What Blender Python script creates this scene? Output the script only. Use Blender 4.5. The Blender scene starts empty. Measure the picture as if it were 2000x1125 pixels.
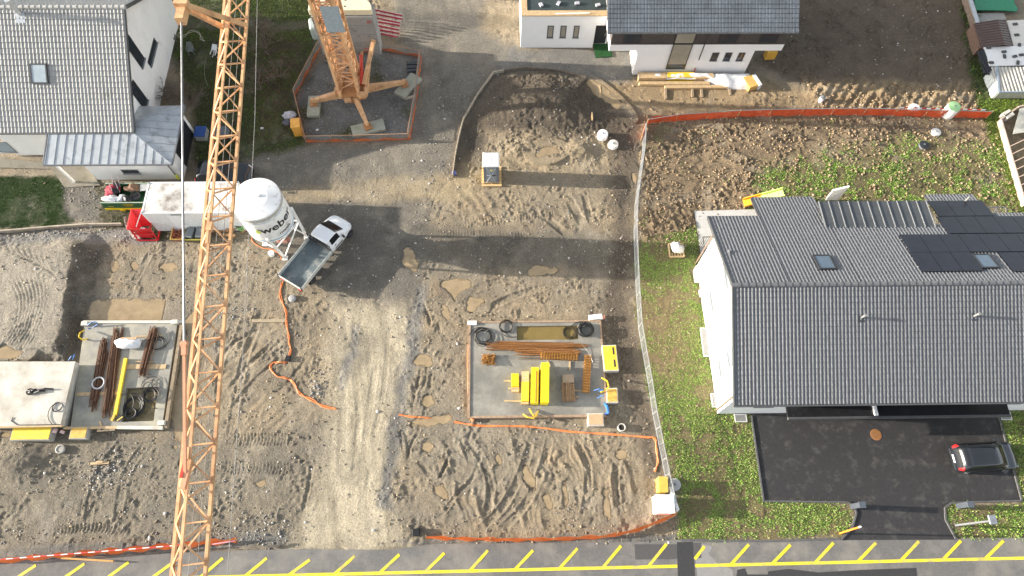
import bpy, bmesh, math, random
import numpy as np
from mathutils import Vector, Matrix
rad = math.radians
random.seed(7); RNG = np.random.default_rng(11)
SC = bpy.context.scene; COL = SC.collection
# ---------------------------------------------------------------- camera (a drone 43 m up, looking steeply down)
PF, PNX, PNY, CH = 1333.0, 980.0, 1140.0, 43.0
_n = np.array([(PNX-1000)/PF, -(PNY-562.5)/PF, -1.0]); _n /= np.linalg.norm(_n)
_Z = -_n; _X = np.array([1.0, 0, 0]); _X = _X-_X.dot(_Z)*_Z; _X /= np.linalg.norm(_X); _Y = np.cross(_Z, _X)
_a = rad(0.9); _X, _Y = _X*math.cos(_a)+_Y*math.sin(_a), _Y*math.cos(_a)-_X*math.sin(_a)
CM = np.array([_X, _Y, _Z])
cam = bpy.data.cameras.new('camera'); cam.sensor_width = 36; cam.lens = 36*PF/2000; cam.clip_start = .5; cam.clip_end = 3000
co = bpy.data.objects.new('camera', cam); COL.objects.link(co)
m4 = Matrix([list(CM[i])+[0] for i in range(3)]+[[0, 0, 0, 1]]); m4.translation = Vector((0, 0, CH)); co.matrix_world = m4
SC.camera = co
# ---------------------------------------------------------------- sky, sun, exposure
SUN_EL, SUN_AZ = 13.5, 3.2          # degrees; the sun stands low on the left, a little behind the picture's top
w = bpy.data.worlds.new('World'); SC.world = w; w.use_nodes = True
nt = w.node_tree; bg = nt.nodes['Background']; sk = nt.nodes.new('ShaderNodeTexSky'); sk.sky_type = 'NISHITA'
sk.sun_disc = False; sk.sun_elevation = rad(SUN_EL); sk.sun_rotation = rad(-90+SUN_AZ); sk.altitude = 400; sk.dust_density = 2.5
hs = nt.nodes.new('ShaderNodeHueSaturation'); hs.inputs['Saturation'].default_value = .4; nt.links.new(sk.outputs[0], hs.inputs['Color']); nt.links.new(hs.outputs[0], bg.inputs[0]); bg.inputs[1].default_value = 0.15
sd = Vector((-math.cos(rad(SUN_EL))*math.cos(rad(SUN_AZ)), math.cos(rad(SUN_EL))*math.sin(rad(SUN_AZ)), math.sin(rad(SUN_EL))))
sl = bpy.data.lights.new('sun', 'SUN'); sl.energy = 4.9; sl.angle = rad(0.55); sl.color = (1, .90, .77)
so = bpy.data.objects.new('sun', sl); COL.objects.link(so); so.location = (0, 0, 80); so.rotation_euler = sd.to_track_quat('Z', 'Y').to_euler()
SC.view_settings.view_transform = 'Standard'; SC.view_settings.look = 'None'; SC.view_settings.gamma = 1
SC.view_settings.exposure = 1.42

# ---------------------------------------------------------------- helpers: a pixel of the photograph -> a point of the place
def ray(u, v): return CM @ np.array([(u-1000)/PF, -(v-562.5)/PF, -1.0])
def G(u, v, z=0.0):
    d = ray(u, v); t = (z-CH)/d[2]; return (float(d[0]*t), float(d[1]*t), z)
def PX(u, v, x):
    d = ray(u, v); t = x/d[0]; return (x, float(d[1]*t), float(CH+d[2]*t))
def PY(u, v, y):
    d = ray(u, v); t = y/d[1]; return (float(d[0]*t), y, float(CH+d[2]*t))
def PPL(u, v, O, n):
    d = ray(u, v); c = np.array([0, 0, CH]); t = np.dot(np.array(O)-c, n)/np.dot(d, n); return tuple(float(q) for q in c+d*t)
def UV(x, y, z=0.0):
    c = [CM[0][i]*x+CM[1][i]*y+CM[2][i]*(z-CH) for i in range(3)]
    return 1000+PF*c[0]/-c[2], 562.5-PF*c[1]/-c[2]
# ---------------------------------------------------------------- helpers: materials
MC = {}
def mt(name, col, rough=.6, metal=0.0, var=.14, scale=3.0, bump=0.0, bscale=25.0, spec=.4, dirt=None, dirt_amt=.0, dscale=1.5):
    if name in MC: return MC[name]
    m = bpy.data.materials.new(name); m.use_nodes = True; t = m.node_tree; b = t.nodes['Principled BSDF']; L = t.links.new
    tc = t.nodes.new('ShaderNodeNewGeometry')
    n = t.nodes.new('ShaderNodeTexNoise'); n.inputs['Scale'].default_value = scale; n.inputs['Detail'].default_value = 6; n.inputs['Roughness'].default_value = .65
    L(tc.outputs['Position'], n.inputs['Vector'])
    r = t.nodes.new('ShaderNodeValToRGB'); r.color_ramp.elements[0].position = .3; r.color_ramp.elements[1].position = .7
    c = np.array(col[:3]); lo = c*(1-var); hi = np.minimum(c*(1+var), .95)
    r.color_ramp.elements[0].color = (*lo, 1); r.color_ramp.elements[1].color = (*hi, 1)
    L(n.outputs['Fac'], r.inputs['Fac']); out = r.outputs['Color']
    if dirt:
        n2 = t.nodes.new('ShaderNodeTexNoise'); n2.inputs['Scale'].default_value = dscale; n2.inputs['Detail'].default_value = 8; n2.inputs['Roughness'].default_value = .7
        L(tc.outputs['Position'], n2.inputs['Vector'])
        mr = t.nodes.new('ShaderNodeMapRange'); mr.inputs[1].default_value = .72-.45*dirt_amt; mr.inputs[2].default_value = .9-.4*dirt_amt; mr.inputs[4].default_value = .9
        L(n2.outputs['Fac'], mr.inputs[0])
        mx = t.nodes.new('ShaderNodeMix'); mx.data_type = 'RGBA'; L(mr.outputs[0], mx.inputs[0]); L(out, mx.inputs[6]); mx.inputs[7].default_value = (*dirt, 1); out = mx.outputs[2]
    L(out, b.inputs['Base Color']); b.inputs['Roughness'].default_value = rough; b.inputs['Metallic'].default_value = metal
    b.inputs['Specular IOR Level'].default_value = spec
    if bump:
        n3 = t.nodes.new('ShaderNodeTexNoise'); n3.inputs['Scale'].default_value = bscale; n3.inputs['Detail'].default_value = 4
        L(tc.outputs['Position'], n3.inputs['Vector']); bp = t.nodes.new('ShaderNodeBump'); bp.inputs['Strength'].default_value = bump; bp.inputs['Distance'].default_value = .02
        L(n3.outputs['Fac'], bp.inputs['Height']); L(bp.outputs[0], b.inputs['Normal'])
    MC[name] = m; return m
def net_mat(name, col, cover=.6, scale=60):
    """a woven net: the holes of the weave are really open"""
    if name in MC: return MC[name]
    m = mt(name, col, .5, var=.25, scale=2); t = m.node_tree; L = t.links.new; b = t.nodes['Principled BSDF']; o = t.nodes['Material Output']
    tr = t.nodes.new('ShaderNodeBsdfTransparent'); mx = t.nodes.new('ShaderNodeMixShader')
    g = t.nodes.new('ShaderNodeNewGeometry'); v = t.nodes.new('ShaderNodeTexVoronoi'); v.inputs['Scale'].default_value = scale; L(g.outputs['Position'], v.inputs['Vector'])
    n = t.nodes.new('ShaderNodeTexNoise'); n.inputs['Scale'].default_value = 3; L(g.outputs['Position'], n.inputs['Vector'])
    ad = t.nodes.new('ShaderNodeMath'); ad.operation = 'MULTIPLY_ADD'; L(n.outputs['Fac'], ad.inputs[0]); ad.inputs[1].default_value = .6; L(v.outputs['Distance'], ad.inputs[2])
    gt = t.nodes.new('ShaderNodeMath'); gt.operation = 'GREATER_THAN'; L(ad.outputs[0], gt.inputs[0]); gt.inputs[1].default_value = .3+.55*(1-cover)
    L(gt.outputs[0], mx.inputs[0]); L(tr.outputs[0], mx.inputs[1]); L(b.outputs[0], mx.inputs[2]); L(mx.outputs[0], o.inputs[0]); return m
def attr_mat(name, rough=.8, extra=None):
    m = bpy.data.materials.new(name); m.use_nodes = True; t = m.node_tree; b = t.nodes['Principled BSDF']
    a = t.nodes.new('ShaderNodeAttribute'); a.attribute_name = 'tint'; t.links.new(a.outputs['Color'], b.inputs['Base Color']); b.inputs['Roughness'].default_value = rough
    b.inputs['Specular IOR Level'].default_value = .25; return m
# ---------------------------------------------------------------- helpers: mesh building
OW = {}                                     # world position of each object's origin
class MB:
    def __init__(s): s.v = []; s.f = []; s.m = []; s.k = 0
    def mi(s, k): s.k = k; return s
    def add(s, vs, fs):
        o = len(s.v); s.v += [tuple(map(float, p)) for p in vs]
        for q in fs: s.f.append(tuple(i+o for i in q)); s.m.append(s.k)
        return s
    def hexa(s, p): return s.add(p, [(3, 2, 1, 0), (4, 5, 6, 7), (0, 1, 5, 4), (1, 2, 6, 5), (2, 3, 7, 6), (3, 0, 4, 7)])
    def bx(s, x0, x1, y0, y1, z0, z1): return s.hexa([(x0, y0, z0), (x1, y0, z0), (x1, y1, z0), (x0, y1, z0), (x0, y0, z1), (x1, y0, z1), (x1, y1, z1), (x0, y1, z1)])
    def box(s, c, sz, rz=0.0, tx=0.0, ty=0.0):
        M = Matrix.Rotation(rz, 3, 'Z') @ Matrix.Rotation(ty, 3, 'Y') @ Matrix.Rotation(tx, 3, 'X'); p = []
        for z in (-.5, .5):
            for x, y in ((-.5, -.5), (.5, -.5), (.5, .5), (-.5, .5)): p.append(Vector(c)+M @ Vector((x*sz[0], y*sz[1], z*sz[2])))
        return s.hexa(p)
    def bar(s, p, q, w, h=None, up=(0, 0, 1), w2=None, h2=None):
        p, q = Vector(p), Vector(q); d = (q-p).normalized(); u = Vector(up)
        if abs(d.dot(u)) > .95: u = Vector((0, 1, 0)) if abs(d.y) < .9 else Vector((1, 0, 0))
        a = d.cross(u).normalized(); b = a.cross(d); h = h or w; w2 = w2 or w; h2 = h2 or h
        P = [c+a*i*ww/2+b*j*hh/2 for c, ww, hh in ((p, w, h), (q, w2, h2)) for i, j in ((-1, -1), (1, -1), (1, 1), (-1, 1))]
        return s.hexa([P[0], P[3], P[2], P[1], P[4], P[7], P[6], P[5]])
    def tube(s, pts, r, n=6, closed=False):
        pts = [Vector(p) for p in pts]; k = len(pts); vs = []
        ref = None
        for i, p in enumerate(pts):
            a = pts[(i-1) % k] if closed or i else p; b = pts[(i+1) % k] if closed or i < k-1 else p
            d = (b-a)
            d = d.normalized() if d.length > 1e-9 else Vector((0, 0, 1))
            if ref is None: ref = Vector((0, 0, 1)) if abs(d.z) < .9 else Vector((1, 0, 0))
            x = d.cross(ref)
            x = x.normalized() if x.length > 1e-6 else d.orthogonal().normalized()
            y = x.cross(d); ref = y if abs(d.dot(y)) < .9 else ref
            rr = r[i] if isinstance(r, (list, tuple)) else r
            vs += [p+(x*math.cos(2*math.pi*j/n)+y*math.sin(2*math.pi*j/n))*rr for j in range(n)]
        fs = []
        for i in range(k if closed else k-1):
            for j in range(n):
                i2 = (i+1) % k; fs.append((i*n+j, i2*n+j, i2*n+(j+1) % n, i*n+(j+1) % n))
        if not closed: fs += [tuple(range(n)), tuple((k-1)*n+j for j in reversed(range(n)))]
        return s.add(vs, fs)
    def cyl(s, p, q, r, r2=None, n=20): return s.tube([p, q], [r, r if r2 is None else r2], n)
    def ring(s, c, R, r, n=28, m=6, tilt=(0, 0), wob=0.0):
        M = Matrix.Rotation(tilt[0], 3, 'X') @ Matrix.Rotation(tilt[1], 3, 'Y'); ph = random.random()*6
        return s.tube([Vector(c)+M @ Vector((R*math.cos(2*math.pi*i/n)*(1+wob*math.sin(2*math.pi*i/n*2+ph)), R*math.sin(2*math.pi*i/n)*(1+wob*math.cos(2*math.pi*i/n*3+ph)), 0)) for i in range(n)], r, m, True)
    def prism(s, poly, z0, z1):
        n = len(poly); a = sum(poly[i][0]*poly[(i+1) % n][1]-poly[(i+1) % n][0]*poly[i][1] for i in range(n))
        if a < 0: poly = poly[::-1]
        vs = [(p[0], p[1], z0) for p in poly]+[(p[0], p[1], z1) for p in poly]
        return s.add(vs, [tuple(reversed(range(n))), tuple(range(n, 2*n))]+[(i, (i+1) % n, n+(i+1) % n, n+i) for i in range(n)])
    def sheet(s, pts):
        return s.add(pts, [tuple(range(len(pts)))])
    def slab(s, pts, t):
        """a plate of thickness t whose outer face is the 3D polygon pts"""
        p = [Vector(q) for q in pts]; n = len(p); no = (p[1]-p[0]).cross(p[2]-p[0]).normalized()
        vs = p+[q-no*t for q in p]
        return s.add(vs, [tuple(range(n)), tuple(reversed(range(n, 2*n)))]+[(i, n+i, n+(i+1) % n, (i+1) % n) for i in range(n)])
    def lathe(s, c, prof, n=24):
        vs = []; k = len(prof)
        for r, z in prof: vs += [(c[0]+r*math.cos(2*math.pi*j/n), c[1]+r*math.sin(2*math.pi*j/n), c[2]+z) for j in range(n)]
        fs = [(i*n+j, i*n+(j+1) % n, (i+1)*n+(j+1) % n, (i+1)*n+j) for i in range(k-1) for j in range(n)]
        return s.add(vs, fs+[tuple(reversed(range(n))), tuple((k-1)*n+j for j in range(n))])
    def grid(s, P, close=False):
        """P: 2D list of points"""
        a, b = len(P), len(P[0]); vs = [p for row in P for p in row]
        return s.add(vs, [(i*b+j, i*b+j+1, (i+1)*b+j+1, (i+1)*b+j) for i in range(a-1) for j in range(b-1)])
    def build(s, name, mat, parent=None, smooth=False, bevel=0.0, local=False, sub=0, loc=None):
        me = bpy.data.meshes.new(name)
        if local: o0 = Vector((0, 0, 0))
        elif parent is not None: o0 = OW[parent.name].copy()
        elif loc is not None: o0 = Vector(loc)
        else:
            xs, ys, zs = zip(*s.v); o0 = Vector(((min(xs)+max(xs))/2, (min(ys)+max(ys))/2, min(zs)))
        me.from_pydata([(p[0]-o0.x, p[1]-o0.y, p[2]-o0.z) for p in s.v], [], s.f)
        mats = mat if isinstance(mat, (list, tuple)) else [mat]
        for q in mats: me.materials.append(q)
        if len(mats) > 1: me.polygons.foreach_set('material_index', s.m)
        if smooth: me.polygons.foreach_set('use_smooth', [True]*len(me.polygons))
        me.update(); o = bpy.data.objects.new(name, me); COL.objects.link(o)
        if parent is not None: o.parent = parent; OW[o.name] = OW[parent.name].copy()
        else:
            if not local: o.location = o0
            OW[o.name] = o0
        if bevel:
            b = o.modifiers.new('bevel', 'BEVEL'); b.width = bevel; b.segments = 2; b.limit_method = 'ANGLE'
        if sub:
            q = o.modifiers.new('subdivision', 'SUBSURF'); q.levels = q.render_levels = sub
        return o
def tag(o, label=None, cat=None, group=None, kind=None):
    if label: o['label'] = label
    if cat: o['category'] = cat
    if group: o['group'] = group
    if kind: o['kind'] = kind
    return o
def thing(name, label, cat, loc, group=None, rz=0.0):
    o = bpy.data.objects.new(name, None); COL.objects.link(o); o.location = loc; o.rotation_euler = (0, 0, rz); o.empty_display_size = .3
    OW[o.name] = Vector(loc); return tag(o, label, cat, group)
def dup(root, loc, rz, label, group=None):
    r = root.copy(); COL.objects.link(r); r.location = loc; r.rotation_euler = (0, 0, rz); r['label'] = label; OW[r.name] = Vector(loc)
    if group: r['group'] = group
    for ch in list(root.children):
        c = ch.copy(); COL.objects.link(c); c.parent = r
        for g in list(ch.children):
            d = g.copy(); COL.objects.link(d); d.parent = c
    return r
# ---------------------------------------------------------------- helpers: noise on numpy arrays
_T = [np.random.default_rng(100+i).random((256, 256)) for i in range(16)]
def vn(x, y, k=0):
    T = _T[k % 16]; xi = np.floor(x).astype(np.int64); yi = np.floor(y).astype(np.int64); fx = x-xi; fy = y-yi
    fx = fx*fx*(3-2*fx); fy = fy*fy*(3-2*fy); a, b, c, d = xi & 255, (xi+1) & 255, yi & 255, (yi+1) & 255
    return (T[a, c]*(1-fx)+T[b, c]*fx)*(1-fy)+(T[a, d]*(1-fx)+T[b, d]*fx)*fy
def fbm(x, y, wl, octv=4, k=0, gain=.5):
    r = 0; a = 1.0; s = 0
    ca, sa = math.cos(.6), math.sin(.6); x, y = x*ca-y*sa, x*sa+y*ca
    for i in range(octv):
        r = r+a*(vn(x/wl+13.7*i, y/wl+7.3*i, k+i)-.5); s += a; a *= gain; wl *= .5
    return r/s*2
def sdist(poly, U, V):
    """signed distance (positive inside) to a polygon, numpy"""
    poly = [tuple(p) for p in poly]; n = len(poly); d = np.full(U.shape, 1e9); ins = np.zeros(U.shape, bool)
    for i in range(n):
        x0, y0 = poly[i]; x1, y1 = poly[(i+1) % n]; ex, ey = x1-x0, y1-y0; wx, wy = U-x0, V-y0
        t = np.clip((wx*ex+wy*ey)/(ex*ex+ey*ey+1e-9), 0, 1); d = np.minimum(d, (wx-t*ex)**2+(wy-t*ey)**2)
        c = ((y0 <= V) != (y1 <= V)); xx = x0+(V-y0)/np.where(abs(ey) < 1e-9, 1e-9, ey)*ex; ins ^= c & (U < xx)
    d = np.sqrt(d); return np.where(ins, d, -d)
def plist(*a): return [(a[i], a[i+1]) for i in range(0, len(a), 2)]
# ================================================================= THE GROUND: one sheet, its zones traced as a site plan
GX0, GX1, GY0, GY1, GS = -47.0, 47.0, -6.0, 52.0, 0.07
nx, ny = int((GX1-GX0)/GS)+1, int((GY1-GY0)/GS)+1
gx, gy = np.meshgrid(np.linspace(GX0, GX1, nx), np.linspace(GY0, GY1, ny))
U0, V0 = UV(gx, gy)
wu, wv = fbm(gx, gy, 1.6, 5, 1, .6)*16, fbm(gx, gy, 1.6, 5, 5, .6)*16
U, V = U0+wu, V0+wv
Z = {}
def zone(name, pts, soft=14, warp=1.0):
    p = plist(*pts); us = [q[0] for q in p]; vs = [q[1] for q in p]; mg = 60
    out = np.zeros(U.shape); box = (U0 > min(us)-mg) & (U0 < max(us)+mg) & (V0 > min(vs)-mg) & (V0 < max(vs)+mg)
    out[box] = np.clip(.5+sdist(p, (U0+wu*warp)[box], (V0+wv*warp)[box])/soft, 0, 1); Z[name] = out; return out
MUD = (.305, .248, .168)
col = np.ones(U.shape+(3,))*np.array(MUD); amp = np.full(U.shape, .055); clod = np.full(U.shape, .05); stony = np.full(U.shape, .45); wet = np.zeros(U.shape)
def paint(mask, c=None, a=None, cl=None, st=None, we=None, k=1.0):
    global amp, clod, stony, wet, col
    m = mask*k
    if c is not None: col = col*(1-m[..., None])+np.array(c)*m[..., None]
    if a is not None: amp = amp*(1-m)+a*m
    if cl is not None: clod = clod*(1-m)+cl*m
    if st is not None: stony = stony*(1-m)+st*m
    if we is not None: wet = wet*(1-m)+we*m
big = fbm(gx, gy, 5, 4, 3); med = fbm(gx, gy, 1.3, 4, 7)
paint(np.clip(.5+big*1.6, 0, 1), (.245, .215, .165), k=.8); paint(np.clip(med*2-.3, 0, 1), (.33, .25, .16), k=.6)
# grey stony mud at the bottom left, pale plateau at the left edge
paint(zone('grey_mud', (-80, 850, 120, 830, 330, 850, 620, 900, 600, 1085, -80, 1110), 60), (.225, .195, .145), .045, .045, .9)
paint(zone('plateau', (-120, 462, 165, 466, 148, 560, 140, 640, 118, 706, -120, 712), 30), (.335, .30, .24), .03, .02, .25)
paint(zone('trench_left', (150, 468, 215, 470, 200, 540, 190, 600, 165, 640, 128, 700, 110, 690, 140, 600), 26), (.135, .115, .085), .07, .05, .9)  # stony soil painted dark for the shade on the trench slope
paint(zone('edge_gravel', (-60, 462, 60, 452, 240, 442, 330, 470, 260, 476, 150, 470, -60, 482), 14), (.23, .225, .21), .03, .03, 1)
# haul road
paint(zone('haul_road', (655, 585, 815, 585, 790, 800, 750, 960, 790, 1075, 570, 1085, 600, 1000, 640, 800), 46), (.44, .385, .28), .018, .012, .45)
paint(zone('crushed', (812, 560, 838, 560, 800, 760, 765, 950, 766, 995, 738, 990, 742, 930, 775, 760), 16), (.215, .205, .185), .02, .035, 1.0)
paint(zone('crushed_west', (690, 640, 704, 640, 690, 700, 668, 760, 662, 760, 672, 700), 14), (.25, .24, .22), .02, .035, 1.0)
# grey compacted gravel roads, their colour darkened where shade falls
paint(zone('shaded_yard', (490, 385, 830, 380, 836, 470, 815, 600, 640, 580, 560, 520, 520, 470), 40), (.165, .15, .125), .018, .015, .8)  # gravel with the container and truck shade in its colour
paint(zone('band', (830, 450, 1240, 455, 1240, 528, 830, 518), 26), (.165, .145, .112), .02, .018, .9)  # follows the silo's cast shadow, painted into the ground
paint(zone('road', (742, -60, 950, -60, 940, 60, 1012, 95, 1010, 138, 962, 142, 905, 230, 880, 345, 700, 378, 560, 392, 470, 352, 470, 300, 560, 285, 800, 280, 830, 180), 22), (.20, .183, .152), .010, .010, .8)
paint(zone('sun_strip', (560, 372, 700, 352, 880, 346, 940, 372, 900, 400, 830, 388, 560, 388), 18), (.35, .285, .185), .02, .015, .4)  # sunlight on the sand put in as a paler yellow
paint(zone('lane', (770, -60, 905, -60, 870, 120, 840, 250, 800, 340, 690, 380, 650, 360, 760, 300, 810, 200, 800, 60), 60), (.245, .22, .175), k=.7)
paint(zone('house_path', (1005, 92, 1240, 100, 1240, 170, 1145, 152, 1020, 138, 960, 140), 12), (.20, .195, .18), .006, .006, .9)
# dark spoil heap with shade put into its soil colour, damp strip along the mesh fence
paint(zone('spoil', (962, 148, 1050, 142, 1150, 162, 1215, 215, 1258, 235, 1250, 330, 1150, 300, 1060, 262, 960, 290, 886, 340, 900, 240), 34), (.112, .09, .065), .05, .05, .5)
paint(zone('damp', (1180, 262, 1255, 245, 1236, 420, 1232, 560, 1262, 740, 1296, 930, 1268, 930, 1240, 830, 1180, 700, 1176, 560, 1200, 430), 32), (.112, .088, .062), .03, .035, .8, .5)
paint(zone('sandy_lump', (950, 262, 1060, 268, 1170, 262, 1200, 320, 1170, 342, 990, 340, 940, 300), 26), (.33, .265, .175), .09, .08, .6)
# sandy strip below the grey house, dark ploughed field, clod field
paint(zone('sand', (1235, 160, 1460, 150, 1560, 172, 1910, 168, 1920, 225, 1262, 238, 1220, 205, 1160, 160), 20), (.33, .245, .145), .03, .045, .15)
paint(zone('field', (1500, -80, 1890, -80, 1915, 170, 1900, 186, 1700, 172, 1540, 158, 1480, 120, 1560, 20), 16), (.15, .115, .08), .03, .08, .35)
paint(zone('ridge', (1570, 152, 1910, 168, 1925, 222, 1600, 212), 14), (.315, .235, .14), .07, .10, .1)
paint(zone('clods', (1258, 228, 1930, 222, 2020, 420, 1480, 420, 1400, 425, 1360, 480, 1250, 492), 16), (.275, .205, .128), .035, .10, .15)
paint(zone('clod_dark', (1258, 262, 1560, 250, 1900, 262, 1900, 285, 1560, 300, 1258, 300), 30), (.22, .165, .105), k=.6)  # darker brown belt across the clod field
# grass ground (the blades are built further down)
GR = (.20, .162, .085)
paint(zone('meadow', (1246, 480, 1372, 440, 1412, 800, 1474, 812, 1494, 975, 1668, 985, 1655, 1052, 1325, 1056, 1322, 960, 1296, 880, 1260, 700, 1242, 560), 14), GR, .03, .03, .1)
paint(zone('meadow_bare', (1250, 590, 1300, 560, 1352, 640, 1345, 720, 1300, 760, 1262, 720), 50), (.24, .17, .10), k=.55)
paint(zone('kerb_grass', (1845, 985, 2080, 985, 2080, 1052, 1862, 1052), 8), GR, .03, .03, .1)
paint(zone('side_grass', (1945, 806, 2080, 800, 2080, 985, 1998, 985), 8), GR, .03, .03, .1)
paint(zone('back_grass', (1480, 330, 1600, 300, 1780, 280, 1950, 290, 2000, 420, 1480, 420), 46), (.14, .125, .055), .03, .05, .1, k=.8)
paint(zone('far_lawn', (1905, 190, 2100, 170, 2100, 420, 1990, 420, 1935, 270), 10), (.095, .11, .03), .02, .02, 0)
paint(zone('hedge_foot', (1865, -60, 1905, -60, 1920, 60, 1945, 190, 1905, 190, 1890, 100), 16), (.08, .075, .035), .03, .04, .2)
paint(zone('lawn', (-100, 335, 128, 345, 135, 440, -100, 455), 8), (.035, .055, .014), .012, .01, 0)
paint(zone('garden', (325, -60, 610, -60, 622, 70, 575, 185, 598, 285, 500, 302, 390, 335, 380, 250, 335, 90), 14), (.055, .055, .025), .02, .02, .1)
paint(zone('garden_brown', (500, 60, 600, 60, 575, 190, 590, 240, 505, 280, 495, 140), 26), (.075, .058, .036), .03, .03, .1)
paint(zone('garden_path', (322, 28, 440, 30, 620, 48, 622, 62, 440, 62, 330, 52), 8), (.15, .125, .085), .01, .01, .4)
paint(zone('house_gravel', (128, 362, 190, 358, 196, 440, 132, 440), 12), (.155, .145, .125), .02, .02, 1)
paint(zone('skip_ground', (192, 360, 330, 350, 330, 470, 245, 450, 195, 440), 14), (.085, .08, .045), .02, .02, .2)
paint(zone('crane_pad', (640, 92, 745, 95, 820, 112, 800, 270, 602, 272, 582, 192), 12), (.205, .20, .19), .012, .02, 1)
paint(np.clip(fbm(gx, gy, 2.4, 4, 9)*2.4, 0, 1)*Z['crane_pad'], (.085, .085, .035), .02, .02, .2)
paint(zone('verge', (770, 1062, 1320, 1040, 1330, 1058, 1250, 1066, 830, 1068), 8), (.17, .165, .15), .02, .03, 1)
paint(zone('verge_left', (-60, 1078, 560, 1040, 560, 1062, 430, 1076, -60, 1100), 10), (.17, .165, .15), .03, .04, 1)
stk = fbm(gx*2.4+gy*.25, gy*.33, 1.0, 4, 3); hm = np.clip(Z['haul_road']+Z['lane']*.6+Z['crushed']*.3, 0, 1)
col *= (1+hm*stk*.55)[..., None]
blot = np.clip(fbm(gx, gy, 2.2, 5, 15, .6)*2.6-.25, 0, 1)*(1-Z['meadow'])*(1-Z['field']); col *= (1-.34*blot)[..., None]; wet = np.maximum(wet, blot*.7)
pale = np.clip(fbm(gx, gy, 1.7, 5, 2, .6)*2.6-.35, 0, 1)*(1-Z['meadow'])*(1-Z['spoil'])*(1-Z['damp'])*(1-Z['field']); col = col*(1-.38*pale[..., None])+np.array((.40, .355, .275))*.38*pale[..., None]
col *= .93
# ------- heights
h = med*amp*.75 + fbm(gx, gy, .5, 3, 2)*amp*.55
rid = 1-np.abs(fbm(gx, gy, .36, 3, 11)); brk = np.clip(.35+fbm(gx, gy, 1.1, 3, 12)*2.2, .1, 1.25); h += ((rid-.75)*clod*1.25 + fbm(gx, gy, .19, 2, 13)*clod*1.15)*brk
def bump(u, v, ru, rv, hh, rot=0.0, p=2.0):
    global h
    du, dv = U0-u+wu*.8, V0-v+wv*.8; c, s = math.cos(rot), math.sin(rot); a, b = (du*c+dv*s)/ru, (-du*s+dv*c)/rv
    h = h+hh*np.exp(-(a*a+b*b)**(p/2))
h += .62*zone('plat_h', (-160, 470, 176, 470, 164, 560, 152, 640, 132, 704, -160, 712), 44, .5)
bump(1052, 200, 82, 46, 1.0); bump(1110, 205, 60, 40, .35); bump(1128, 290, 22, 18, .4); bump(1010, 292, 40, 18, .25); bump(1080, 300, 60, 16, .2)
bump(25, 905, 70, 36, .55); bump(1480, 192, 60, 14, .18)
for i in range(16): bump(1590+i*20+RNG.uniform(-6, 6), 182+i*.8+RNG.uniform(-9, 9), 15, 10, RNG.uniform(.1, .32), 0)
for u, v in ((1420, 300), (1330, 330), (1500, 262), (1700, 262), (1300, 440)): bump(u, v, 50, 14, .12)
# wheel ruts and digger tracks
def track(pts, wd, depth, tread=0.0, pitch=.22, rim=.4):
    global h
    P = np.array([G(*p)[:2] for p in pts]); n = len(P); t = np.linspace(0, n-1, (n-1)*14+1); i = np.minimum(t.astype(int), n-2); f = t-i
    g = lambda k: P[np.clip(i+k, 0, n-1)]
    a, b, c, d = g(-1), g(0), g(1), g(2); f = f[:, None]
    S = .5*(2*b+(c-a)*f+(2*a-5*b+4*c-d)*f*f+(3*b-a-3*c+d)*f**3)
    x0, x1, y0, y1 = S[:, 0].min()-wd*2, S[:, 0].max()+wd*2, S[:, 1].min()-wd*2, S[:, 1].max()+wd*2
    j0, j1 = max(0, int((x0-GX0)/GS)), min(nx, int((x1-GX0)/GS)+2); k0, k1 = max(0, int((y0-GY0)/GS)), min(ny, int((y1-GY0)/GS)+2)
    if j1 <= j0 or k1 <= k0: return
    X, Y = gx[k0:k1, j0:j1]+wu[k0:k1, j0:j1]*.004, gy[k0:k1, j0:j1]+wv[k0:k1, j0:j1]*.004
    best = np.full(X.shape, 1e9); along = np.zeros(X.shape); side = np.zeros(X.shape); L = 0.0
    for q in range(len(S)-1):
        e = S[q+1]-S[q]; l = np.hypot(*e)+1e-9; wx, wy = X-S[q, 0], Y-S[q, 1]; tt = np.clip((wx*e[0]+wy*e[1])/l/l, 0, 1)
        dd = np.hypot(wx-tt*e[0], wy-tt*e[1]); m = dd < best; best = np.where(m, dd, best); along = np.where(m, L+tt*l, along); L += l
    x = best/(wd/2); inside = np.clip((1.15-x)/.3, 0, 1); fade = np.clip(along/.8, 0, 1)*np.clip((L-along)/.8, 0, 1)
    dh = -depth*inside+depth*rim*np.exp(-((x-1.35)/.28)**2)
    if tread: dh = dh+tread*inside*(np.cos(2*np.pi*along/pitch+x*2.2) > .15)
    h[k0:k1, j0:j1] += dh*fade*(.55+.45*np.clip(.5+med[k0:k1, j0:j1]*2, 0, 1.3))
for pts, wd, dp, tr, pi in (
    (plist(880, 440, 960, 430, 1040, 418, 1105, 412), .8, .03, .032, .21), (plist(838, 458, 930, 458, 1040, 464), .8, .03, .032, .21),
    (plist(430, 858, 500, 858, 585, 856), .8, .03, .034, .21), (plist(420, 912, 500, 914, 585, 916), .8, .03, .034, .21), (plist(300, 914, 400, 914), .7, .03, .032, .21),
    (plist(150, 935, 145, 900, 155, 860), .5, .03, .05, .25), (plist(110, 980, 125, 940, 140, 900), .5, .03, .05, .25), (plist(90, 1040, 180, 1030, 260, 1040), .5, .02, .04, .22),
    (plist(262, 985, 290, 960, 330, 950), .5, .02, .04, .22),
    (plist(300, 440, 200, 500, 150, 560), .4, .03, .04, .25), (plist(210, 500, 240, 500, 270, 545), .4, .03, .04, .25)): track(pts, wd, dp, tr, pi)
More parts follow.
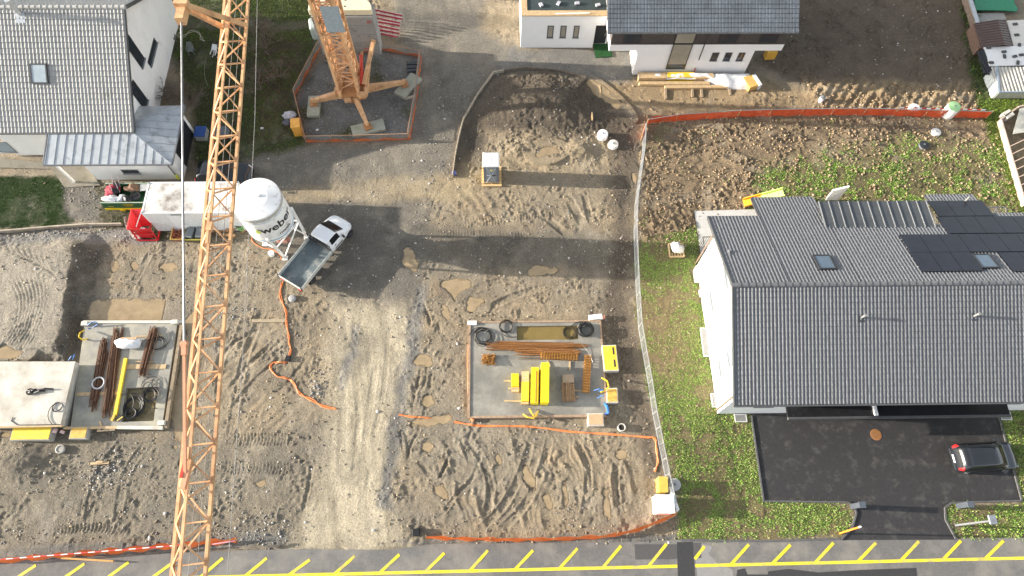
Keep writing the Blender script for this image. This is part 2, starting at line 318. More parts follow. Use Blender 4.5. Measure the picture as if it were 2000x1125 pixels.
for pts, wd, dp in (
    (plist(838, 690, 826, 760, 812, 800), .18, .09), (plist(826, 690, 814, 760, 806, 798), .18, .08), (plist(828, 590, 838, 620, 842, 640), .22, .08), (plist(845, 700, 838, 760, 822, 830, 802, 870, 796, 900), .2, .09),
    (plist(778, 820, 782, 850, 786, 880), .16, .07), (plist(790, 840, 796, 870, 798, 900), .16, .07), (plist(800, 880, 830, 915, 845, 940), .3, .07), (plist(935, 905, 918, 940, 885, 975, 858, 1010), .22, .08), (plist(880, 880, 860, 930, 840, 950), .2, .10),
    (plist(690, 700, 700, 820, 690, 940), .35, .014), (plist(735, 700, 720, 820, 700, 940), .4, .014), (plist(760, 640, 750, 760, 730, 860), .3, .014),
    (plist(700, 1000, 720, 940, 726, 900), .3, .014), (plist(610, 900, 600, 960, 590, 1010), .2, .05), (plist(520, 770, 550, 760, 600, 700), .25, .05), (plist(440, 770, 480, 720, 540, 660), .25, .05), (plist(450, 800, 500, 740, 560, 690), .25, .05),
    (plist(430, 700, 470, 660, 520, 640), .3, .07), (plist(1060, 420, 1110, 460), .5, .07), (plist(1110, 385, 1140, 440), .6, .08), (plist(1140, 372, 1155, 440), .4, .08),
    (plist(640, 290, 600, 350, 560, 410), .25, .015), (plist(880, 470, 920, 500), .2, .03), (plist(700, 420, 800, 470), .3, .01)): track(pts, wd, dp)
for pts, wd, dp in ((plist(905, 850, 940, 895, 958, 950, 950, 1015), .42, .055), (plist(1222, 860, 1202, 920, 1208, 1005), .42, .05), (plist(1118, 850, 1148, 915, 1142, 1005), .42, .05), (plist(1040, 850, 1022, 915, 985, 985, 935, 1036), .42, .06), (plist(1075, 850, 1058, 920, 1022, 990, 975, 1040), .42, .05), (plist(470, 600, 432, 700, 410, 800), .45, .04), (plist(515, 600, 478, 700, 458, 800, 450, 850), .45, .04), (plist(230, 480, 205, 540, 190, 575), .4, .04), (plist(300, 485, 268, 540, 252, 575), .4, .04), (plist(1000, 545, 940, 560, 880, 600, 850, 660), .42, .05), (plist(1180, 560, 1080, 560, 1000, 580, 940, 612), .42, .045), (plist(240, 860, 190, 930, 170, 1030), .45, .035), (plist(290, 860, 245, 930, 228, 1030), .45, .035)): track(pts, wd, dp, .012, .21, .7)
for k in range(9):                                   # fine curved skid marks of a digger on the plateau
    track(plist(8+k*7, 690, 40+k*6, 640, 46+k*7, 590, 24+k*9, 540), .13, .02, rim=.8)
    if k < 7: track(plist(14+k*13, 470+k*4, 40+k*10, 505+k*3, 96+k*5, 520+k*6), .13, .02, rim=.8)
# furrows of the levelled corner at the lower right
fz = zone('furrows', (800, 850, 1240, 850, 1265, 1010, 1000, 1040, 850, 1035, 880, 940), 40)
ph = gx*1.0+gy*.33+fbm(gx, gy, 3.0, 3, 4)*.6
h += fz*np.clip(.5+med*2.2, .1, 1.2)*(.055*np.exp(-(np.sin(np.pi*ph/1.18)/.32)**2)+.012*np.sin(2*np.pi*ph/.37+med*9))
fz2 = zone('furrows_west', (400, 640, 620, 620, 640, 800, 560, 880, 430, 850), 60); ph2 = gx*.8-gy*.75+fbm(gx, gy, 2.0, 3, 6)*.4
h += fz2*np.clip(med*3, 0, 1)*(.013*np.sin(2*np.pi*ph2/.55))
fz3 = zone('furrows_mid', (880, 360, 1170, 370, 1170, 450, 880, 450), 40); h += fz3*np.clip(med*3, 0, 1)*(.02*np.sin(2*np.pi*(gx*.9+gy*.5+fbm(gx, gy, 2, 3, 8)*.5)/.8))
ph4 = gx*.35+gy+fbm(gx, gy, 2, 3, 10)*.3
h += Z['ridge']*.05*np.sin(2*np.pi*(gx*.8-gy*.6)/.6)
h += Z['clods']*.035*np.sin(2*np.pi*(gx*.25+gy*.95+fbm(gx, gy, 1.5, 3, 12)*.4)/.85)
# ------- puddles: real hollows, filled with a sheet of muddy water each
PUD = [(268, 606, 108, 23, 0), (368, 640, 18, 44, .1), (364, 735, 22, 106, .14), (20, 690, 26, 12, 0), (225, 520, 8, 14, .4), (262, 516, 6, 10, .4), (330, 522, 12, 9, -.3),
       (798, 508, 13, 18, .3), (890, 568, 26, 17, .1), (872, 610, 9, 20, .3), (925, 592, 14, 12, 0), (826, 700, 22, 13, .2), (840, 790, 12, 13, .3),
       (875, 815, 22, 13, .2), (842, 822, 26, 9, .15), (835, 873, 14, 9, .7), (975, 898, 8, 14, .2), (862, 960, 14, 9, -.7), 
       (1033, 935, 8, 18, .25), (1072, 982, 8, 20, .3), (1105, 970, 7, 20, .05), (1187, 985, 8, 22, 0), (1216, 886, 10, 8, 0), 
       (1068, 298, 18, 10, .2), (1058, 528, 22, 8, .1), (1240, 345, 4, 12, 0), (12, 850, 12, 6, 0), (510, 945, 9, 8, .3), 
       (1176, 184, 36, 8, -.82), ]
WAT = []
for i, (u, v, ru, rv, rot) in enumerate(PUD):
    x, y, _ = G(u, v); sx = (G(u+1, v)[0]-x); sy = abs(G(u, v+1)[1]-y); rx, ry = ru*sx, rv*sy
    R = 1.9*max(rx, ry)+.4; j0, j1 = max(0, int((x-R-GX0)/GS)), int((x+R-GX0)/GS)+2; k0, k1 = max(0, int((y-R-GY0)/GS)), int((y+R-GY0)/GS)+2
    X, Y = gx[k0:k1, j0:j1]-x, gy[k0:k1, j0:j1]-y; c, s = math.cos(-rot), math.sin(-rot)
    a, b = (X*c-Y*s)/rx, (X*s+Y*c)/ry; d = np.sqrt(a*a+b*b) if i else (a**4+b**4)**.25
    nz = fbm(gx[k0:k1, j0:j1], gy[k0:k1, j0:j1], min(1.3, .9*max(rx, ry)+.15), 4, i, .6); d = np.where(d > 1.6, d, d+.1*nz) if i == 0 else np.where(d > 1.6, d, d*(1+.95*nz)); H = h[k0:k1, j0:j1]
    zw = float(np.median(H[d < 1.2])) - .02 if (d < 1.2).any() else -.03
    H = H-(.10*np.clip((1.2-d)/.6, 0, 1)); lim = zw+.004+np.clip(d-1.05, 0, 1)*.02
    H = np.where((d > 1.05) & (d < 2.6), np.maximum(H, lim), H); H = np.where(d < .95, np.minimum(H, zw-.05*np.clip((1-d)/.45, 0, 1)), H); h[k0:k1, j0:j1] = H
    ring = np.clip((1.7-d)/.8, 0, 1); wet[k0:k1, j0:j1] = np.maximum(wet[k0:k1, j0:j1], ring*.8)
    col[k0:k1, j0:j1] *= (1-.25*ring)[..., None]
    WAT.append((x, y, zw, rx*1.5, ry*1.5, rot))
# ------- sheets and floors that lie on the ground: keep the ground below them
STREET = plist(-700, 1124, -60, 1099, 0, 1096, 330, 1080, 560, 1072, 760, 1074, 850, 1062, 1110, 1060, 1250, 1058, 1325, 1054, 1500, 1056, 1640, 1050, 1660, 1051, 1862, 1051, 2000, 1050, 2700, 1046, 2900, 1400, -900, 1500)
DRIVE = plist(1467, 800, 1950, 800, 1995, 978, 1858, 982, 1845, 992, 1846, 1015, 1868, 1054, 1640, 1055, 1664, 1030, 1672, 1002, 1668, 988, 1655, 981, 1491, 979)
def flat(poly, z, soft=6, warp=0.0, c=None):
    global h
    m = zone('tmp', [q for p in poly for q in p], soft, warp); h = h*(1-m)+z*m
    return m
flat(STREET, -.07, 12, .9); flat(DRIVE, -.06, 5)
flat(plist(1357, 412, 1490, 408, 1490, 470, 1400, 530, 1374, 530), -.05)
flat(plist(-60, 262, 340, 262, 375, 345, 190, 366, 120, 366, -60, 335), -.05, 10)       # under the left house
flat(plist(1015, 40, 1470, 20, 1458, 146, 1234, 148, 1150, 95, 1015, 95), -.05, 4)
flat(plist(1372, 470, 2100, 470, 2100, 812, 1404, 812), -.06, 4)
for p in (plist(908, 622, 1178, 620, 1196, 818, 910, 825), plist(152, 624, 352, 624, 322, 842, 110, 842), plist(-80, 712, 150, 712, 124, 842, -80, 842)):
    m = zone('tmp', [q for a in p for q in a], 8, 0); h = h*(1-m)+np.minimum(h, -.02)*m
def hz(x, y):
    fx = np.clip((np.asarray(x)-GX0)/GS, 0, nx-2); fy = np.clip((np.asarray(y)-GY0)/GS, 0, ny-2); i = fx.astype(int); j = fy.astype(int); fx = fx-i; fy = fy-j
    return (h[j, i]*(1-fx)+h[j, i+1]*fx)*(1-fy)+(h[j+1, i]*(1-fx)+h[j+1, i+1]*fx)*fy
def gz(x, y): return float(hz(x, y))
def GG(u, v, dz=0.0):
    x, y, z = G(u, v); return (x, y, gz(x, y)+dz)
# ------- the mesh: fine grid plus a coarse skirt that reaches the horizon
edge = np.minimum(np.minimum(gx-GX0, GX1-gx), np.minimum(gy-GY0, GY1-gy)); h *= np.clip(edge/3, 0, 1)
vs = np.stack([gx, gy, h], -1).reshape(-1, 3); N = len(vs); idx = np.arange(N).reshape(ny, nx)
q = np.stack([idx[:-1, :-1], idx[:-1, 1:], idx[1:, 1:], idx[1:, :-1]], -1).reshape(-1, 4)
B = 900.0; ox = [-B, GX0, GX1, B]; oy = [-B, GY0, GY1, B]; ex = np.array([(x, y, 0.0) for y in oy for x in ox]); eq = []
for j in range(3):
    for i in range(3):
        if (i, j) != (1, 1): eq.append([N+j*4+i, N+j*4+i+1, N+(j+1)*4+i+1, N+(j+1)*4+i])
vs = np.vstack([vs, ex]); q = np.vstack([q, np.array(eq)])
me = bpy.data.meshes.new('ground'); me.vertices.add(len(vs)); me.vertices.foreach_set('co', vs.ravel()); me.loops.add(q.size); me.loops.foreach_set('vertex_index', q.ravel().astype(np.int32))
me.polygons.add(len(q)); me.polygons.foreach_set('loop_start', np.arange(0, q.size, 4, dtype=np.int32)); me.polygons.foreach_set('loop_total', np.full(len(q), 4, np.int32))
me.polygons.foreach_set('use_smooth', np.ones(len(q), bool)); me.update()
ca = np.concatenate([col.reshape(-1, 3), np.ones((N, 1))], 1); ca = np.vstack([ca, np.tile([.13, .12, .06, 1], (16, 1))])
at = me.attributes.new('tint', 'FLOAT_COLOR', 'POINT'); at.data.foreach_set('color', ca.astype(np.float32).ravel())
for nm, ar in (('wet', wet), ('stony', stony)):
    at = me.attributes.new(nm, 'FLOAT', 'POINT'); at.data.foreach_set('value', np.concatenate([ar.ravel(), np.zeros(16)]).astype(np.float32))
m = bpy.data.materials.new('soil'); m.use_nodes = True; t = m.node_tree; b = t.nodes['Principled BSDF']; L = t.links.new; NN = t.nodes.new
def attr(n): a = NN('ShaderNodeAttribute'); a.attribute_name = n; return a
g = NN('ShaderNodeNewGeometry'); at = attr('tint'); aw = attr('wet'); ast = attr('stony')
def noise(sc, det=5, ro=.65): n = NN('ShaderNodeTexNoise'); n.inputs['Scale'].default_value = sc; n.inputs['Detail'].default_value = det; n.inputs['Roughness'].default_value = ro; L(g.outputs['Position'], n.inputs['Vector']); return n
def math_(op, a, bb=None, cc=None):
    n = NN('ShaderNodeMath'); n.operation = op
    for i, x in enumerate((a, bb, cc)):
        if x is None: continue
        if isinstance(x, (int, float)): n.inputs[i].default_value = x
        else: L(x, n.inputs[i])
    return n.outputs[0]
def mixc(f, a, bb, typ='MIX'):
    n = NN('ShaderNodeMix'); n.data_type = 'RGBA'; n.blend_type = typ
    if isinstance(f, (int, float)): n.inputs[0].default_value = f
    else: L(f, n.inputs[0])
    for i, x in ((6, a), (7, bb)):
        if isinstance(x, tuple): n.inputs[i].default_value = x
        else: L(x, n.inputs[i])
    return n.outputs[2]
n1 = noise(9, 6, .7); n2 = noise(1.1, 5, .6)
n4 = noise(34, 4, .7); v1 = math_('MULTIPLY_ADD', n1.outputs['Fac'], 1.5, math_('MULTIPLY_ADD', n4.outputs['Fac'], 1.0, -.26)); v1 = math_('MULTIPLY', v1, math_('MULTIPLY_ADD', n2.outputs['Fac'], .8, .6))
cb = NN('ShaderNodeCombineColor'); [L(v1, cb.inputs[i]) for i in range(3)]
c1 = mixc(1.0, at.outputs['Color'], cb.outputs[0], 'MULTIPLY')
vo = NN('ShaderNodeTexVoronoi'); vo.inputs['Scale'].default_value = 17; L(g.outputs['Position'], vo.inputs['Vector'])
sel = NN('ShaderNodeSeparateColor'); L(vo.outputs['Color'], sel.inputs[0])
thr = math_('MULTIPLY_ADD', ast.outputs['Fac'], -.42, 1.0); pick = math_('GREATER_THAN', sel.outputs[0], thr); near = math_('LESS_THAN', vo.outputs['Distance'], .45)
pm = math_('MULTIPLY', pick, near); gray = math_('MULTIPLY_ADD', sel.outputs[1], .33, .10)
cg = NN('ShaderNodeCombineColor'); L(gray, cg.inputs[0]); L(math_('MULTIPLY', gray, .96), cg.inputs[1]); L(math_('MULTIPLY', gray, .87), cg.inputs[2])
c2 = mixc(math_('MULTIPLY', pm, .42), c1, cg.outputs[0])
L(c2, b.inputs['Base Color']); L(math_('MULTIPLY_ADD', aw.outputs['Fac'], -.4, .9), b.inputs['Roughness']); b.inputs['Specular IOR Level'].default_value = .3
bp = NN('ShaderNodeBump'); bp.inputs['Strength'].default_value = 1.0; bp.inputs['Distance'].default_value = .11
hh = math_('MULTIPLY_ADD', noise(26, 6, .75).outputs['Fac'], 1.0, math_('MULTIPLY', math_('MULTIPLY', pm, .6), math_('SUBTRACT', .5, vo.outputs['Distance']))); hh = math_('MULTIPLY_ADD', noise(6, 3).outputs['Fac'], .8, hh)
L(hh, bp.inputs['Height']); L(bp.outputs[0], b.inputs['Normal'])
me.materials.append(m); go = bpy.data.objects.new('ground', me); COL.objects.link(go); tag(go, kind='structure')
# ------- water: murky, thin and see-through where it is shallow
mw = mt('muddy_water', (.345, .262, .158), .07, var=.2, scale=1.6, spec=.35)
t = mw.node_tree; L = t.links.new; a_ = t.nodes.new('ShaderNodeAttribute'); a_.attribute_name = 'depth'; tr_ = t.nodes.new('ShaderNodeBsdfTransparent'); mx_ = t.nodes.new('ShaderNodeMixShader')
L(a_.outputs['Fac'], mx_.inputs[0]); L(tr_.outputs[0], mx_.inputs[1]); L(t.nodes['Principled BSDF'].outputs[0], mx_.inputs[2]); L(mx_.outputs[0], t.nodes['Material Output'].inputs[0])
for i, (x, y, z, rx, ry, rot) in enumerate(WAT):
    c, s = math.cos(rot), math.sin(rot); na, nb_ = max(12, min(90, int(rx*2/.06))), max(12, min(90, int(ry*2/.06)))
    A_, B_ = np.meshgrid(np.linspace(-rx, rx, na), np.linspace(-ry, ry, nb_)); X, Y = x+A_*c-B_*s, y+A_*s+B_*c; dep = z-hz(X, Y)
    e = (A_/rx)**2+(B_/ry)**2 if i else (A_/rx)**4+(B_/ry)**4
    dep = np.where(e < 1, dep, -1); vid = -np.ones(dep.shape, int); vs_, fs_, dv = [], [], []
    for k in range(nb_-1):
        for j in range(na-1):
            if max(dep[k, j], dep[k, j+1], dep[k+1, j], dep[k+1, j+1]) < 0: continue
            f_ = []
            for kk, jj in ((k, j), (k, j+1), (k+1, j+1), (k+1, j)):
                if vid[kk, jj] < 0: vid[kk, jj] = len(vs_); vs_.append((X[kk, jj], Y[kk, jj], z)); dv.append(min(1, max(0, dep[kk, jj]/.035))**.8*.93)
                f_.append(int(vid[kk, jj]))
            fs_.append(tuple(f_))
    if not fs_: continue
    o = MB().add(vs_, fs_).build('puddle', mw); tag(o, kind='structure'); at = o.data.attributes.new('depth', 'FLOAT', 'POINT'); at.data.foreach_set('value', np.array(dv, np.float32))
# ================================================================= STREET AND DRIVEWAY
ASPH = mt('asphalt', (.14, .136, .13), .85, var=.16, scale=7, bump=.4, bscale=60, dirt=(.25, .235, .205), dirt_amt=.6, dscale=.4)
ASPN = mt('new_asphalt', (.034, .033, .034), .7, var=.2, scale=5, bump=.4, bscale=70, dirt=(.095, .09, .085), dirt_amt=.45, dscale=1.3)
DASP = mt('dark_asphalt', (.04, .04, .042), .8, var=.2, scale=8, bump=.4, bscale=60)
CONC = mt('concrete', (.40, .385, .34), .85, var=.16, scale=2.2, bump=.25, bscale=30, dirt=(.24, .22, .18), dirt_amt=.55, dscale=1.1)
CONCL = mt('pale_concrete', (.50, .48, .43), .8, var=.12, scale=2, bump=.2, bscale=25, dirt=(.30, .28, .24), dirt_amt=.4)
ST = [G(u, v, .0) for u, v in STREET]
tag(MB().sheet([(x, y, 0.0) for x, y, _ in ST]).build('street', ASPH), kind='structure')
def flatsheet(name, pts, z, mat): return tag(MB().sheet([G(u, v, z) for u, v in pts]).build(name, mat), kind='structure')
flatsheet('street_patch', plist(1322, 1059, 1353, 1058, 1362, 1200, 1326, 1200), .005, DASP)
flatsheet('street_patch', plist(1239, 1063, 1321, 1063, 1323, 1092, 1241, 1093), .005, mt('older_patch', (.082, .08, .08), .85, var=.15, scale=8))
flatsheet('street_patch', plist(1354, 1060, 1369, 1060, 1370, 1090, 1356, 1090), .005, mt('older_patch', (.082, .08, .08), .85))
flatsheet('street_patch', plist(1500, 1116, 1540, 1111, 1600, 1118, 1680, 1113, 1790, 1109, 1792, 1135, 1500, 1135), .005, DASP)
flatsheet('street_patch', plist(1440, 1113, 1455, 1110, 1460, 1122, 1500, 1122, 1500, 1140, 1436, 1140), .005, DASP)
flatsheet('street_patch', plist(1372, 1062, 1392, 1068, 1384, 1082, 1402, 1100, 1430, 1112, 1436, 1140, 1364, 1140, 1358, 1092), .004, mt('bleached_asphalt', (.24, .235, .225), .85, var=.12, scale=4))
YEL = mt('yellow_paint', (.80, .66, .035), .6, var=.10, scale=3, dirt=(.34, .30, .14), dirt_amt=.55, dscale=1.6)
yl = MB(); tops = [(70, 1104), (165, 1101), (251, 1098), (340, 1097), (435, 1090), (521, 1090), (605, 1093), (693, 1086), (780, 1083), (868, 1080), (953, 1075), (1041, 1075), (1128, 1071), (1213, 1066), (1302, 1062), (1376, 1067), (1463, 1063), (1544, 1064), (1628, 1060), (1711, 1060), (1795, 1057), (1877, 1056), (1960, 1056), (2044, 1055), (2128, 1054)]
def lineV(u): return 1125-(u-500)*35/1500
for u, v in tops:
    a = np.array(G(u, v, .009)); u2 = u-36-(14 if u < 900 else 0)*(1-u/1000); vb = lineV(u2); 
    if u > 1370 and u < 1380: u2, vb = 1357, 1092
    b2 = np.array(G(u2, vb, .009)); d = (b2-a)/np.linalg.norm(b2-a); n = np.array([-d[1], d[0], 0])*.085
    yl.sheet([a+n, a-n, b2-n, b2+n][::-1])
p = [np.array(G(u, lineV(u), .010)) for u in (-300, 0, 500, 1000, 1323)]; p2 = [np.array(G(u, lineV(u), .010)) for u in (1358, 1700, 2000, 2300)]
for L_ in (p, p2):
    for a, b2 in zip(L_[:-1], L_[1:]): yl.sheet([a-np.array((0, .085, 0)), b2-np.array((0, .085, 0)), b2+np.array((0, .085, 0)), a+np.array((0, .085, 0))])
tag(yl.build('road_marking', YEL), kind='structure')
tag(MB().sheet([G(u, v, .006) for u, v in DRIVE]).build('driveway', ASPN), kind='structure')
KST = mt('kerb_stone', (.10, .10, .10), .8, var=.2, scale=5)
def kerb(pts, w=.1, hh=.07, z=.0):
    k = MB()
    P_ = [G(u, v, 0) for u, v in pts]
    for a, b2 in zip(P_[:-1], P_[1:]): k.bar((a[0], a[1], z+.01), (b2[0], b2[1], z+.01), w, hh*2)
    return tag(k.build('kerb', KST), kind='structure')
kerb(plist(1467, 812, 1491, 979, 1655, 981, 1668, 988, 1672, 1002, 1664, 1030, 1642, 1054)); kerb(plist(1950, 812, 1995, 978, 1858, 982, 1845, 992, 1846, 1015, 1866, 1052))
kerb(plist(1330, 1055, 1500, 1057, 1640, 1052), .12, .03)
tag(MB().sheet([G(u, v, .02) for u, v in plist(1356, 412, 1600, 405, 1600, 470, 1400, 540, 1373, 526)]).build('terrace', mt('paving_slabs', (.52, .51, .48), .8, var=.08, scale=1.5)), kind='structure')
tag(MB().sheet([G(u, v, .02) for u, v in plist(-60, 296, 30, 312, 90, 318, 170, 324, 196, 362, 126, 366, 100, 330, -60, 326)]).build('paved_path', mt('brick_paving', (.20, .185, .15), .85, var=.25, scale=6, dirt=(.10, .09, .05), dirt_amt=.5)), kind='structure')
# ================================================================= ROOF TILES
EDGE = mt('tile_gap_shade', (.022, .022, .024), .8, var=.3)  # near-black riser faces stand in for the shadow gaps between courses
def tiles(mb, O, eu, ev, Ul, Vl, tw=.30, tc=.345, amp=.035, step=.03, kind='s', spt=6, seed=1):
    """courses of profiled tiles on a roof plane, each course lapping over the next one down"""
    O, eu, ev = np.array(O, float), np.array(eu, float), np.array(ev, float); n = np.cross(eu, ev); n /= np.linalg.norm(n); r = np.random.default_rng(seed)
    nu = max(2, int(round(Ul/tw))*spt); nv = max(1, int(round(Vl/tc))); us = np.linspace(0, Ul, nu+1); t = (us/tw) % 1
    if kind == 's': wv_ = amp*np.where(t < .55, np.sin(np.pi*t/.55)**.9, -.18*np.sin(np.pi*(t-.55)/.45))
    else: wv_ = np.where((t < .5/spt) | (t > 1-.5/spt), -amp, 0.0)
    jit = np.repeat(r.normal(0, .0035, nu//spt+2), spt)[:nu+1]
    for j in range(nv):
        v0, v1 = j*Vl/nv-.012, (j+1)*Vl/nv; j2 = np.repeat(r.normal(0, .003, nu//spt+2), spt)[:nu+1]
        off = r.normal(0, .004)
        lo = wv_+step+j2; hi = wv_+.002
        rows = [[O+eu*u+ev*v0+n*(a-step*.95) for u, a in zip(us, wv_)], [O+eu*u+ev*(v0+q*.15)+n*a for u, a, q in zip(us, lo, j2)], [O+eu*u+ev*v1+n*a for u, a in zip(us, hi)]]
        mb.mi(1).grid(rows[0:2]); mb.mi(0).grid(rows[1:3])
def uvec(a, b2): d = np.array(b2, float)-np.array(a, float); return d/np.linalg.norm(d), float(np.linalg.norm(np.array(b2, float)-np.array(a, float)))
WHITE = mt('white_render', (.80, .80, .79), .85, var=.03, scale=1.2, bump=.08, bscale=60, dirt=(.66, .65, .60), dirt_amt=.25, dscale=.5)
WHITE2 = mt('aged_white_render', (.80, .79, .76), .85, var=.05, scale=.8, bump=.08, bscale=60, dirt=(.50, .49, .44), dirt_amt=.35, dscale=.5)
GLASS = mt('window_glass', (.03, .036, .045), .06, var=.1, spec=.7)
SKYG = mt('skylight_glass', (.10, .14, .18), .04, var=.1, spec=.9, metal=.35)
FRAME = mt('dark_frame', (.03, .032, .036), .45, var=.1)
GREYF = mt('grey_frame', (.16, .17, .18), .5, var=.1)
TILED = mt('dark_tile', (.115, .12, .128), .31, var=.22, scale=5, bump=.12, bscale=60, spec=.5)
METD = mt('dark_sheet_metal', (.085, .093, .098), .4, .3, var=.14, scale=1.3)
METG = mt('zinc', (.42, .45, .47), .36, .4, var=.12, scale=1.2, dirt=(.16, .17, .165), dirt_amt=.42, dscale=1.6)
WOOD = mt('raw_wood', (.50, .36, .20), .7, var=.22, scale=5, bump=.15)
WOODO = mt('old_wood', (.27, .21, .14), .8, var=.3, scale=5, bump=.2)
STEEL = mt('galvanised_steel', (.52, .53, .53), .4, .7, var=.12)
# ================================================================= RIGHT HOUSE
rx0, rx1 = 13.35, 40.0; wx = 13.85                      # verge, far end outside the frame, gable wall
ey, ez, ry, rz, by, bz = 9.15, 4.82, 15.45, 7.42, 21.25, 5.02
rh = thing('house', 'white house with dark grey profiled tiles and solar panels beside the black driveway', 'house', ((wx+rx1)/2, 15, 0))
wl = MB(); t_ = .12
wl.prism([(9.74, 0), (20.2, 0), (20.2, bz+.28), (ry, rz-.22), (9.74, ez+.05)], 0, 1)
wl = MB()
def gable(mb, x0, x1, prof):
    n = len(prof); mb.add([(x0, a, b2) for a, b2 in prof]+[(x1, a, b2) for a, b2 in prof], [tuple(reversed(range(n))), tuple(range(n, 2*n))]+[(i, (i+1) % n, n+(i+1) % n, n+i) for i in range(n)])
# left wing, dark recess under the eaves, right wing: three blocks of wall behind one roof
wallprof = [(9.74, -.1), (20.2, -.1), (20.2, bz+.20), (ry, rz-.22), (9.74, ez+.0)]
rec_l, rec_r = G(1532, 806)[0]+.1, PY(1891, 800, 9.74)[0]
recprof = [(11.4, -.1), (20.2, -.1), (20.2, bz+.20), (ry, rz-.22), (11.4, ez+.55)]
gable(wl, wx, rec_l, wallprof); gable(wl, rec_l, rec_r, recprof); gable(wl, rec_r, rx1-.4, wallprof)
wl.build('wall', WHITE, rh)
MB().bx(rec_l+.01, rec_r-.01, 11.36, 11.39, .0, 4.7).build('recess_shade', mt('recess_black', (.015, .015, .017), .5, var=.3), rh)  # black sheet stands in for the shade inside the recess
can_y = PPL(1700, 813, (0, 0, 2.55), np.array([0, 0, 1.0]))[1]
cp = MB().bx(rec_l-1.0, rec_r+.9, can_y, 11.35, 2.40, 2.55).build('canopy', mt('canopy_membrane', (.016, .016, .018), .35, var=.3, dirt=(.07, .07, .07), dirt_amt=.2), rh)
MB().bx(rec_l-1.0, rec_r+.9, can_y-.13, can_y-.003, 2.36, 2.60).build('gutter', mt('gutter_metal', (.14, .145, .15), .4, .5), rh)
px = PY(1698, 808, can_y+.3)[0]
MB().bx(px-.09, px+.09, can_y+.02, can_y+1.0, 2.553, 2.72).build('partition', WHITE, rh)
rf = MB(); a = np.array((rx0, ey, ez)); e1, l1 = uvec((0, ey, ez), (0, ry, rz)); tiles(rf, a, (1, 0, 0), e1, rx1-rx0, l1, .215, .345, .034, .042, seed=3)
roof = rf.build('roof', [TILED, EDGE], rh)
nb = np.cross(np.array((-1.0, 0, 0)), uvec((0, by, bz), (0, ry, rz))[0]); nb /= np.linalg.norm(nb)
eb, lb = uvec((0, by, bz), (0, ry, rz)); BO = (rx0, by, bz)
def onback(u, v, dz=0.0): return np.array(PPL(u, v, np.array(BO)+nb*dz, nb))
rb = MB(); xa = onback(1484, 425)[0]; xb = onback(1608, 420)[0]; yfar = onback(1500, 386)[1]; xd = onback(1815, 392)[0]
sl_ = (rz-bz)/(ry-by)
def backtile(x0, x1, y0, seed):
    z0 = rz+sl_*(y0-ry); p0 = (x1, y0, z0); e, l = uvec(p0, (x1, ry, rz)); tiles(rb, p0, (-1, 0, 0), e, x1-x0, l, .215, .345, .034, .042, seed=seed)
backtile(rx0, xa, by, 4); backtile(xa, xb, yfar, 5)
yd = onback(1640, 441)[1]; backtile(xb, xd, yd, 6); xe = onback(1900, 381)[0]; backtile(xd, xe, onback(1800, 381)[1], 7); backtile(xe, rx1, onback(1950, 417)[1], 8)
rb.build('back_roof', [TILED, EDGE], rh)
# solid decks under the tiles, ridge caps, verge and eaves boards
dk = MB()
for x0, x1, y0 in ((rx0+.02, xa, by), (xa, xb, yfar), (xb, xd, yd), (xd, xe, onback(1800, 381)[1]), (xe, rx1, onback(1950, 417)[1])):
    z0 = rz+sl_*(y0-ry); dk.slab([(x0, y0, z0-.035), (x0, ry, rz-.035), (x1, ry, rz-.035), (x1, y0, z0-.035)], .14)
dk.slab([(rx0+.02, ry, rz-.035), (rx0+.02, ey, ez-.035), (rx1, ey, ez-.035), (rx1, ry, rz-.035)], .14)
dk.build('roof_deck', mt('roof_deck', (.05, .05, .055), .6), rh)
rc = MB()
for i in range(int((rx1-rx0)/.42)):
    x = rx0+i*.42; rc.tube([(x, ry, rz+.0), (x+.44, ry, rz+.02)], [.14, .155], 10)
rc.build('ridge_cap', TILED, rh)
vg = MB()
for y0, z0, y1, z1 in ((ey, ez, ry, rz), (by, bz, ry, rz)): vg.bar((rx0-.02, y0, z0-.02), (rx0-.02, y1, z1-.02), .05, .24)
vg.build('verge_board', mt('verge_metal', (.12, .125, .13), .4, .4), rh)
gt = MB().tube([(rx0-.03, ey-.06, ez-.07), (rx1, ey-.06, ez-.07)], .075, 8); gt.tube([(rx0-.03, by+.05, bz-.06), (xa, by+.05, bz-.06)], .06, 8); gt.build('gutter', mt('gutter_metal', (.14, .145, .15), .4, .5), rh)
dp = MB()
for yy, zt in ((20.35, bz-.1), (9.95, 4.5)): dp.tube([(wx-.09, yy, .0), (wx-.09, yy, zt-.3), (wx-.09+.1, yy, zt)], .05, 8)
dp.build('downpipe', mt('copper_pipe', (.38, .27, .20), .4, .5), rh)
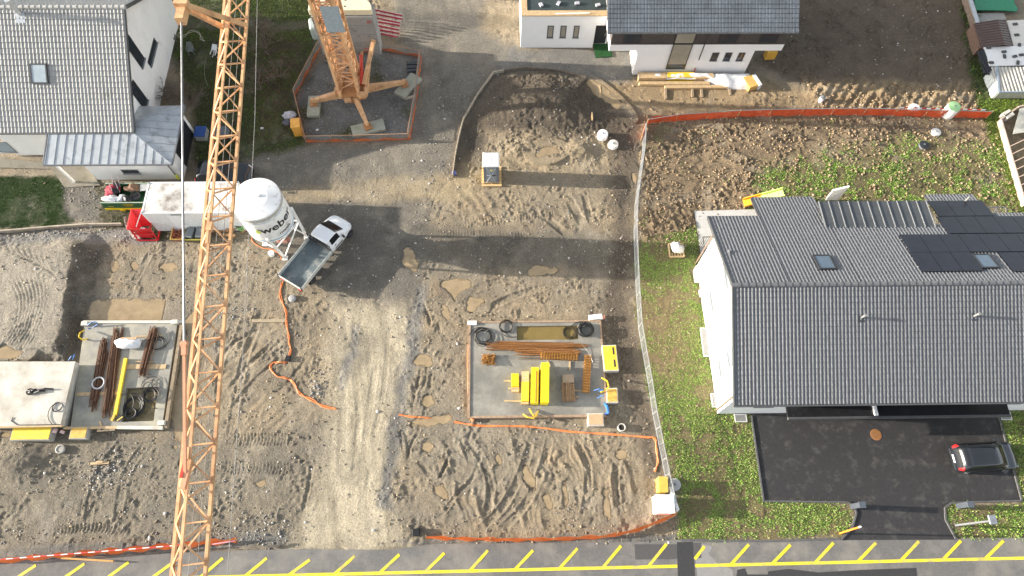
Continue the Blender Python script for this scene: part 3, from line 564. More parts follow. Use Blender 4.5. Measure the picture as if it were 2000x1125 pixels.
def skylight(parent, O, eu, ev, n, cx, w_, h_, frame=FRAME, glass=SKYG, fw=.09):
    O, eu, ev, n = [np.array(q, float) for q in (O, eu, ev, n)]; c = np.array(cx); f_ = MB()
    def P_(a, b2, d): return c+eu*a+ev*b2+n*d
    for a0, a1, b0, b1 in ((-w_/2, w_/2, -h_/2, -h_/2+fw), (-w_/2, w_/2, h_/2-fw, h_/2), (-w_/2, -w_/2+fw, -h_/2+fw, h_/2-fw), (w_/2-fw, w_/2, -h_/2+fw, h_/2-fw)):
        f_.hexa([P_(a0, b0, -.02), P_(a1, b0, -.02), P_(a1, b1, -.02), P_(a0, b1, -.02), P_(a0, b0, .10), P_(a1, b0, .10), P_(a1, b1, .10), P_(a0, b1, .10)])
    o = f_.build('skylight', frame, parent); i_ = fw-.005
    MB().hexa([P_(-w_/2+i_, -h_/2+i_, .0), P_(w_/2-i_, -h_/2+i_, .0), P_(w_/2-i_, h_/2-i_, .0), P_(-w_/2+i_, h_/2-i_, .0), P_(-w_/2+i_, -h_/2+i_, .075), P_(w_/2-i_, -h_/2+i_, .075), P_(w_/2-i_, h_/2-i_, .075), P_(-w_/2+i_, h_/2-i_, .075)]).build('pane', glass, o)
    return o
for u, v in ((1610, 513), (1924, 511)):
    c = onback(u, v, .05); skylight(rh, BO, (-1, 0, 0), eb, nb, c, 1.05, 1.25)
# dormer with standing seams
da, db_ = onback(1608, 441), onback(1828, 441); zt = float(onback(1608, 441)[2])+.12
dA, dB = PPL(1600, 393, (0, 0, zt-.15), np.array([0, 0, 1.0])), PPL(1806, 392, (0, 0, zt-.15), np.array([0, 0, 1.0]))
yA = dA[1]; x0, x1 = min(da[0], dA[0]), dB[0]+.1
x0 = (da[0]+dA[0])/2; x1 = (db_[0]+dB[0])/2; z0 = zt-.17
dm = MB().slab([(x0, yA, z0), (x0, yd-.2, zt), (x1, yd-.2, zt), (x1, yA, z0)], .1)
sm_ = MB()
for i in range(12): x = x0+.02+(x1-x0-.04)*i/11; sm_.bar((x, yA, z0+.02), (x, yd-.2, zt+.02), .045, .07)
dm.build('dormer_roof', METD, rh); sm_.build('standing_seam', mt('seam_metal', (.21, .22, .23), .4, .3), rh)
zr = rz+sl_*(yA-ry); MB().hexa([(x0+.12, yA-.25, zr-.3), (x1-.12, yA-.25, zr-.3), (x1-.12, yd-.4, zr), (x0+.12, yd-.4, zr), (x0+.12, yA-.25, z0-.11), (x1-.12, yA-.25, z0-.11), (x1-.12, yd-.4, zt-.11), (x0+.12, yd-.4, zt-.11)]).build('dormer_wall', mt('dormer_cladding', (.04, .042, .046), .5), rh)
# photovoltaic panels: every panel its own part
PVM = mt('solar_cell', (.008, .010, .018), .28, var=.3, scale=2, spec=.35); PVF = mt('panel_edge', (.012, .012, .014), .4)
def pvrow(u0, v0, npan, pw, ph_):
    c0 = onback(u0, v0, .13)
    for k in range(npan):
        p0 = c0+np.array((1, 0, 0))*k*pw; e = eb
        q_ = [p0+np.array((1, 0, 0))*.012+e*.0, p0+np.array((pw-.012, 0, 0)), p0+np.array((pw-.012, 0, 0))+e*(ph_-.025), p0+np.array((.012, 0, 0))+e*(ph_-.025)]
        if q_[0][0] > rx1-1: break
        MB().slab([tuple(z) for z in q_][::-1], .045).build('solar_panel', PVM, rh)
r3 = onback(1756, 457, .13); r4 = onback(1803, 531, .13); ph_ = float(np.linalg.norm(r3-np.array((r3[0], *onback(1780, 492, .13)[1:]))))
pw_ = (onback(1895, 492, .13)[0]-onback(1777, 492, .13)[0])/3
pvrow(1756, 458, 14, pw_, ph_); pvrow(1777, 493, 3, pw_, ph_); pvrow(1950, 493, 8, pw_, ph_); pvrow(1828, 423, 12, pw_, ph_); pvrow(1810, 392, 3, pw_, ph_*.97)
ra = MB()
for u0, v0, k in ((1756, 458, 12), (1777, 493, 3), (1828, 423, 10)):
    c0 = onback(u0, v0, .07)
    for f_ in (.3, .75): p0 = c0+eb*ph_*f_-np.array((.1, 0, 0)); ra.bar(p0, p0+np.array((k*pw_+.1, 0, 0)), .04, .05)
ra.build('mounting_rail', STEEL, rh)
# vents on the roof
nf = np.cross(np.array((1.0, 0, 0)), e1); FO = np.array((rx0, ey, ez))
for u, v in ((1682, 622), (1902, 619)):
    c = np.array(PPL(u, v, FO, nf)); vb = MB().tube([c-nf*.1, c+np.array((0, 0, .5))], .065, 12); vb.tube([c+np.array((0, 0, .44)), c+np.array((0, 0, .56))], .085, 12)
    vo_ = vb.build('roof_vent', mt('vent_pipe', (.20, .205, .20), .5), rh); MB().slab([tuple(c+np.array((sx_, 0, 0))*.16+e1*sy_*.16+nf*.05) for sx_, sy_ in ((-1, -1.4), (1, -1.4), (1, 1), (-1, 1))], .02).build('flashing', mt('flashing', (.06, .068, .078), .4, .4), vo_)
c = onback(1885, 392, .1); MB().tube([c-nb*.1, c+np.array((0, 0, .5))], .07, 10).build('roof_vent', mt('vent_pipe', (.20, .205, .20), .5), rh)
# gable windows (west wall), lit with deep reveals
def win_x(parent, x, y0, y1, z0, z1, dirn, frame=GREYF, glass=None):
    """a window in a wall that faces -x (dirn=-1) or +x (dirn=+1)"""
    f_ = MB(); a, b2 = (x+dirn*.004, x+dirn*.03) if dirn > 0 else (x-.03, x-.004); q_ = .07
    for p in ((y0, y1, z0, z0+q_), (y0, y1, z1-q_, z1), (y0, y0+q_, z0+q_, z1-q_), (y1-q_, y1, z0+q_, z1-q_)): f_.bx(a, b2, *p)
    o = f_.build('window', frame, parent); MB().bx(min(x+dirn*.002, x+dirn*.016), max(x+dirn*.002, x+dirn*.016), y0+q_-.003, y1-q_+.003, z0+q_-.003, z1-q_+.003).build('pane', glass or GLASS, o)
    MB().bx(min(x+dirn*.001, x+dirn*.12), max(x+dirn*.001, x+dirn*.12), y0-.05, y1+.05, z0-.05, z0-.002).build('sill', mt('alu_sill', (.42, .44, .45), .4, .5), o); return o
def win_y(parent, y, x0, x1, z0, z1, frame=FRAME, glass=GLASS, sill=True, q_=.06):
    f_ = MB()
    for p in ((x0, x1, z0, z0+q_), (x0, x1, z1-q_, z1), (x0, x0+q_, z0+q_, z1-q_), (x1-q_, x1, z0+q_, z1-q_)): f_.bx(p[0], p[1], y-.03, y-.004, p[2], p[3])
    o = f_.build('window', frame, parent); MB().bx(x0+q_-.003, x1-q_+.003, y-.016, y-.002, z0+q_-.003, z1-q_+.003).build('pane', glass, o)
    if sill: MB().bx(x0-.04, x1+.04, y-.10, y-.001, z0-.05, z0-.002).build('sill', mt('alu_sill', (.42, .44, .45), .4, .5), o)
    return o
LG = mt('pale_reflection_glass', (.30, .36, .39), .15, var=.05)  # pale blue-grey colour stands in for reflections on the panes
for uv0, uv1, zz in (((1404, 704), (1411, 734), 1.2), ((1421, 687), (1428, 716), 3.4), ((1388, 569), (1394, 607), 1.2), ((1412, 505), (1424, 560), 2.9)):
    y0 = PX(*uv1, wx)[1]; y1 = PX(*uv0, wx)[1]; z0 = (PX(*uv0, wx)[2]+PX(*uv1, wx)[2])/2; o = win_x(rh, wx, y0, y1, z0, z0+1.15, -1, GREYF, LG)
win_y(rh, 9.74, PY(1466, 798, 9.74)[0], PY(1503, 798, 9.74)[0], 1.9, 3.4); win_y(rh, 9.74, PY(1934, 795, 9.74)[0], PY(1968, 795, 9.74)[0], 2.0, 3.2)
# balcony rail beyond the back eaves
br = MB(); bxa, bxb = G(1395, 415, 1.0)[0], xa; yy = 21.9
for i in range(26): x = 14.2+(bxb+1.5-14.2)*i/25; br.bar((x, yy, .05), (x, yy, 1.05), .02)
br.bar((14.2, yy, 1.06), (bxb+1.5, yy, 1.06), .04); 
for i in range(8): y = 20.4+(yy-20.4)*i/7; br.bar((14.2, y, .05), (14.2, y, 1.05), .02)
br.bar((14.2, 20.3, 1.06), (14.2, yy, 1.06), .04); br.build('railing', FRAME, rh)
br = MB(); c0, c1 = G(1900, 405, 2.6), G(1966, 412, 2.6)
for i in range(14): f_ = i/13; br.bar((c0[0]+(c1[0]-c0[0])*f_, c0[1], 1.6), (c0[0]+(c1[0]-c0[0])*f_, c0[1], 2.6), .02)
br.bar(c0, (c1[0], c0[1], 2.6), .05); br.bar((c1[0], c0[1], 2.6), (c1[0], c0[1]-1.8, 2.6), .05); br.bar((c0[0]+.6, c0[1]-1.4, 2.6), (c0[0]+1.7, c0[1], 2.6), .06); br.build('balcony_rail', GREYF, rh)
# ================================================================= UPPER HOUSE (dark tiles, white walls, dark cladding)
uy = 37.1; ul, ur = G(1235, 145)[0], G(1453, 144)[0]; Ul, Ur = PY(1190, 95, uy)[0], PY(1528, 95, uy)[0]
zc = 3.34; zo = 2.58; uez, uey = 5.15, 36.5; X0, X1 = PY(1187, 62, uey)[0], PY(1560, 62, uey)[0]
uh = thing('house', 'two storey white house with flat dark roof tiles and dark ribbed upper cladding', 'house', ((ul+ur)/2, 41, 0))
w_ = MB().bx(ul, ur, uy, 46, -.1, zo); w_.bx(Ul, Ur, uy, 46, zo+.003, zc); w_.build('wall', WHITE, uh)
CLAD = mt('dark_cladding', (.095, .085, .08), .6, var=.2, scale=4); cl = MB().bx(Ul+.02, Ur-.02, uy+.03, 46, zc+.003, 5.0)
n_ = int((Ur-Ul)/.11)
for i in range(n_): x = Ul+.04+i*(Ur-Ul-.1)/n_; cl.bx(x, x+.05, uy-.002, uy+.029, zc+.03, 4.99)
cl.bx(Ul-.01, Ur+.01, uy-.06, uy-.003, zc-.04, zc+.03)
cl.build('cladding', CLAD, uh)
rf = MB(); sl2 = math.tan(rad(27)); e, l = uvec((0, uey, uez), (0, uey+5.6, uez+5.6*sl2)); tiles(rf, (X0, uey, uez), (1, 0, 0), e, X1-X0, l, .245, .335, .012, .042, 'flat', 5, 9)
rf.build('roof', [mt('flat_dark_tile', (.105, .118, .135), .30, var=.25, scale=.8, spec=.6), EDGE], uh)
MB().slab([(X0, uey, uez-.03), (X1, uey, uez-.03), (X1, uey+5.6, uez+5.6*sl2-.03), (X0, uey+5.6, uez+5.6*sl2-.03)], .18).slab([(X1, uey+5.6, uez+5.6*sl2-.03), (X1, uey+11.2, uez-.03), (X0, uey+11.2, uez-.03), (X0, uey+5.6, uez+5.6*sl2-.03)][::-1], .18).build('roof_deck', mt('roof_deck', (.05, .05, .055), .6), uh)
gable(gm := MB(), X0+.5, X1-.5, [(uy+.1, 4.9), (46.5, 4.9), (uey+5.6, uez+5.6*sl2-.35)]); gm.build('gable_wall', CLAD, uh)
gu = MB().tube([(X0, uey-.07, uez-.03), (X1, uey-.07, uez-.03)], .08, 8)
for i in range(17): x = X0+.4+i*(X1-X0-.8)/16; gu.bx(x-.015, x+.015, uey-.16, uey-.05, uez+.02, uez+.06)
gu.build('gutter', mt('gutter_metal', (.14, .145, .15), .4, .5), uh)
TAN = mt('tall_window_blind', (.30, .275, .22), .12, var=.12, scale=1.5)
def wpx(u0, v0, u1, v1, **k):                     # window from its lower left and upper right pixels
    a, b2 = PY(u0, v0, uy), PY(u1, v1, uy); return win_y(uh, uy-.002, a[0], b2[0], a[2], b2[2], **k)
for u in (1386, 1411.5, 1437): wpx(u, 118, u+19.5, 102.5)
xl, xr = PY(1300, 132, uy)[0], PY(1337, 132, uy)[0]
o = win_y(uh, uy-.065, xl, xr, PY(1315, 132.5, uy)[2], 3.38, glass=TAN); MB().bx(xl+.06, xr-.06, uy-.085, uy-.082, PY(1315, 132.5, uy)[2]+.07, PY(1315, 124, uy)[2]).build('lower_pane', GLASS, o)
win_y(uh, uy-.065, xl, xr, 3.42, 4.6, glass=TAN, sill=False)
for u0, u1 in ((1216, 1250), (1401, 1437), (1480, 1514)): a, b2 = PY(u0, 83, uy), PY(u1, 83, uy); win_y(uh, uy-.04, a[0], b2[0], 3.5, 4.7, sill=False)
a = PY(1364, 115, uy)[0]; d_ = PY(1384, 68, uy)[0]; MB().tube([(PY(1375, 86, uy)[0], uy-.14, 1.75), (PY(1375, 86, uy)[0], uy-.14, 4.7), (PY(1375, 86, uy)[0], uey+.02, 5.05)], .045, 8).build('downpipe', FRAME, uh)
x = PY(1375, 86, uy)[0]; MB().tube([(x, uy-.08, .05), (x, uy-.08, .75)], .05, 8).build('red_downpipe', mt('red_pipe', (.45, .12, .08), .5), uh)
MB().bx(Ul-.5, ul-.02, uy+.1, uy+3, .0, 2.3)
# left wing with a flat roof and a raw wood parapet
gy_ = 39.87; gl, gr = G(1016.5, 93)[0], G(1157, 92)[0]; gz_ = 3.3
w_ = MB().bx(gl, gr, gy_, 47, -.1, gz_); w_.bx(gr, Ul+.4, gy_+.35, 47, -.1, gz_); w_.bx(gr, Ul+.4, gy_, gy_+.347, 2.35, gz_); w_.build('wing_wall', WHITE, uh)
tp = MB().bx(gl-.02, Ul+.35, gy_-.02, gy_+.5, gz_+.003, gz_+.10); tp.bx(gl-.02, gl+.45, gy_+.503, 47, gz_+.003, gz_+.10); tp.build('parapet_board', WOOD, uh)
MB().bx(gl+.46, Ul+.3, gy_+.51, 47, gz_-.02, gz_+.03).build('flat_roof', mt('roof_membrane', (.04, .055, .055), .55, var=.25, scale=1.5, dirt=(.15, .16, .16), dirt_amt=.3), uh)
def wing(u0, v0, u1, v1):
    a, b2 = PY(u0, v0, gy_), PY(u1, v1, gy_); return win_y(uh, gy_-.002, a[0], b2[0], a[2], b2[2], glass=TAN)
for u in (1068, 1093, 1118.5): wing(u, 73, u+14, 50)
a = PY(1162, 65, gy_+.35)[0]; d_ = MB().bx(a, a+.95, gy_+.30, gy_+.348, .1, 2.25).build('front_door', FRAME, uh); MB().bx(a+.8, a+.84, gy_+.25, gy_+.299, .95, 1.25).build('handle', STEEL, d_)
for i in range(5): MB().box((gl+1.6+i*1.45+random.uniform(-.2, .2), gy_+1.0+random.uniform(0, .4), gz_+.12), (.35, .25, .12), random.uniform(0, 3)).build('roof_light_cover', mt('roof_scrap', (.45, .46, .5), .6), uh)
MB().cyl(PY(1085, 27, gy_+.15), (PY(1085, 27, gy_+.15)[0]+2.6, gy_+.15, gz_+.16), .05, n=8).build('parapet_batten', WHITE, uh)
# far left: corner of the next white garage
ng = thing('garage', 'white garage at the top edge left of the wood topped wing', 'garage', (-1.0, 45, 0))
ga = G(942, 19)[0]; MB().bx(ga, gl-.12, 45.0, 52, -.1, 2.9).build('wall', WHITE, ng); MB().bx(ga-.05, gl-.13, 44.9, 52, 2.903, 3.0).build('roof', METG, ng)
# ================================================================= LEFT HOUSE
lx0, lx1 = -35.6, -26.0; lex = -25.5; ley, lez, lry, lrz = 29.5, 3.02, 36.65, 7.36; lby = 43.8
lh = thing('house', 'white gabled house with pale profiled roof tiles and a zinc annex beside the lawn', 'house', (-31, 36, 0))
w_ = MB(); gable(w_, lx0, lx1, [(29.75, -.1), (43.3, -.1), (43.3, lez+.15), (lry, lrz-.2), (29.75, lez-.0)]); w_.build('wall', WHITE2, lh)
TILEL = mt('pale_tile', (.33, .33, .315), .7, var=.16, scale=4, bump=.2, bscale=40, dirt=(.20, .20, .165), dirt_amt=.35, dscale=.9)
rf = MB(); e, l = uvec((0, ley, lez), (0, lry, lrz)); tiles(rf, (-38.0, ley, lez), (1, 0, 0), e, 12.5, l, .25, .38, .036, .05, seed=12)
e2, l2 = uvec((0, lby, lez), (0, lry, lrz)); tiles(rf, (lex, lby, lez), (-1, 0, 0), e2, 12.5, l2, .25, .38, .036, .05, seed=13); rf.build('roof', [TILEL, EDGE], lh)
MB().slab([(-38, ley, lez-.04), (lex-.02, ley, lez-.04), (lex-.02, lry, lrz-.04), (-38, lry, lrz-.04)], .14).slab([(lex-.02, lby, lez-.04), (-38, lby, lez-.04), (-38, lry, lrz-.04), (lex-.02, lry, lrz-.04)], .14).build('roof_deck', mt('roof_deck', (.05, .05, .055), .6), lh)
rc = MB()
for i in range(31): rc.tube([(-38+i*.405, lry, lrz+.0), (-38+i*.405+.42, lry, lrz+.02)], [.14, .155], 10)
rc.build('ridge_cap', TILEL, lh)
vg = MB().bar((lex, ley, lez-.02), (lex, lry, lrz-.02), .05, .24).bar((lex, lby, lez-.02), (lex, lry, lrz-.02), .05, .24); vg.build('verge_board', mt('verge_metal', (.12, .125, .13), .4, .4), lh)
MB().tube([(-38, ley-.06, lez-.06), (lex, ley-.06, lez-.06)], .07, 8).build('gutter', mt('gutter_metal', (.14, .145, .15), .4, .5), lh)
nl = np.cross(np.array((1.0, 0, 0)), e); LO = np.array((-38, ley, lez)); onl = lambda u, v, d=0.0: np.array(PPL(u, v, LO+nl*d, nl))
skylight(lh, LO, (1, 0, 0), e, nl, onl(77, 144, .06), 1.15, 1.35, glass=mt('pale_skylight', (.34, .40, .43), .08, spec=.8))
c = onl(40, 30); o = MB().tube([c-nl*.2, c+np.array((0, 0, 1.25))], .16, 12).tube([c+np.array((0, 0, 1.3)), c+np.array((0, 0, 1.38))], .22, 12).tube([c+np.array((0, 0, 1.2)), c+np.array((0, 0, 1.32))], .03, 6).build('chimney', STEEL, lh)
MB().slab([tuple(c+np.array((sx_*.32, 0, 0))+e*sy_*.4+nl*.06) for sx_, sy_ in ((-1, -1.3), (1, -1.3), (1, .7), (-1, .7))], .02).build('flashing', METG, o)
for y0, y1, z0, z1 in ((33.3, 36.3, 1.9, 3.15),):
    pass
def gwin(uT, uB, dy, hgt_):
    a = PX(*uT, lx1); o = win_x(lh, lx1, a[1]-dy, a[1], a[2]-hgt_, a[2], 1, FRAME); return o
for (u, v), (u2, v2) in (((249.5, 70.5), (277.5, 131)), ((258, 158), (284, 213)), ((300, 73), (289, 124))):
    p0, p1 = PX(u, v, lx1), PX(u2, v2, lx1); y0, y1 = min(p0[1], p1[1]), max(p0[1], p1[1]); z0, z1 = min(p0[2], p1[2]), max(p0[2], p1[2])
    if y1-y0 < .8: y0, y1 = (y0+y1)/2-.5, (y0+y1)/2+.5
    if u > 290: z1 = (z0+z1)/2+.05; z0 = z1-.5
    elif z1-z0 < .8: z0, z1 = z0-.9, z0+.3
    win_x(lh, lx1, y0, y1, max(.3, z0), z1, 1, FRAME)
a, b2 = PY(12, 306, 29.75), PY(33, 296, 29.75); win_y(lh, 29.75, a[0], b2[0], min(a[2], b2[2])+.6, max(a[2], b2[2])+1.2, frame=GREYF, glass=LG)
# zinc annex wrapping the corner
ax0, ax1, ay0, ay1, az = -31.55, -22.75, 27.2, 32.2, 2.5; apx, apy, apz = -26.0, 29.75, 3.02
MB().prism([(-29.25, 27.55), (-23.0, 27.55), (-23.0, 31.9), (-25.99, 31.9), (-25.99, 29.74), (-29.25, 29.74)], -.1, az-.12).build('annex_wall', WHITE2, lh)
an = MB(); F0 = [(ax0, ay0, az), (ax1, ay0, az), (apx, apy, apz), (ax0+.1, apy, apz)]; an.slab(F0, .09)
an.slab([(ax1, ay0, az), (ax1, ay1, az), (apx, apy+.6, apz), (apx, apy, apz)], .09); an.slab([(ax1, ay1, az), (apx, ay1, az-.05), (apx, apy+.6, apz)], .09)
for i in range(15):                                            # seams
    x = ax0+.1+i*(ax1-ax0-.2)/14; ytop = apy if x < apx else apy-(x-apx)/(ax1-apx)*(apy-ay0)
    ztop = apz if x < apx else apz-(x-apx)/(ax1-apx)*(apz-az)
    if ytop-ay0 > .15: an.bar((x, ay0, az+.015), (x, ytop, ztop+.015), .025, .05)
for i in range(7):
    y = ay0+.35+i*.62
    f_ = (y-ay0)/(apy-ay0) if y < apy else 1-(y-apy-.6)/(ay1-apy-.6)
    f_ = max(.03, min(1, f_)); xt = ax1+(apx-ax1)*f_
    if y < ay1-.1: an.bar((ax1, y, az+.015), (xt, y, az+(apz-az)*f_+.015), .025, .05)
for p, q_ in (((ax1, ay0, az), (apx, apy, apz)), ((ax1, ay1, az), (apx, apy+.6, apz))): an.bar((p[0], p[1], p[2]+.02), (q_[0], q_[1], q_[2]+.02), .07, .06)
an.build('annex_roof', METG, lh)
g_ = MB()
for p, q_ in (((ax0, ay0-.05, az-.05), (ax1+.05, ay0-.05, az-.05)), ((ax1+.05, ay0-.05, az-.05), (ax1+.05, ay1, az-.05)), ((ax0-.04, ay0, az-.04), (ax0-.04, apy, apz-.04))): g_.bar(p, q_, .07, .12)
g_.build('annex_fascia', GREYF, lh)
MB().bx(-30.95, -30.79, 27.25, 27.41, 0, az-.1).build('carport_post', WHITE2, lh)
a, b2 = PY(241, 338, 27.55), PY(270, 333, 27.55); win_y(lh, 27.55, a[0], b2[0], a[2]-.05, a[2]+.45, frame=GREYF)
dr = MB().bx(-22.996, -22.93, 28.6, 31.5, .05, 2.15).build('garage_door', mt('black_door', (.02, .021, .023), .4), lh)
MB().tube([(-23.3, 27.46, .1), (-23.3, 27.46, 2.3)], .045, 8).build('downpipe', GREYF, lh)
MB().box((-23.25, 27.4, .5), (.12, .12, .45)).build('yellow_sleeve', mt('hivis', (.75, .78, .05), .6), lh)
# ================================================================= TOWER CRANE
CR = mt('crane_yellow', (.66, .39, .20), .55, var=.2, scale=1.2, dirt=(.34, .17, .085), dirt_amt=.55, dscale=1.8)
CRD = mt('crane_rusty', (.46, .22, .09), .6, var=.25, scale=3, dirt=(.22, .10, .05), dirt_amt=.5, dscale=3)
BAL = mt('ballast_concrete', (.27, .265, .25), .85, var=.12, scale=2, dirt=(.13, .13, .125), dirt_amt=.45, dscale=1.5)
mxc, myc = -11.12, 34.8; JZ = 23.3
ck = thing('tower_crane', 'orange lattice tower crane on a cross base with its long jib across the picture', 'crane', (mxc, myc, 0))
def lattice(mb, x, y, w_, z0, z1, bay, chord=.13, br=.06, flip=0):
    h_ = w_/2
    for sx_ in (-1, 1):
        for sy_ in (-1, 1): mb.bar((x+sx_*h_, y+sy_*h_, z0), (x+sx_*h_, y+sy_*h_, z1), chord)
    n = max(1, round((z1-z0)/bay)); b_ = (z1-z0)/n; c = [(-1, -1), (1, -1), (1, 1), (-1, 1)]
    for k in range(n):
        for f_ in range(4):
            p, q_ = c[f_], c[(f_+1) % 4]; z = z0+k*b_
            if (k+f_+flip) % 2: p, q_ = q_, p
            mb.bar((x+p[0]*h_, y+p[1]*h_, z), (x+q_[0]*h_, y+q_[1]*h_, z+b_), br)
            mb.bar((x+p[0]*h_, y+p[1]*h_, z+b_), (x+q_[0]*h_, y+q_[1]*h_, z+b_), br)
mm = MB(); lattice(mm, mxc, myc, 1.45, 1.9, 11.2, .95, .19, .075); lattice(mm, mxc, myc, 1.08, 1.9, 11.2, 1.3, .11, .05, 1); mm.build('lower_mast', CR, ck)
mm = MB(); lattice(mm, mxc, myc+.02, 1.12, 10.2, JZ+.1, 1.05, .15, .06); mm.build('upper_mast', CR, ck)
c = PY(642, 12, myc-.8); MB().box((c[0], myc-.82, c[2]-1.1), (1.2, .05, 2.2)).build('sign_plate', mt('sign_plate', (.36, .42, .46), .4, .3, var=.15, scale=6), ck)
# cross base with four legs and feet
hub = (mxc+.05, myc-.1)
bs = MB(); bs.lathe((hub[0], hub[1], .75), [(.95, 0), (.95, .35), (.8, .5), (.8, 1.05)], 24); bs.box((hub[0], hub[1], 1.7), (2.0, 2.0, .3)); bs.build('slewing_ring', CRD, ck)
feet = [G(612, 200, .45), G(790, 163, .45), G(718, 246, .45), (-12.9, 38.6, .45)]
FRC = mt('foot_pad', (.40, .20, .085), .6, var=.2)
for fx_, fy_, fz_ in feet:
    d = Vector((fx_-hub[0], fy_-hub[1], 0)); u_ = d.normalized(); b0 = Vector((hub[0], hub[1], .95))+u_*.5; e0 = Vector((fx_, fy_, .62))
    lg = MB().bar(b0, e0, .46, .62, w2=.24, h2=.28); lg.bar(b0+u_*.3+Vector((0, 0, .33)), e0-u_*.3+Vector((0, 0, .16)), .30, .03, w2=.16, h2=.02)
    lg.cyl(e0+Vector((0, 0, -.1)), e0+Vector((0, 0, .26)), .11, n=10).cyl(b0+u_*.6+Vector((0, 0, .2)), b0+u_*.6+Vector((0, 0, .46)), .1, n=10)
    lo = lg.build('outrigger_leg', CR, ck); MB().box((fx_, fy_, .36), (.55, .55, .16), math.atan2(u_.y, u_.x)).cyl((fx_, fy_, .40), (fx_, fy_, .56), .13, n=10).build('foot', FRC, lo)
# slewing platform, ballast, machinery hood
bpx0, bpx1 = G(655, 108, 1.5)[0]-.9, G(745, 108, 1.5)[0]; bfy = G(745, 108, 1.5)[1]
pf = MB()
for x in (mxc-.6, mxc+.75, mxc+1.35): pf.bar((x, myc-1.3, 1.95), (x, bfy+1.2, 1.75), .2, .3)
pf.bar((mxc+1.15, myc-.4, 2.1), (G(733, 120, 2.0)[0], bfy, 3.1), .26, .26); pf.bar((mxc+.75, myc-1.2, 1.9), (mxc+1.35, myc-1.2, 1.9), .3, .35); pf.build('slewing_platform', CR, ck)
MB().cyl((mxc+1.0, myc+.1, 2.1), (mxc+.95, myc+1.6, 3.0), .13, n=12).cyl((mxc+1.0, myc-.3, 1.95), (mxc+.98, myc+.5, 2.35), .17, n=12).build('red_ram', mt('red_paint', (.52, .05, .03), .4, var=.15), ck)
bz1 = PY(728, 33, bfy)[2]; n_ = 9
for k in range(n_):
    z0 = 1.55+(bz1-1.55)*k/n_; z1 = 1.55+(bz1-1.55)*(k+1)/n_-.012; tw_ = random.uniform(-.012, .012)
    MB().bx(bpx0+tw_, bpx1+tw_, bfy+tw_, bfy+1.25+tw_, z0, z1).build('ballast_block', BAL, ck, bevel=.015)
hd = [(bpx0-.1, bfy+.15), (bpx1-.02, bfy+.15)]
cxh, cyh = bpx1-1.5, bfy+.25
hd += [(cxh+1.5*math.cos(rad(a_)), cyh+1.35*math.sin(rad(a_))) for a_ in range(5, 91, 8)]+[(bpx0-.1, cyh+1.35)]
MB().prism(hd, bz1+.003, bz1+.5).build('machinery_hood', mt('cream_hood', (.68, .60, .42), .45, var=.06, dirt=(.48, .40, .26), dirt_amt=.3), ck, bevel=.05)
cz = bz1+.505; [MB().cyl((bpx1-1.95, bfy+q_, cz-.02), (bpx1-1.95, bfy+q_, cz+.015), .06, n=10).build('hood_bolt', FRAME, ck) for q_ in (.5, 1.1)]; MB().bx(bpx1-2.9, bpx1-2.5, bfy+1.3, bfy+1.75, cz-.02, cz+.25).build('exhaust', FRAME, ck)
RED = mt('red_mark', (.50, .08, .06), .6)
mk = MB()
for r_, yv in ((0, 95), (1, 100)):
    for k in range(6):
        a = PY(711+k*2.3, yv, bfy-.016); mk.box((a[0], bfy-.016, a[2]), (.035+.04*(k % 2), .012, .10), 0, 0, random.uniform(-.5, .5))
a = PY(718, 43, bfy-.02); mk.box((a[0], bfy-.02, a[2]), (.05, .02, .3)).box((a[0]+.2, bfy-.02, a[2]), (.05, .02, .3)).box((a[0]+.1, bfy-.02, a[2]), (.22, .02, .06)); mk.build('red_markings', RED, ck)
a = G(614, 48, 3.0); MB().box((a[0]+.1, a[1], 2.6), (1.0, 1.1, 1.3), .2).build('operator_cabin', mt('grey_green_cabin', (.40, .46, .42), .5, dirt=(.2, .2, .17), dirt_amt=.4), ck, bevel=.16)
# jib: triangular lattice, the two lower chords 0.88 m apart, the upper chord between them
jb = Vector((-9.93, 20.63, 0)); jd = (Vector((-8.28, .38, 0))-jb).normalized(); jn = Vector((jd.y, -jd.x, 0)); jn = jn if jn.x > 0 else -jn
J = lambda s, o, z: tuple(jb+jd*s+jn*o+Vector((0, 0, JZ+z)))
s0, s1 = -17.0, 29.0; W2, HT = .44, .58
wc = MB()
for o in (-W2, W2): wc.bar(J(s0, o, 0), J(s1, o, 0), .085, .13)
ch = wc.build('lower_chord', [CR], ck)
MB().bar(J(s0, 0, HT+.3), J(2.8, 0, HT), .10).bar(J(2.8, 0, HT), J(s1, 0, HT), .075).build('upper_chord', CR, ck)
lt = MB(); s = s0; k = 0; bay = 1.06
while s < s1-bay:
    hb_ = HT
    lt.bar(J(s, -W2, .03), J(s, W2, .03), .042)
    a_, b_ = (-W2, W2) if k % 2 else (W2, -W2)
    lt.bar(J(s, a_, .03), J(s+bay, b_, .03), .042)
    for o in (-W2, W2):
        lt.bar(J(s, o, .04), J(s+bay/2, 0, hb_), .042); lt.bar(J(s+bay/2, 0, hb_), J(s+bay, o, .04), .042)
    s += bay; k += 1
lt.build('jib_bracing', CR, ck)
for s_, q_ in ((7.3, .22), (8.6, .22), (2.9, .12), (-3.0, .2)): MB().bar(J(s_-17+7, -W2-.05, .12), J(s_-17+7, W2+.05, .12), q_, .14).build('cross_tie', CRD, ck)
for s_ in (-2.3, 1.6, 10.2, 17.6): MB().box(J(s_, 0, HT+.02), (.16, .3, .16), -.08).bar(J(s_-.5, -.05, HT), J(s_+.6, -.05, HT-.02), .08, .13).build('chord_joint', CR, ck)
MB().bar(J(12.0, -W2, .04), J(13.2, 0, HT), .06).build('stay', CRD, ck)
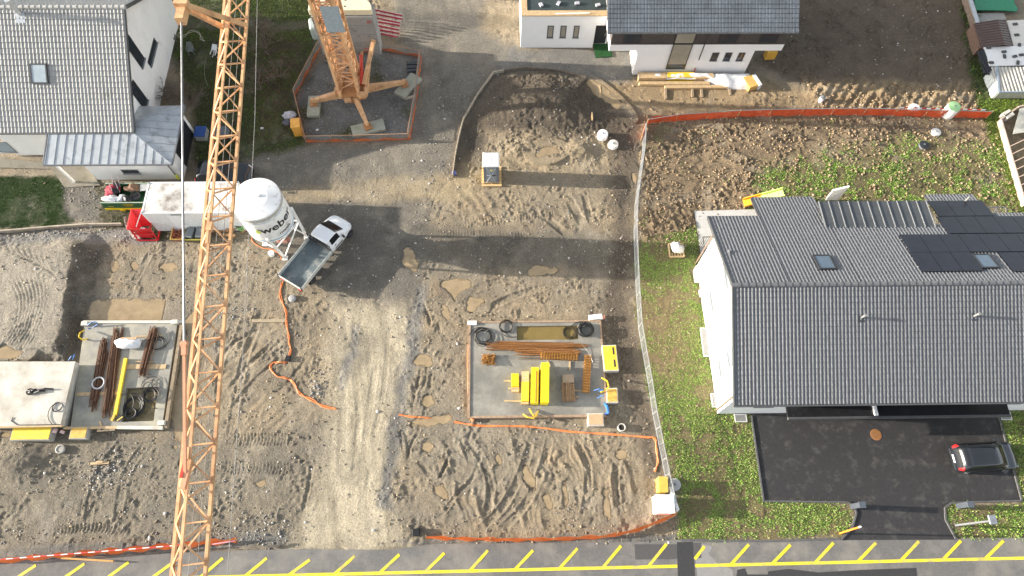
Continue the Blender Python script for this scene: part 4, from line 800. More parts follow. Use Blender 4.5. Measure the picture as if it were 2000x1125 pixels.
# A-frame strut and the tie that carries the jib
sb = 0.0
for s_ in np.arange(-2.5, 3.0, .05):
    if abs(UV(*J(s_, 0, 0))[1]-57) < 6: sb = float(s_); break
ap = PX(356, 10, jb.x+jd.x*(sb+1.0)-.02); ap = Vector(ap)
MB().bar(J(sb, -W2, .05), ap+Vector((-.10, 0, 0)), .15).bar(J(sb, W2, .05), ap+Vector((.12, 0, 0)), .15).bar(ap+Vector((-.2, 0, 0)), ap+Vector((.22, 0, 0)), .22, .35).box(ap+Vector((0, -.3, -.1)), (.26, .55, .3)).build('tie_strut', CR, ck)
se = 18.0
tj = Vector(J(se, 0, HT+.15))
mid = None
def tie_pt(f_): return ap.lerp(tj, f_)
fb = min(np.linspace(.2, .95, 200), key=lambda f_: abs(UV(*tie_pt(f_))[1]-672))
MB().tube([ap+Vector((0, -.4, -.1)), tie_pt(fb)], .032, 8).build('tie_rope', mt('steel_rope', (.30, .30, .30), .45, .5, var=.35, scale=3), ck)
MB().bar(tie_pt(fb), tj, .075, .09).bar(tie_pt(fb-.006), tie_pt(fb+.022), .13, .14).cyl(tie_pt(fb)+Vector((-.09, 0, 0)), tie_pt(fb)+Vector((.09, 0, 0)), .08, n=10).box(tj, (.14, .5, .14), -.08).build('tie_bar', mt('salmon_tie', (.62, .30, .17), .5, var=.1), ck)
MB().box(J(se-.3, -.05, HT+.2), (.08, .5, .08), -.08).build('red_link', mt('red_paint', (.52, .05, .03), .4), ck)
hr = MB(); hr.tube([G(503.5, -40, 19.5), G(498, 230, 18.8), G(474, 700, 18.8), G(443, 1140, 19.6)], .011, 5); hr.tube([J(-14, .1, -.25), J(6, .1, -.28), J(28, .1, -.25)], .010, 5).tube([J(-14, -.12, -.25), J(28, -.12, -.27)], .010, 5); hr.build('hoist_rope', mt('steel_rope_thin', (.30, .30, .29), .5, .4), ck)
# bits round the foot of the mast
for i, (dx_, dy_, dz_, sx_, sy_, sz_) in enumerate(((-.95, -.55, 1.45, .35, .3, .7), (.95, -.75, 1.4, .3, .35, .8), (-.2, -1.05, 1.2, .5, .25, .5), (.55, .9, 2.3, .6, .5, .6))): MB().box((mxc+dx_, myc+dy_, dz_), (sx_, sy_, sz_), .1*i).build('control_box', CRD if i % 2 else CR, ck, bevel=.02)
for a_ in (-.72, .72): MB().bar((mxc+a_, myc-.95, 1.2), (mxc+a_*1.02, myc-.72, 4.2), .2, .16).build('mast_shoe', CR, ck)
m_ = MB()
for x in (-.2, .2): m_.bar((mxc+x, myc-.45, 1.9), (mxc+x, myc-.45, 22), .03)
for k in range(60): m_.bar((mxc-.2, myc-.45, 2+k*.33), (mxc+.2, myc-.45, 2+k*.33), .022)
m_.build('ladder', STEEL, ck)
for q_, (u0, v0, u1, v1) in enumerate(((632, 112, 648, 112), (633, 118, 650, 120))): tag(MB().bar(G(u0, v0, .06), G(u1, v1, .06), .14, .1).build('beam', WOODO), ('upper dark beam lying inside the crane fence', 'lower dark beam lying inside the crane fence')[q_], 'beam')
# concrete pads under the feet
PADC = mt('pad_concrete', (.34, .34, .27), .85, var=.18, scale=3, dirt=(.22, .22, .14), dirt_amt=.45)
for (fx_, fy_, _), (w_, l_, a_), lb_ in zip(feet, ((.95, 1.9, .02), (1.05, 2.3, -.58), (2.5, 1.0, .28), (1.2, 1.8, .2)), ('mossy concrete pad under the left leg of the crane', 'tilted pale concrete pad under the right leg of the crane', 'flat concrete pad under the front leg of the crane by the mesh', 'concrete pad under the rear leg of the crane behind the ballast')):
    tag(MB().box((fx_+(0.25 if a_ < -.3 else 0), fy_-(.15 if a_ == .02 else 0), .14), (w_, l_, .27), a_).build('concrete_pad', PADC, bevel=.02), lb_, 'concrete pad', 'pads under the crane legs')
# ------- mesh fence round the crane base
MESH = mt('mesh_wire', (.45, .45, .43), .45, .6); ONET = net_mat('orange_net', (.58, .15, .05), .38, 38); OFR = mt('rusty_orange_frame', (.40, .25, .16), .6, var=.25)
def mesh_panel(a, b2, hh, label, group, lean=0.0, net=True, wire=MESH, frame=OFR, step=.10, name='fence_panel', z=None):
    a, b2 = Vector(a), Vector(b2); d = (b2-a); L_ = d.length; u_ = d.normalized(); n = Vector((-u_.y, u_.x, 0))*lean
    t = thing(name, label, 'fence panel', tuple((a+b2)/2), group); P_ = lambda s_, z_: a+u_*s_+n*z_+Vector((0, 0, z_))
    f_ = MB()
    for p, q_ in ((P_(0, .03), P_(L_, .03)), (P_(0, hh), P_(L_, hh)), (P_(0, 0), P_(0, hh)), (P_(L_, 0), P_(L_, hh)), (P_(L_/2, 0), P_(L_/2, hh))): f_.bar(p, q_, .04)
    f_.build('frame', frame, t); w_ = MB(); k = int(L_/step)
    for i in range(1, k): w_.bar(P_(i*L_/k, .03), P_(i*L_/k, hh), .012)
    for i in range(1, 4): w_.bar(P_(0, hh*i/4), P_(L_, hh*i/4), .010)
    w_.build('wire_mesh', wire, t)
    if net:
        g_ = []; m_ = max(4, int(L_/.25))
        for r_ in range(4):
            g_.append([tuple(P_(L_*i/m_, .02+hh*.5*r_/3*(.7+.3*math.sin(i*.9)))+Vector((random.uniform(-.03, .03)+.04, random.uniform(-.03, .03)-.05, 0))) for i in range(m_+1)])
        MB().grid(g_).build('net', ONET, t, smooth=True)
    return t
fp = [G(u, v) for u, v in plist(634, 76, 576, 188, 598, 277, 700, 275, 800, 272, 814, 190, 823, 112, 775, 103, 742, 98)]
fl = ['upper left mesh panel of the crane fence beside the brown bank', 'netted panel of the crane fence behind the orange switch cabinet', 'silver mesh panel of the crane fence nearest the switch cabinet', 'silver mesh panel of the crane fence in front of the front leg', 'netted panel of the crane fence along the gravel lane', 'netted panel of the crane fence beside the dark blocks', 'rust stained panel of the crane fence below the scaffold frames', 'rust stained panel of the crane fence touching the ballast']
for i in range(8): mesh_panel(fp[i], fp[i+1], .85, fl[i], 'mesh fence round the crane', -.12 if i in (2, 3) else .08, True, step=.09)
# ================================================================= SILO
sf = [G(558, 505), G(518, 477), G(599, 462)]; scx, scy = -14.93, 22.0; SR = 1.52
si = thing('silo', 'white mortar silo on splayed legs with black lettering', 'silo', (scx, scy, 0))
SIW = mt('silo_white', (.80, .80, .78), .45, var=.04, scale=2, dirt=(.42, .40, .35), dirt_amt=.45, dscale=2.6)
zt_, zb_ = 6.35, 3.45
MB().lathe((scx, scy, 0), [(.25, 2.0), (.35, 2.1), (SR-.02, zb_), (SR, zb_+.02), (SR, zt_), (SR-.03, zt_+.06), (SR*.5, zt_+.22), (.02, zt_+.26)], 56).build('body', SIW, si, smooth=False)
BLU = mt('blue_stripe', (.08, .30, .52), .5)
def band(z0, z1, mat, name, r=.006, a0=0, a1=360):
    n = max(6, int((a1-a0)/5)); R_ = SR+r
    P_ = [[(scx+R_*math.cos(rad(a0+(a1-a0)*i/n)), scy+R_*math.sin(rad(a0+(a1-a0)*i/n)), z) for i in range(n+1)] for z in (z0, z1)]
    return MB().grid(P_).build(name, mat, si)
band(3.62, 3.70, BLU, 'stripe'); band(5.86, 5.90, BLU, 'stripe', a0=-100, a1=-10)
band(6.02, 6.30, mt('grey_rim', (.42, .41, .38), .6, var=.3, scale=5), 'rim_band', .015)
lgm = MB()
legs = [Vector(p) for p in sf]; legs.append(Vector((2*scx-sf[0][0]-.4, 2*scy-sf[0][1], 0)))
for p in legs:
    d = Vector((p.x-scx, p.y-scy, 0)).normalized(); tpt = Vector((scx, scy, zb_+.55))+d*(SR+.06)
    lo = MB().bar((p.x, p.y, .05), tpt, .15, .15).box((p.x, p.y, .05), (.34, .34, .10)).build('leg', SIW, si)
ang = sorted(legs, key=lambda p: math.atan2(p.y-scy, p.x-scx)); bm_ = MB()
for i in range(4):
    p, q_ = ang[i], ang[(i+1) % 4]; c0 = Vector((scx, scy, zb_+.3))
    def onleg(a, z): d = Vector((a.x-scx, a.y-scy, 0)).normalized(); t = Vector((scx, scy, zb_+.55))+d*(SR+.06); return Vector((a.x, a.y, 0)).lerp(t, z/(zb_+.55))
    bm_.bar(onleg(p, 2.2), onleg(q_, 2.2), .08).bar(onleg(p, .25), onleg(q_, 2.15), .07)
bm_.cyl((scx, scy, 1.2), (scx, scy, 2.1), .2, .3, 12); bm_.build('bracing', SIW, si)
MB().cyl((scx-.3, scy, .9), (scx+.5, scy-.1, 1.1), .22, n=12).box((scx+.1, scy, 1.25), (.5, .4, .35)).build('mixing_pump', mt('rusty_pump', (.30, .14, .10), .6, var=.3), si)
MB().cyl((scx+.2, scy+.1, zt_+.2), (scx+.2, scy+.1, zt_+.32), .12, n=10).cyl((scx-.5, scy-.4, zt_+.18), (scx-.5, scy-.4, zt_+.24), .05, n=8).build('filler_cap', mt('cap_grey', (.5, .5, .5), .5), si)
def text_on_silo(s_, size, zc_, ac, mat, name, slope=0.0, shear=.0, bold=0.0):
    cu = bpy.data.curves.new('letters', 'FONT'); cu.body = s_; cu.size = size; cu.align_x = 'CENTER'; cu.shear = shear; cu.offset = bold; cu.resolution_u = 4
    ob = bpy.data.objects.new('letters', cu); COL.objects.link(ob); dg = bpy.context.evaluated_depsgraph_get(); me_ = bpy.data.meshes.new_from_object(ob.evaluated_get(dg)); bpy.data.objects.remove(ob)
    bm = bmesh.new(); bm.from_mesh(me_); bmesh.ops.triangulate(bm, faces=bm.faces); bmesh.ops.subdivide_edges(bm, edges=[e for e in bm.edges if e.calc_length() > .12], cuts=2, use_grid_fill=False)
    for v_ in bm.verts:
        a = ac+v_.co.x/SR; z = zc_+v_.co.y+slope*v_.co.x; R_ = SR+.012; v_.co = (scx+R_*math.cos(a), scy+R_*math.sin(a), z)
    bm.to_mesh(me_); bm.free(); me_.name = name; o = bpy.data.objects.new(name, me_); COL.objects.link(o); me_.materials.append(mat); o.parent = si
    o.location = -Vector((scx, scy, 0)); OW[o.name] = OW[si.name]; return o
BLK = mt('black_letter', (.02, .02, .022), .5)
ac_ = rad(-52)
text_on_silo('weber', .98, 4.68, ac_+.18, BLK, 'lettering', 0, .0, .022); text_on_silo('maxit', .42, 3.98, ac_+.30, BLK, 'lettering', 0, .0, .008)
el = []
for i in range(40):
    t_ = 2*math.pi*i/40; a = ac_+.30+.62*math.cos(t_)/SR; el.append((scx+(SR+.012)*math.cos(a), scy+(SR+.012)*math.sin(a), 4.12+.30*math.sin(t_)))
MB().tube(el, .012, 4, True).build('oval_line', mt('grey_line', (.45, .45, .45), .5), si)
def wrap(pts, mat, name):
    q_ = [(scx+(SR+.012)*math.cos(ac_+x/SR), scy+(SR+.012)*math.sin(ac_+x/SR), z) for x, z in pts]; MB().sheet(q_).build(name, mat, si)
wrap([(-1.32, 4.78), (-1.12, 4.66), (-.98, 4.80), (-1.05, 5.02), (-1.25, 5.08)], mt('leaf_green', (.55, .65, .06), .5), 'emblem'); wrap([(-1.6, 5.25), (-1.05, 5.06), (-1.0, 5.16), (-1.2, 5.32)], BLK, 'emblem')
# ================================================================= SITE CONTAINER
CW = mt('container_white', (.80, .80, .79), .5, var=.03, scale=1.5, dirt=(.36, .33, .28), dirt_amt=.22, dscale=.8)
cx0, cx1 = -24.0, -17.85; cy0, cy1 = 23.2, 25.66; ch_ = 2.6
cn = thing('site_container', 'white site container with dirt stains on its flat roof behind the crane jib', 'container', ((cx0+cx1)/2, (cy0+cy1)/2, 0))
cb_ = MB().bx(cx0+.05, cx1-.05, cy0+.05, cy1-.05, .12, ch_-.06)
for i in range(44):
    x = cx0+.15+i*(cx1-cx0-.3)/44; cb_.bx(x, x+.075, cy0+.018, cy0+.049, .25, ch_-.2)
cb_.build('body', CW, cn)
fr = MB()
for x in (cx0, cx1-.16):
    for y in (cy0, cy1-.16): fr.bx(x, x+.16, y, y+.16, .1, ch_)
for y in (cy0, cy1-.1): fr.bx(cx0+.161, cx1-.161, y, y+.1, ch_-.16, ch_-.003); fr.bx(cx0+.161, cx1-.161, y, y+.1, .1, .26)
for x in (cx0, cx1-.1): fr.bx(x, x+.1, cy0+.161, cy1-.161, ch_-.16, ch_-.003)
fr.build('frame', CW, cn); rfm = MB().bx(cx0+.1, cx1-.1, cy0+.1, cy1-.1, ch_-.055, ch_-.02); rfm.bx(cx0+.3, cx1-.3, (cy0+cy1)/2-.01, (cy0+cy1)/2+.01, ch_-.02, ch_-.008); rfm.build('roof', mt('container_roof', (.80, .80, .77), .55, var=.05, scale=1, dirt=(.15, .12, .09), dirt_amt=.72, dscale=.42), cn)
cc_ = MB()
for x in (cx0+.08, cx1-.08):
    for y in (cy0+.08, cy1-.08): cc_.box((x, y, ch_+.012), (.10, .12, .03))
cc_.build('corner_fitting', GREYF, cn)
dx = PY(345, 430, cy0)[0]; d_ = MB().bx(dx-.45, dx+.45, cy0-.012, cy0+.015, .3, 2.25).build('door', CW, cn); MB().bx(dx+.3, dx+.4, cy0-.05, cy0-.013, 1.1, 1.16).build('handle', GREYF, d_)
MB().bx(cx0+1.9, cx0+2.7, cy0-.03, cy0+.0, 2.35, 2.42).build('vent', GREYF, cn)
# ================================================================= VEHICLES
TYRE = mt('tyre_rubber', (.02, .02, .021), .85); RIM = mt('wheel_rim', (.42, .43, .44), .35, .8); RIMD = mt('dark_rim', (.10, .10, .11), .4, .6)
CGL = mt('car_glass', (.010, .012, .014), .14, spec=.6, var=0.0)
def sm(a, n=2):
    a = np.array(a, float)
    for _ in range(n): b_ = a.copy(); b_[1:-1] = (a[:-2]+2*a[1:-1]+a[2:])/4; a = b_
    return a
class Shell:
    """a car body: stations along x with half width, sill, belt line, roof line and roof half width"""
    def __init__(s, st, n=64):
        st = np.array(st, float); s.x = np.linspace(st[0, 0], st[-1, 0], n); s.c = [sm(np.interp(s.x, st[:, 0], st[:, i])) for i in range(1, 6)]
    def p(s, x, t, side):
        w_, zb, zs, zr, wr = [float(np.interp(x, s.x, c)) for c in s.c]; zr = max(zr, zs+.005)
        R_ = [(0, zb), (w_*.9, zb), (w_*.985, zb+.16), (w_, (zb+zs)/2+.05), (w_*.985, zs-.06), (w_*.94, zs), ((w_*.94+wr)/2+.02, (zs+zr)/2), (wr+.01, zr-.06*min(1, (zr-zs)/.2)), (wr*.86, zr-.012), (0, zr+.02)]
        i = min(int(t), 8); f_ = t-i; a, b_ = R_[i], R_[i+1]
        return (x, side*(a[0]+(b_[0]-a[0])*f_), a[1]+(b_[1]-a[1])*f_)
    def body(s, mb):
        ts = [0, 1, 1.5, 2, 2.5, 3, 3.5, 4, 4.5, 5, 5.5, 6, 6.5, 7, 7.5, 8, 8.5, 9]
        rows = [[s.p(x, t, 1) for t in ts]+[s.p(x, t, -1) for t in reversed(ts[1:-1])] for x in s.x]; n = len(rows[0]); vs = [q for r_ in rows for q in r_]; k = len(rows)
        fs = [(i*n+j, (i+1)*n+j, (i+1)*n+(j+1) % n, i*n+(j+1) % n) for i in range(k-1) for j in range(n)]+[tuple(range(n)), tuple(reversed(range((k-1)*n, k*n)))]
        return mb.add(vs, fs)
    def patch(s, mb, x0, x1, t0, t1, side, off=(0, 0, 0), nx_=10, nt_=5, xt=0.0):
        P_ = []
        for i in range(nx_+1):
            P_.append([tuple(np.array(s.p(x0+(x1-x0)*i/nx_+xt*(t0+(t1-t0)*j/nt_-t0), t0+(t1-t0)*j/nt_, side))+np.array((off[0], off[1]*side, off[2]))) for j in range(nt_+1)])
        return mb.grid(P_)
def wheel(parent, x, y, r, wd, rim=RIM):
    o = MB().tube([(x, y-wd/2, r), (x, y-wd/2+.03, r), (x, y+wd/2-.03, r), (x, y+wd/2, r)], [r-.04, r, r, r-.04], 22).build('wheel', TYRE, parent, local=True)
    sgn = 1 if y > 0 else -1; MB().cyl((x, y+sgn*(wd/2-.02), r), (x, y+sgn*(wd/2+.008), r), r*.64, n=18).cyl((x, y+sgn*(wd/2+.008), r), (x, y+sgn*(wd/2+.03), r), r*.2, n=10).build('rim', rim, o, local=True)
def make_car(label, paint, loc, rz):
    c = thing('parked_car', label, 'car', loc, None, rz)
    S = Shell([(-1.95, .70, .42, .70, .72, .55), (-1.90, .80, .30, .90, .95, .62), (-1.72, .84, .22, .96, 1.28, .60), (-1.35, .855, .20, .97, 1.45, .60), (-.6, .86, .19, .97, 1.50, .61), (.15, .86, .19, .96, 1.46, .60), (.55, .86, .19, .96, 1.30, .59), (1.02, .855, .20, .94, .97, .62), (1.55, .83, .22, .84, .87, .58), (1.83, .74, .26, .70, .73, .5), (1.95, .58, .34, .56, .58, .36)])
    b_ = S.body(MB()).build('body', paint, c, smooth=True, local=True)
    w_ = MB(); S.patch(w_, .22, .98, 7.2, 9, 1, (.012, 0, .012)); S.patch(w_, .22, .98, 7.2, 9, -1, (.012, 0, .012)); w_.build('windscreen', CGL, c, smooth=True, local=True)
    w_ = MB(); S.patch(w_, -1.86, -1.50, 7.4, 9, 1, (-.012, 0, .012)); S.patch(w_, -1.86, -1.50, 7.4, 9, -1, (-.012, 0, .012)); w_.build('rear_window', CGL, c, smooth=True, local=True)
    for sd_ in (1, -1):
        w_ = MB(); S.patch(w_, -1.5, -.5, 5.25, 6.85, sd_, (0, .01, .004)); S.patch(w_, -.43, .5, 5.25, 6.85, sd_, (0, .01, .004)); w_.build('side_window', CGL, c, smooth=True, local=True)
        m_ = MB(); S.patch(m_, -1.93, -1.76, 4.6, 6.9, sd_, (-.02, .012, .004), 4, 5); m_.build('tail_light', mt('tail_light', (.65, .02, .02), .15, spec=.6), c, smooth=True, local=True)
        m_ = MB(); S.patch(m_, 1.66, 1.90, 4.2, 6.2, sd_, (.015, .01, .01), 4, 4); m_.build('headlight', mt('lamp_glass', (.62, .65, .68), .08, .3), c, smooth=True, local=True)
        MB().box((.72, sd_*.98, .98), (.14, .2, .13), sd_*.2).build('mirror', paint, c, local=True, bevel=.03)
        for x in (-1.22, 1.22): wheel(c, x, sd_*.76, .305, .19)
    MB().box((-1.97, 0, .62), (.03, .5, .11)).build('number_plate', WHITE, c, local=True); MB().box((-1.93, 0, .40), (.10, 1.4, .2)).build('bumper', paint, c, local=True, bevel=.04)
    return c
BLKP = mt('black_car_paint', (.014, .017, .022), .12, .0, var=.05, spec=.8)
p0, p1 = G(1866, 895, .75), G(1986, 888, .75); cc = ((p0[0]+p1[0])/2, (p0[1]+p1[1])/2, .01)
car = make_car('shiny black hatchback with red tail lights parked on the black driveway', BLKP, cc, math.atan2(p1[1]-p0[1], p1[0]-p0[0]))
p0, p1 = G(384, 342, .6), G(498, 345, .6)
dup(car, ((p0[0]+p1[0])/2-.1, (p0[1]+p1[1])/2+.15, .0), math.atan2(p1[1]-p0[1], p1[0]-p0[0]), 'dark car half hidden between the white container and the annex')
# ------- white pickup with a drop-side bed
WP = mt('white_car_paint', (.80, .81, .82), .2, var=.02, spec=.6); BEDM = mt('bed_floor', (.115, .145, .16), .5, var=.3, scale=1.5, dirt=(.38, .38, .35), dirt_amt=.45, dscale=1.6); BEDS = mt('bed_side', (.66, .67, .63), .35, .3, var=.08)
r0 = (np.array(G(539, 533, 1.15))+np.array(G(591, 567, 1.15)))/2; f0 = (np.array(G(600.5, 459, 1.15))+np.array(G(649, 495, 1.15)))/2; dr_ = (f0-r0)[:2]; bl_ = float(np.hypot(*dr_)); az = math.atan2(dr_[1], dr_[0]); bw = 2.0
ctr = r0[:2]+dr_/np.hypot(*dr_)*(bl_+.05)                    # local origin: the front end of the bed
pk = thing('pickup_truck', 'white single cab pickup with an empty grey drop side bed', 'pickup', (float(ctr[0]), float(ctr[1]), 0), None, az)
x0 = -bl_-.05
S = Shell([(.02, .80, .45, 1.18, 1.80, .62), (.06, .86, .40, 1.20, 1.86, .66), (.5, .88, .36, 1.18, 1.90, .67), (.95, .89, .35, 1.16, 1.84, .65), (1.15, .89, .35, 1.15, 1.70, .64), (1.75, .88, .36, 1.10, 1.16, .66), (2.15, .84, .38, .98, 1.03, .60), (2.42, .72, .40, .84, .88, .46), (2.52, .56, .44, .68, .70, .34)])
S.body(MB()).build('cab', WP, pk, smooth=True, local=True)
w_ = MB(); S.patch(w_, 1.02, 1.72, 7.15, 9, 1, (.014, 0, .014)); S.patch(w_, 1.02, 1.72, 7.15, 9, -1, (.014, 0, .014)); w_.build('windscreen', CGL, pk, smooth=True, local=True)
w_ = MB().add([(.012, -.6, 1.25), (.012, .6, 1.25), (.012, .55, 1.72), (.012, -.55, 1.72)], [(0, 1, 2, 3)][::-1]); w_.build('rear_window', CGL, pk, local=True)
for sd_ in (1, -1):
    w_ = MB(); S.patch(w_, .3, 1.12, 5.2, 6.85, sd_, (0, .012, .004)); w_.build('side_window', CGL, pk, smooth=True, local=True)
    m_ = MB(); S.patch(m_, 2.18, 2.44, 4.3, 6.4, sd_, (.015, .012, .012), 4, 4); m_.build('headlight', mt('lamp_glass', (.62, .65, .68), .08, .3), pk, smooth=True, local=True)
    MB().box((1.28, sd_*1.02, 1.22), (.14, .22, .2), sd_*.2).build('mirror', FRAME, pk, local=True, bevel=.03)
    MB().box((.78, sd_*.905, .72), (.8, .02, .09)).build('side_trim', FRAME, pk, local=True); MB().box((.5, sd_*.9, 1.05), (.16, .02, .035)).build('door_handle', FRAME, pk, local=True)
    for x in (x0+1.05, 1.92): wheel(pk, x, sd_*.80, .34, .22, RIMD)
    MB().bx(x0+.02, -.06, min(sd_*(bw/2-.03), sd_*bw/2), max(sd_*(bw/2-.03), sd_*bw/2), .80, 1.17).build('bed_side', BEDS, pk, local=True)
MB().bx(x0-.012, x0+.018, -bw/2, bw/2, .80, 1.17).build('tailgate', BEDS, pk, local=True)
MB().bx(x0+.02, -.06, -bw/2+.031, bw/2-.031, .74, .82).build('bed_floor', BEDM, pk, local=True)
hb_ = MB(); hb_.bx(-.055, -.02, -bw/2, bw/2, .82, 1.22); hb_.bar((-.04, -bw/2, 1.7), (-.04, bw/2, 1.7), .07)
for y in np.linspace(-bw/2+.03, bw/2-.03, 9): hb_.bar((-.04, y, 1.22), (-.04, y, 1.7), .04)
hb_.build('headboard', FRAME, pk, local=True)
MB().bx(x0+.1, 1.6, -.45, .45, .42, .70).build('chassis', FRAME, pk, local=True)
for sd_ in (1, -1):
    MB().box((x0, sd_*(bw/2-.02), 1.0), (.06, .07, .42)).build('corner_post', FRAME, pk, local=True)
    MB().box((x0-.02, sd_*.75, .66), (.04, .3, .1)).build('tail_light', mt('tail_light', (.65, .02, .02), .15), pk, local=True)
# ================================================================= THINGS BY THE CONTAINER
sx0, sy0 = G(207, 405, .5)[0]+.05, G(207, 408, .2)[1]; sx1 = cx0-.0+1.2; sw_ = 2.0
GRN = mt('skip_green', (.025, .10, .045), .45, var=.1, dirt=(.12, .13, .09), dirt_amt=.2); SKY_ = mt('skip_yellow', (.72, .52, .02), .45)
sx0, sy0 = G(203, 407, .35)[0], G(205, 409, .15)[1]; sy1 = G(220, 358, 1.1)[1]; sx1 = cx0+.0-.02; sh = 1.05
sk_ = thing('skip', 'green and yellow waste skip full of junk between annex and container', 'skip', ((sx0+sx1)/2, (sy0+sy1)/2, 0))
w_ = MB().hexa([(sx0+.1, sy0+.1, .15), (sx1, sy0+.1, .15), (sx1, sy1, .15), (sx0+.1, sy1, .15), (sx0+.1, sy0+.1, .22), (sx1, sy0+.1, .22), (sx1, sy1, .22), (sx0+.1, sy1, .22)])
w_.slab([(sx0, sy0, .22), (sx1, sy0, .22), (sx1, sy0+.0, sh), (sx0+.1, sy0+.0, sh)], .05); w_.slab([(sx1, sy1, .22), (sx0+.1, sy1, .22), (sx0+.1, sy1, sh), (sx1, sy1, sh)], .05); w_.slab([(sx0+.1, sy1, .22), (sx0+.1, sy0+.05, .22), (sx0+.1, sy0+.05, sh*.75), (sx0+.1, sy1, sh*.75)], .05); w_.slab([(sx1-.05, sy0+.05, .22), (sx1-.05, sy1, .22), (sx1-.05, sy1, sh), (sx1-.05, sy0+.05, sh)], .05)
w_.build('bin', GRN, sk_); MB().bx(sx0+.05, sx1, sy0-.035, sy0-.002, .12, .34).box((sx0+1.2, sy0-.04, .10), (.35, .06, .2)).build('yellow_rail', SKY_, sk_)
MB().bar((sx0+.1, sy0+.0, sh+.02), (sx1, sy0, sh+.02), .07, .05).bar((sx0+.1, sy1, sh+.02), (sx1, sy1, sh+.02), .07, .05).build('top_rim', mt('skip_rim', (.30, .38, .30), .5), sk_)
yl_ = MB()
for k in range(9): yl_.box((sx0+1.55+k*.085, sy0-.012, .78), (.055, .01, .075))
for k in range(7): yl_.box((sx0+1.68+k*.07, sy0-.012, .62), (.035, .01, .04))
for k in range(5): yl_.box((sx0+.45+k*.08, sy0-.012, .56), (.05, .01, .06))
yl_.build('yellow_lettering', SKY_, sk_)
def rag(c, r, mat, name, label, cat, sq=.6, seed=0, group=None):
    rr = np.random.default_rng(seed); bm = bmesh.new(); bmesh.ops.create_icosphere(bm, subdivisions=3, radius=1)
    off = rr.uniform(0, 50, 2)
    for v_ in bm.verts:
        n_ = float(fbm(np.array(v_.co.x*1.2+off[0]+v_.co.z), np.array(v_.co.y*1.2+off[1]), .9, 3, 2)); k = 1+.75*n_; v_.co = Vector((v_.co.x*r[0]*k, v_.co.y*r[1]*k, max(-.25, v_.co.z*k)*r[0]*sq+.2*r[0]*sq))
    m_ = MB(); m_.add([v_.co+Vector(c) for v_ in bm.verts], [tuple(v_.index for v_ in f_.verts) for f_ in bm.faces]); bm.free(); return tag(m_.build(name, mat, smooth=True), label, cat, group)
PW = mt('white_plastic_sheet', (.72, .73, .74), .45, var=.1, scale=3); PB = mt('black_plastic', (.018, .018, .02), .4); RD = mt('red_paint2', (.58, .025, .03), .35, var=.1)
g_ = 'junk in the skip'
rag((sx0+.75, sy0+.38, .85), (.5, .3), PW, 'rubbish_bag', 'white plastic rubbish heap at the front of the skip', 'rubbish bag', .6, 3, g_); rag((sx0+1.35, sy0+.40, .85), (.4, .3), mt('pale_plastic', (.60, .61, .62), .4), 'rubbish_bag', 'crumpled pale plastic bag beside black sacks in the skip', 'rubbish bag', .6, 5, g_)
rag((sx0+1.85, sy0+.45, .85), (.45, .32), PB, 'rubbish_bag', 'black rubbish sacks in the middle of the skip', 'rubbish bag', .6, 7, g_); rag((sx0+2.0, sy0+1.3, .8), (.5, .4), mt('brown_cardboard', (.22, .13, .08), .8), 'cardboard_box', 'crushed brown cardboard in the middle of the skip', 'box', .5, 8, g_); rag((sx0+.55, sy0+1.2, .8), (.5, .5), mt('dark_red_cloth', (.28, .03, .05), .8), 'cloth_heap', 'dark red heap behind the white bags in the skip', 'cloth', .5, 9, g_)
tag(MB().box((sx0+3.0, sy0+1.35, .98), (.85, .6, .05), .1, .15).build('board', mt('grey_board', (.42, .43, .43), .6)), 'grey board lying in the skip next to the container', 'board', g_)
tag(MB().ring((sx0+2.45, sy0+.55, 1.08), .3, .045, 24, 6, (.35, .1)).cyl((sx0+2.45, sy0+.55, 1.0), (sx0+2.45, sy0+.55, 1.04), .28, n=20).build('bucket', PB), 'black tub with a pale rim in the skip', 'bucket', g_)
mt('pale_rim', (.6, .6, .6)); 
def skip_chair(x, y, a, label):
    t = thing('broken_chair', label, 'chair', (x, y, 1.0), g_, a); W_ = mt('pale_pink_wood', (.62, .48, .46), .6)
    MB().box((0, 0, .12), (.42, .42, .05), 0, .4).build('seat', PB, t, local=True); f_ = MB()
    for sx_ in (-.2, .2): f_.bar((sx_, .2, .1), (sx_+.04, .62, .45), .045).bar((sx_, -.2, .02), (sx_, .2, .22), .04)
    f_.build('frame', W_, t, local=True)
skip_chair(sx0+1.0, sy0+.95, .5, 'broken chair with a black seat nearest the front of the skip'); skip_chair(sx0+.95, sy0+1.45, .3, 'broken chair with a black seat at the back of the skip')
# red concrete bucket with its steel frame
kx, ky, _ = G(292, 452); kb = thing('concrete_bucket', 'red concrete skip bucket standing on the mud beside the timber edging', 'concrete bucket', (kx, ky, 0))
w_ = MB(); T_ = [(-.85, -.55, 1.35), (.75, -.55, 1.35), (.75, 1.05, 1.35), (-.85, 1.05, 1.35)]; B_ = [(-.35, -.45, .45), (.35, -.45, .45), (.35, .2, .45), (-.35, .2, .45)]
for i in range(4):
    a, b2, c_, d_ = [Vector(q)+Vector((kx, ky, 0)) for q in (B_[i], B_[(i+1) % 4], T_[(i+1) % 4], T_[i])]; w_.slab([a, b2, c_, d_], .03)
w_.build('hopper', RD, kb); f_ = MB()
for sx_ in (-.6, .75):
    f_.bar((kx+sx_, ky-.75, .05), (kx+sx_, ky+.6, .05), .09).bar((kx+sx_, ky-.75, .05), (kx+sx_, ky-.5, 1.3), .08).bar((kx+sx_, ky+.6, .05), (kx+sx_, ky+.7, 1.0), .08)
for y, z in ((-.75, .08), (-.6, .75), (.6, .08)): f_.bar((kx-.65, ky+y, z), (kx+.8, ky+y, z), .08)
f_.box((kx, ky-.5, .35), (.8, .12, .5)); f_.build('support_frame', RD, kb)
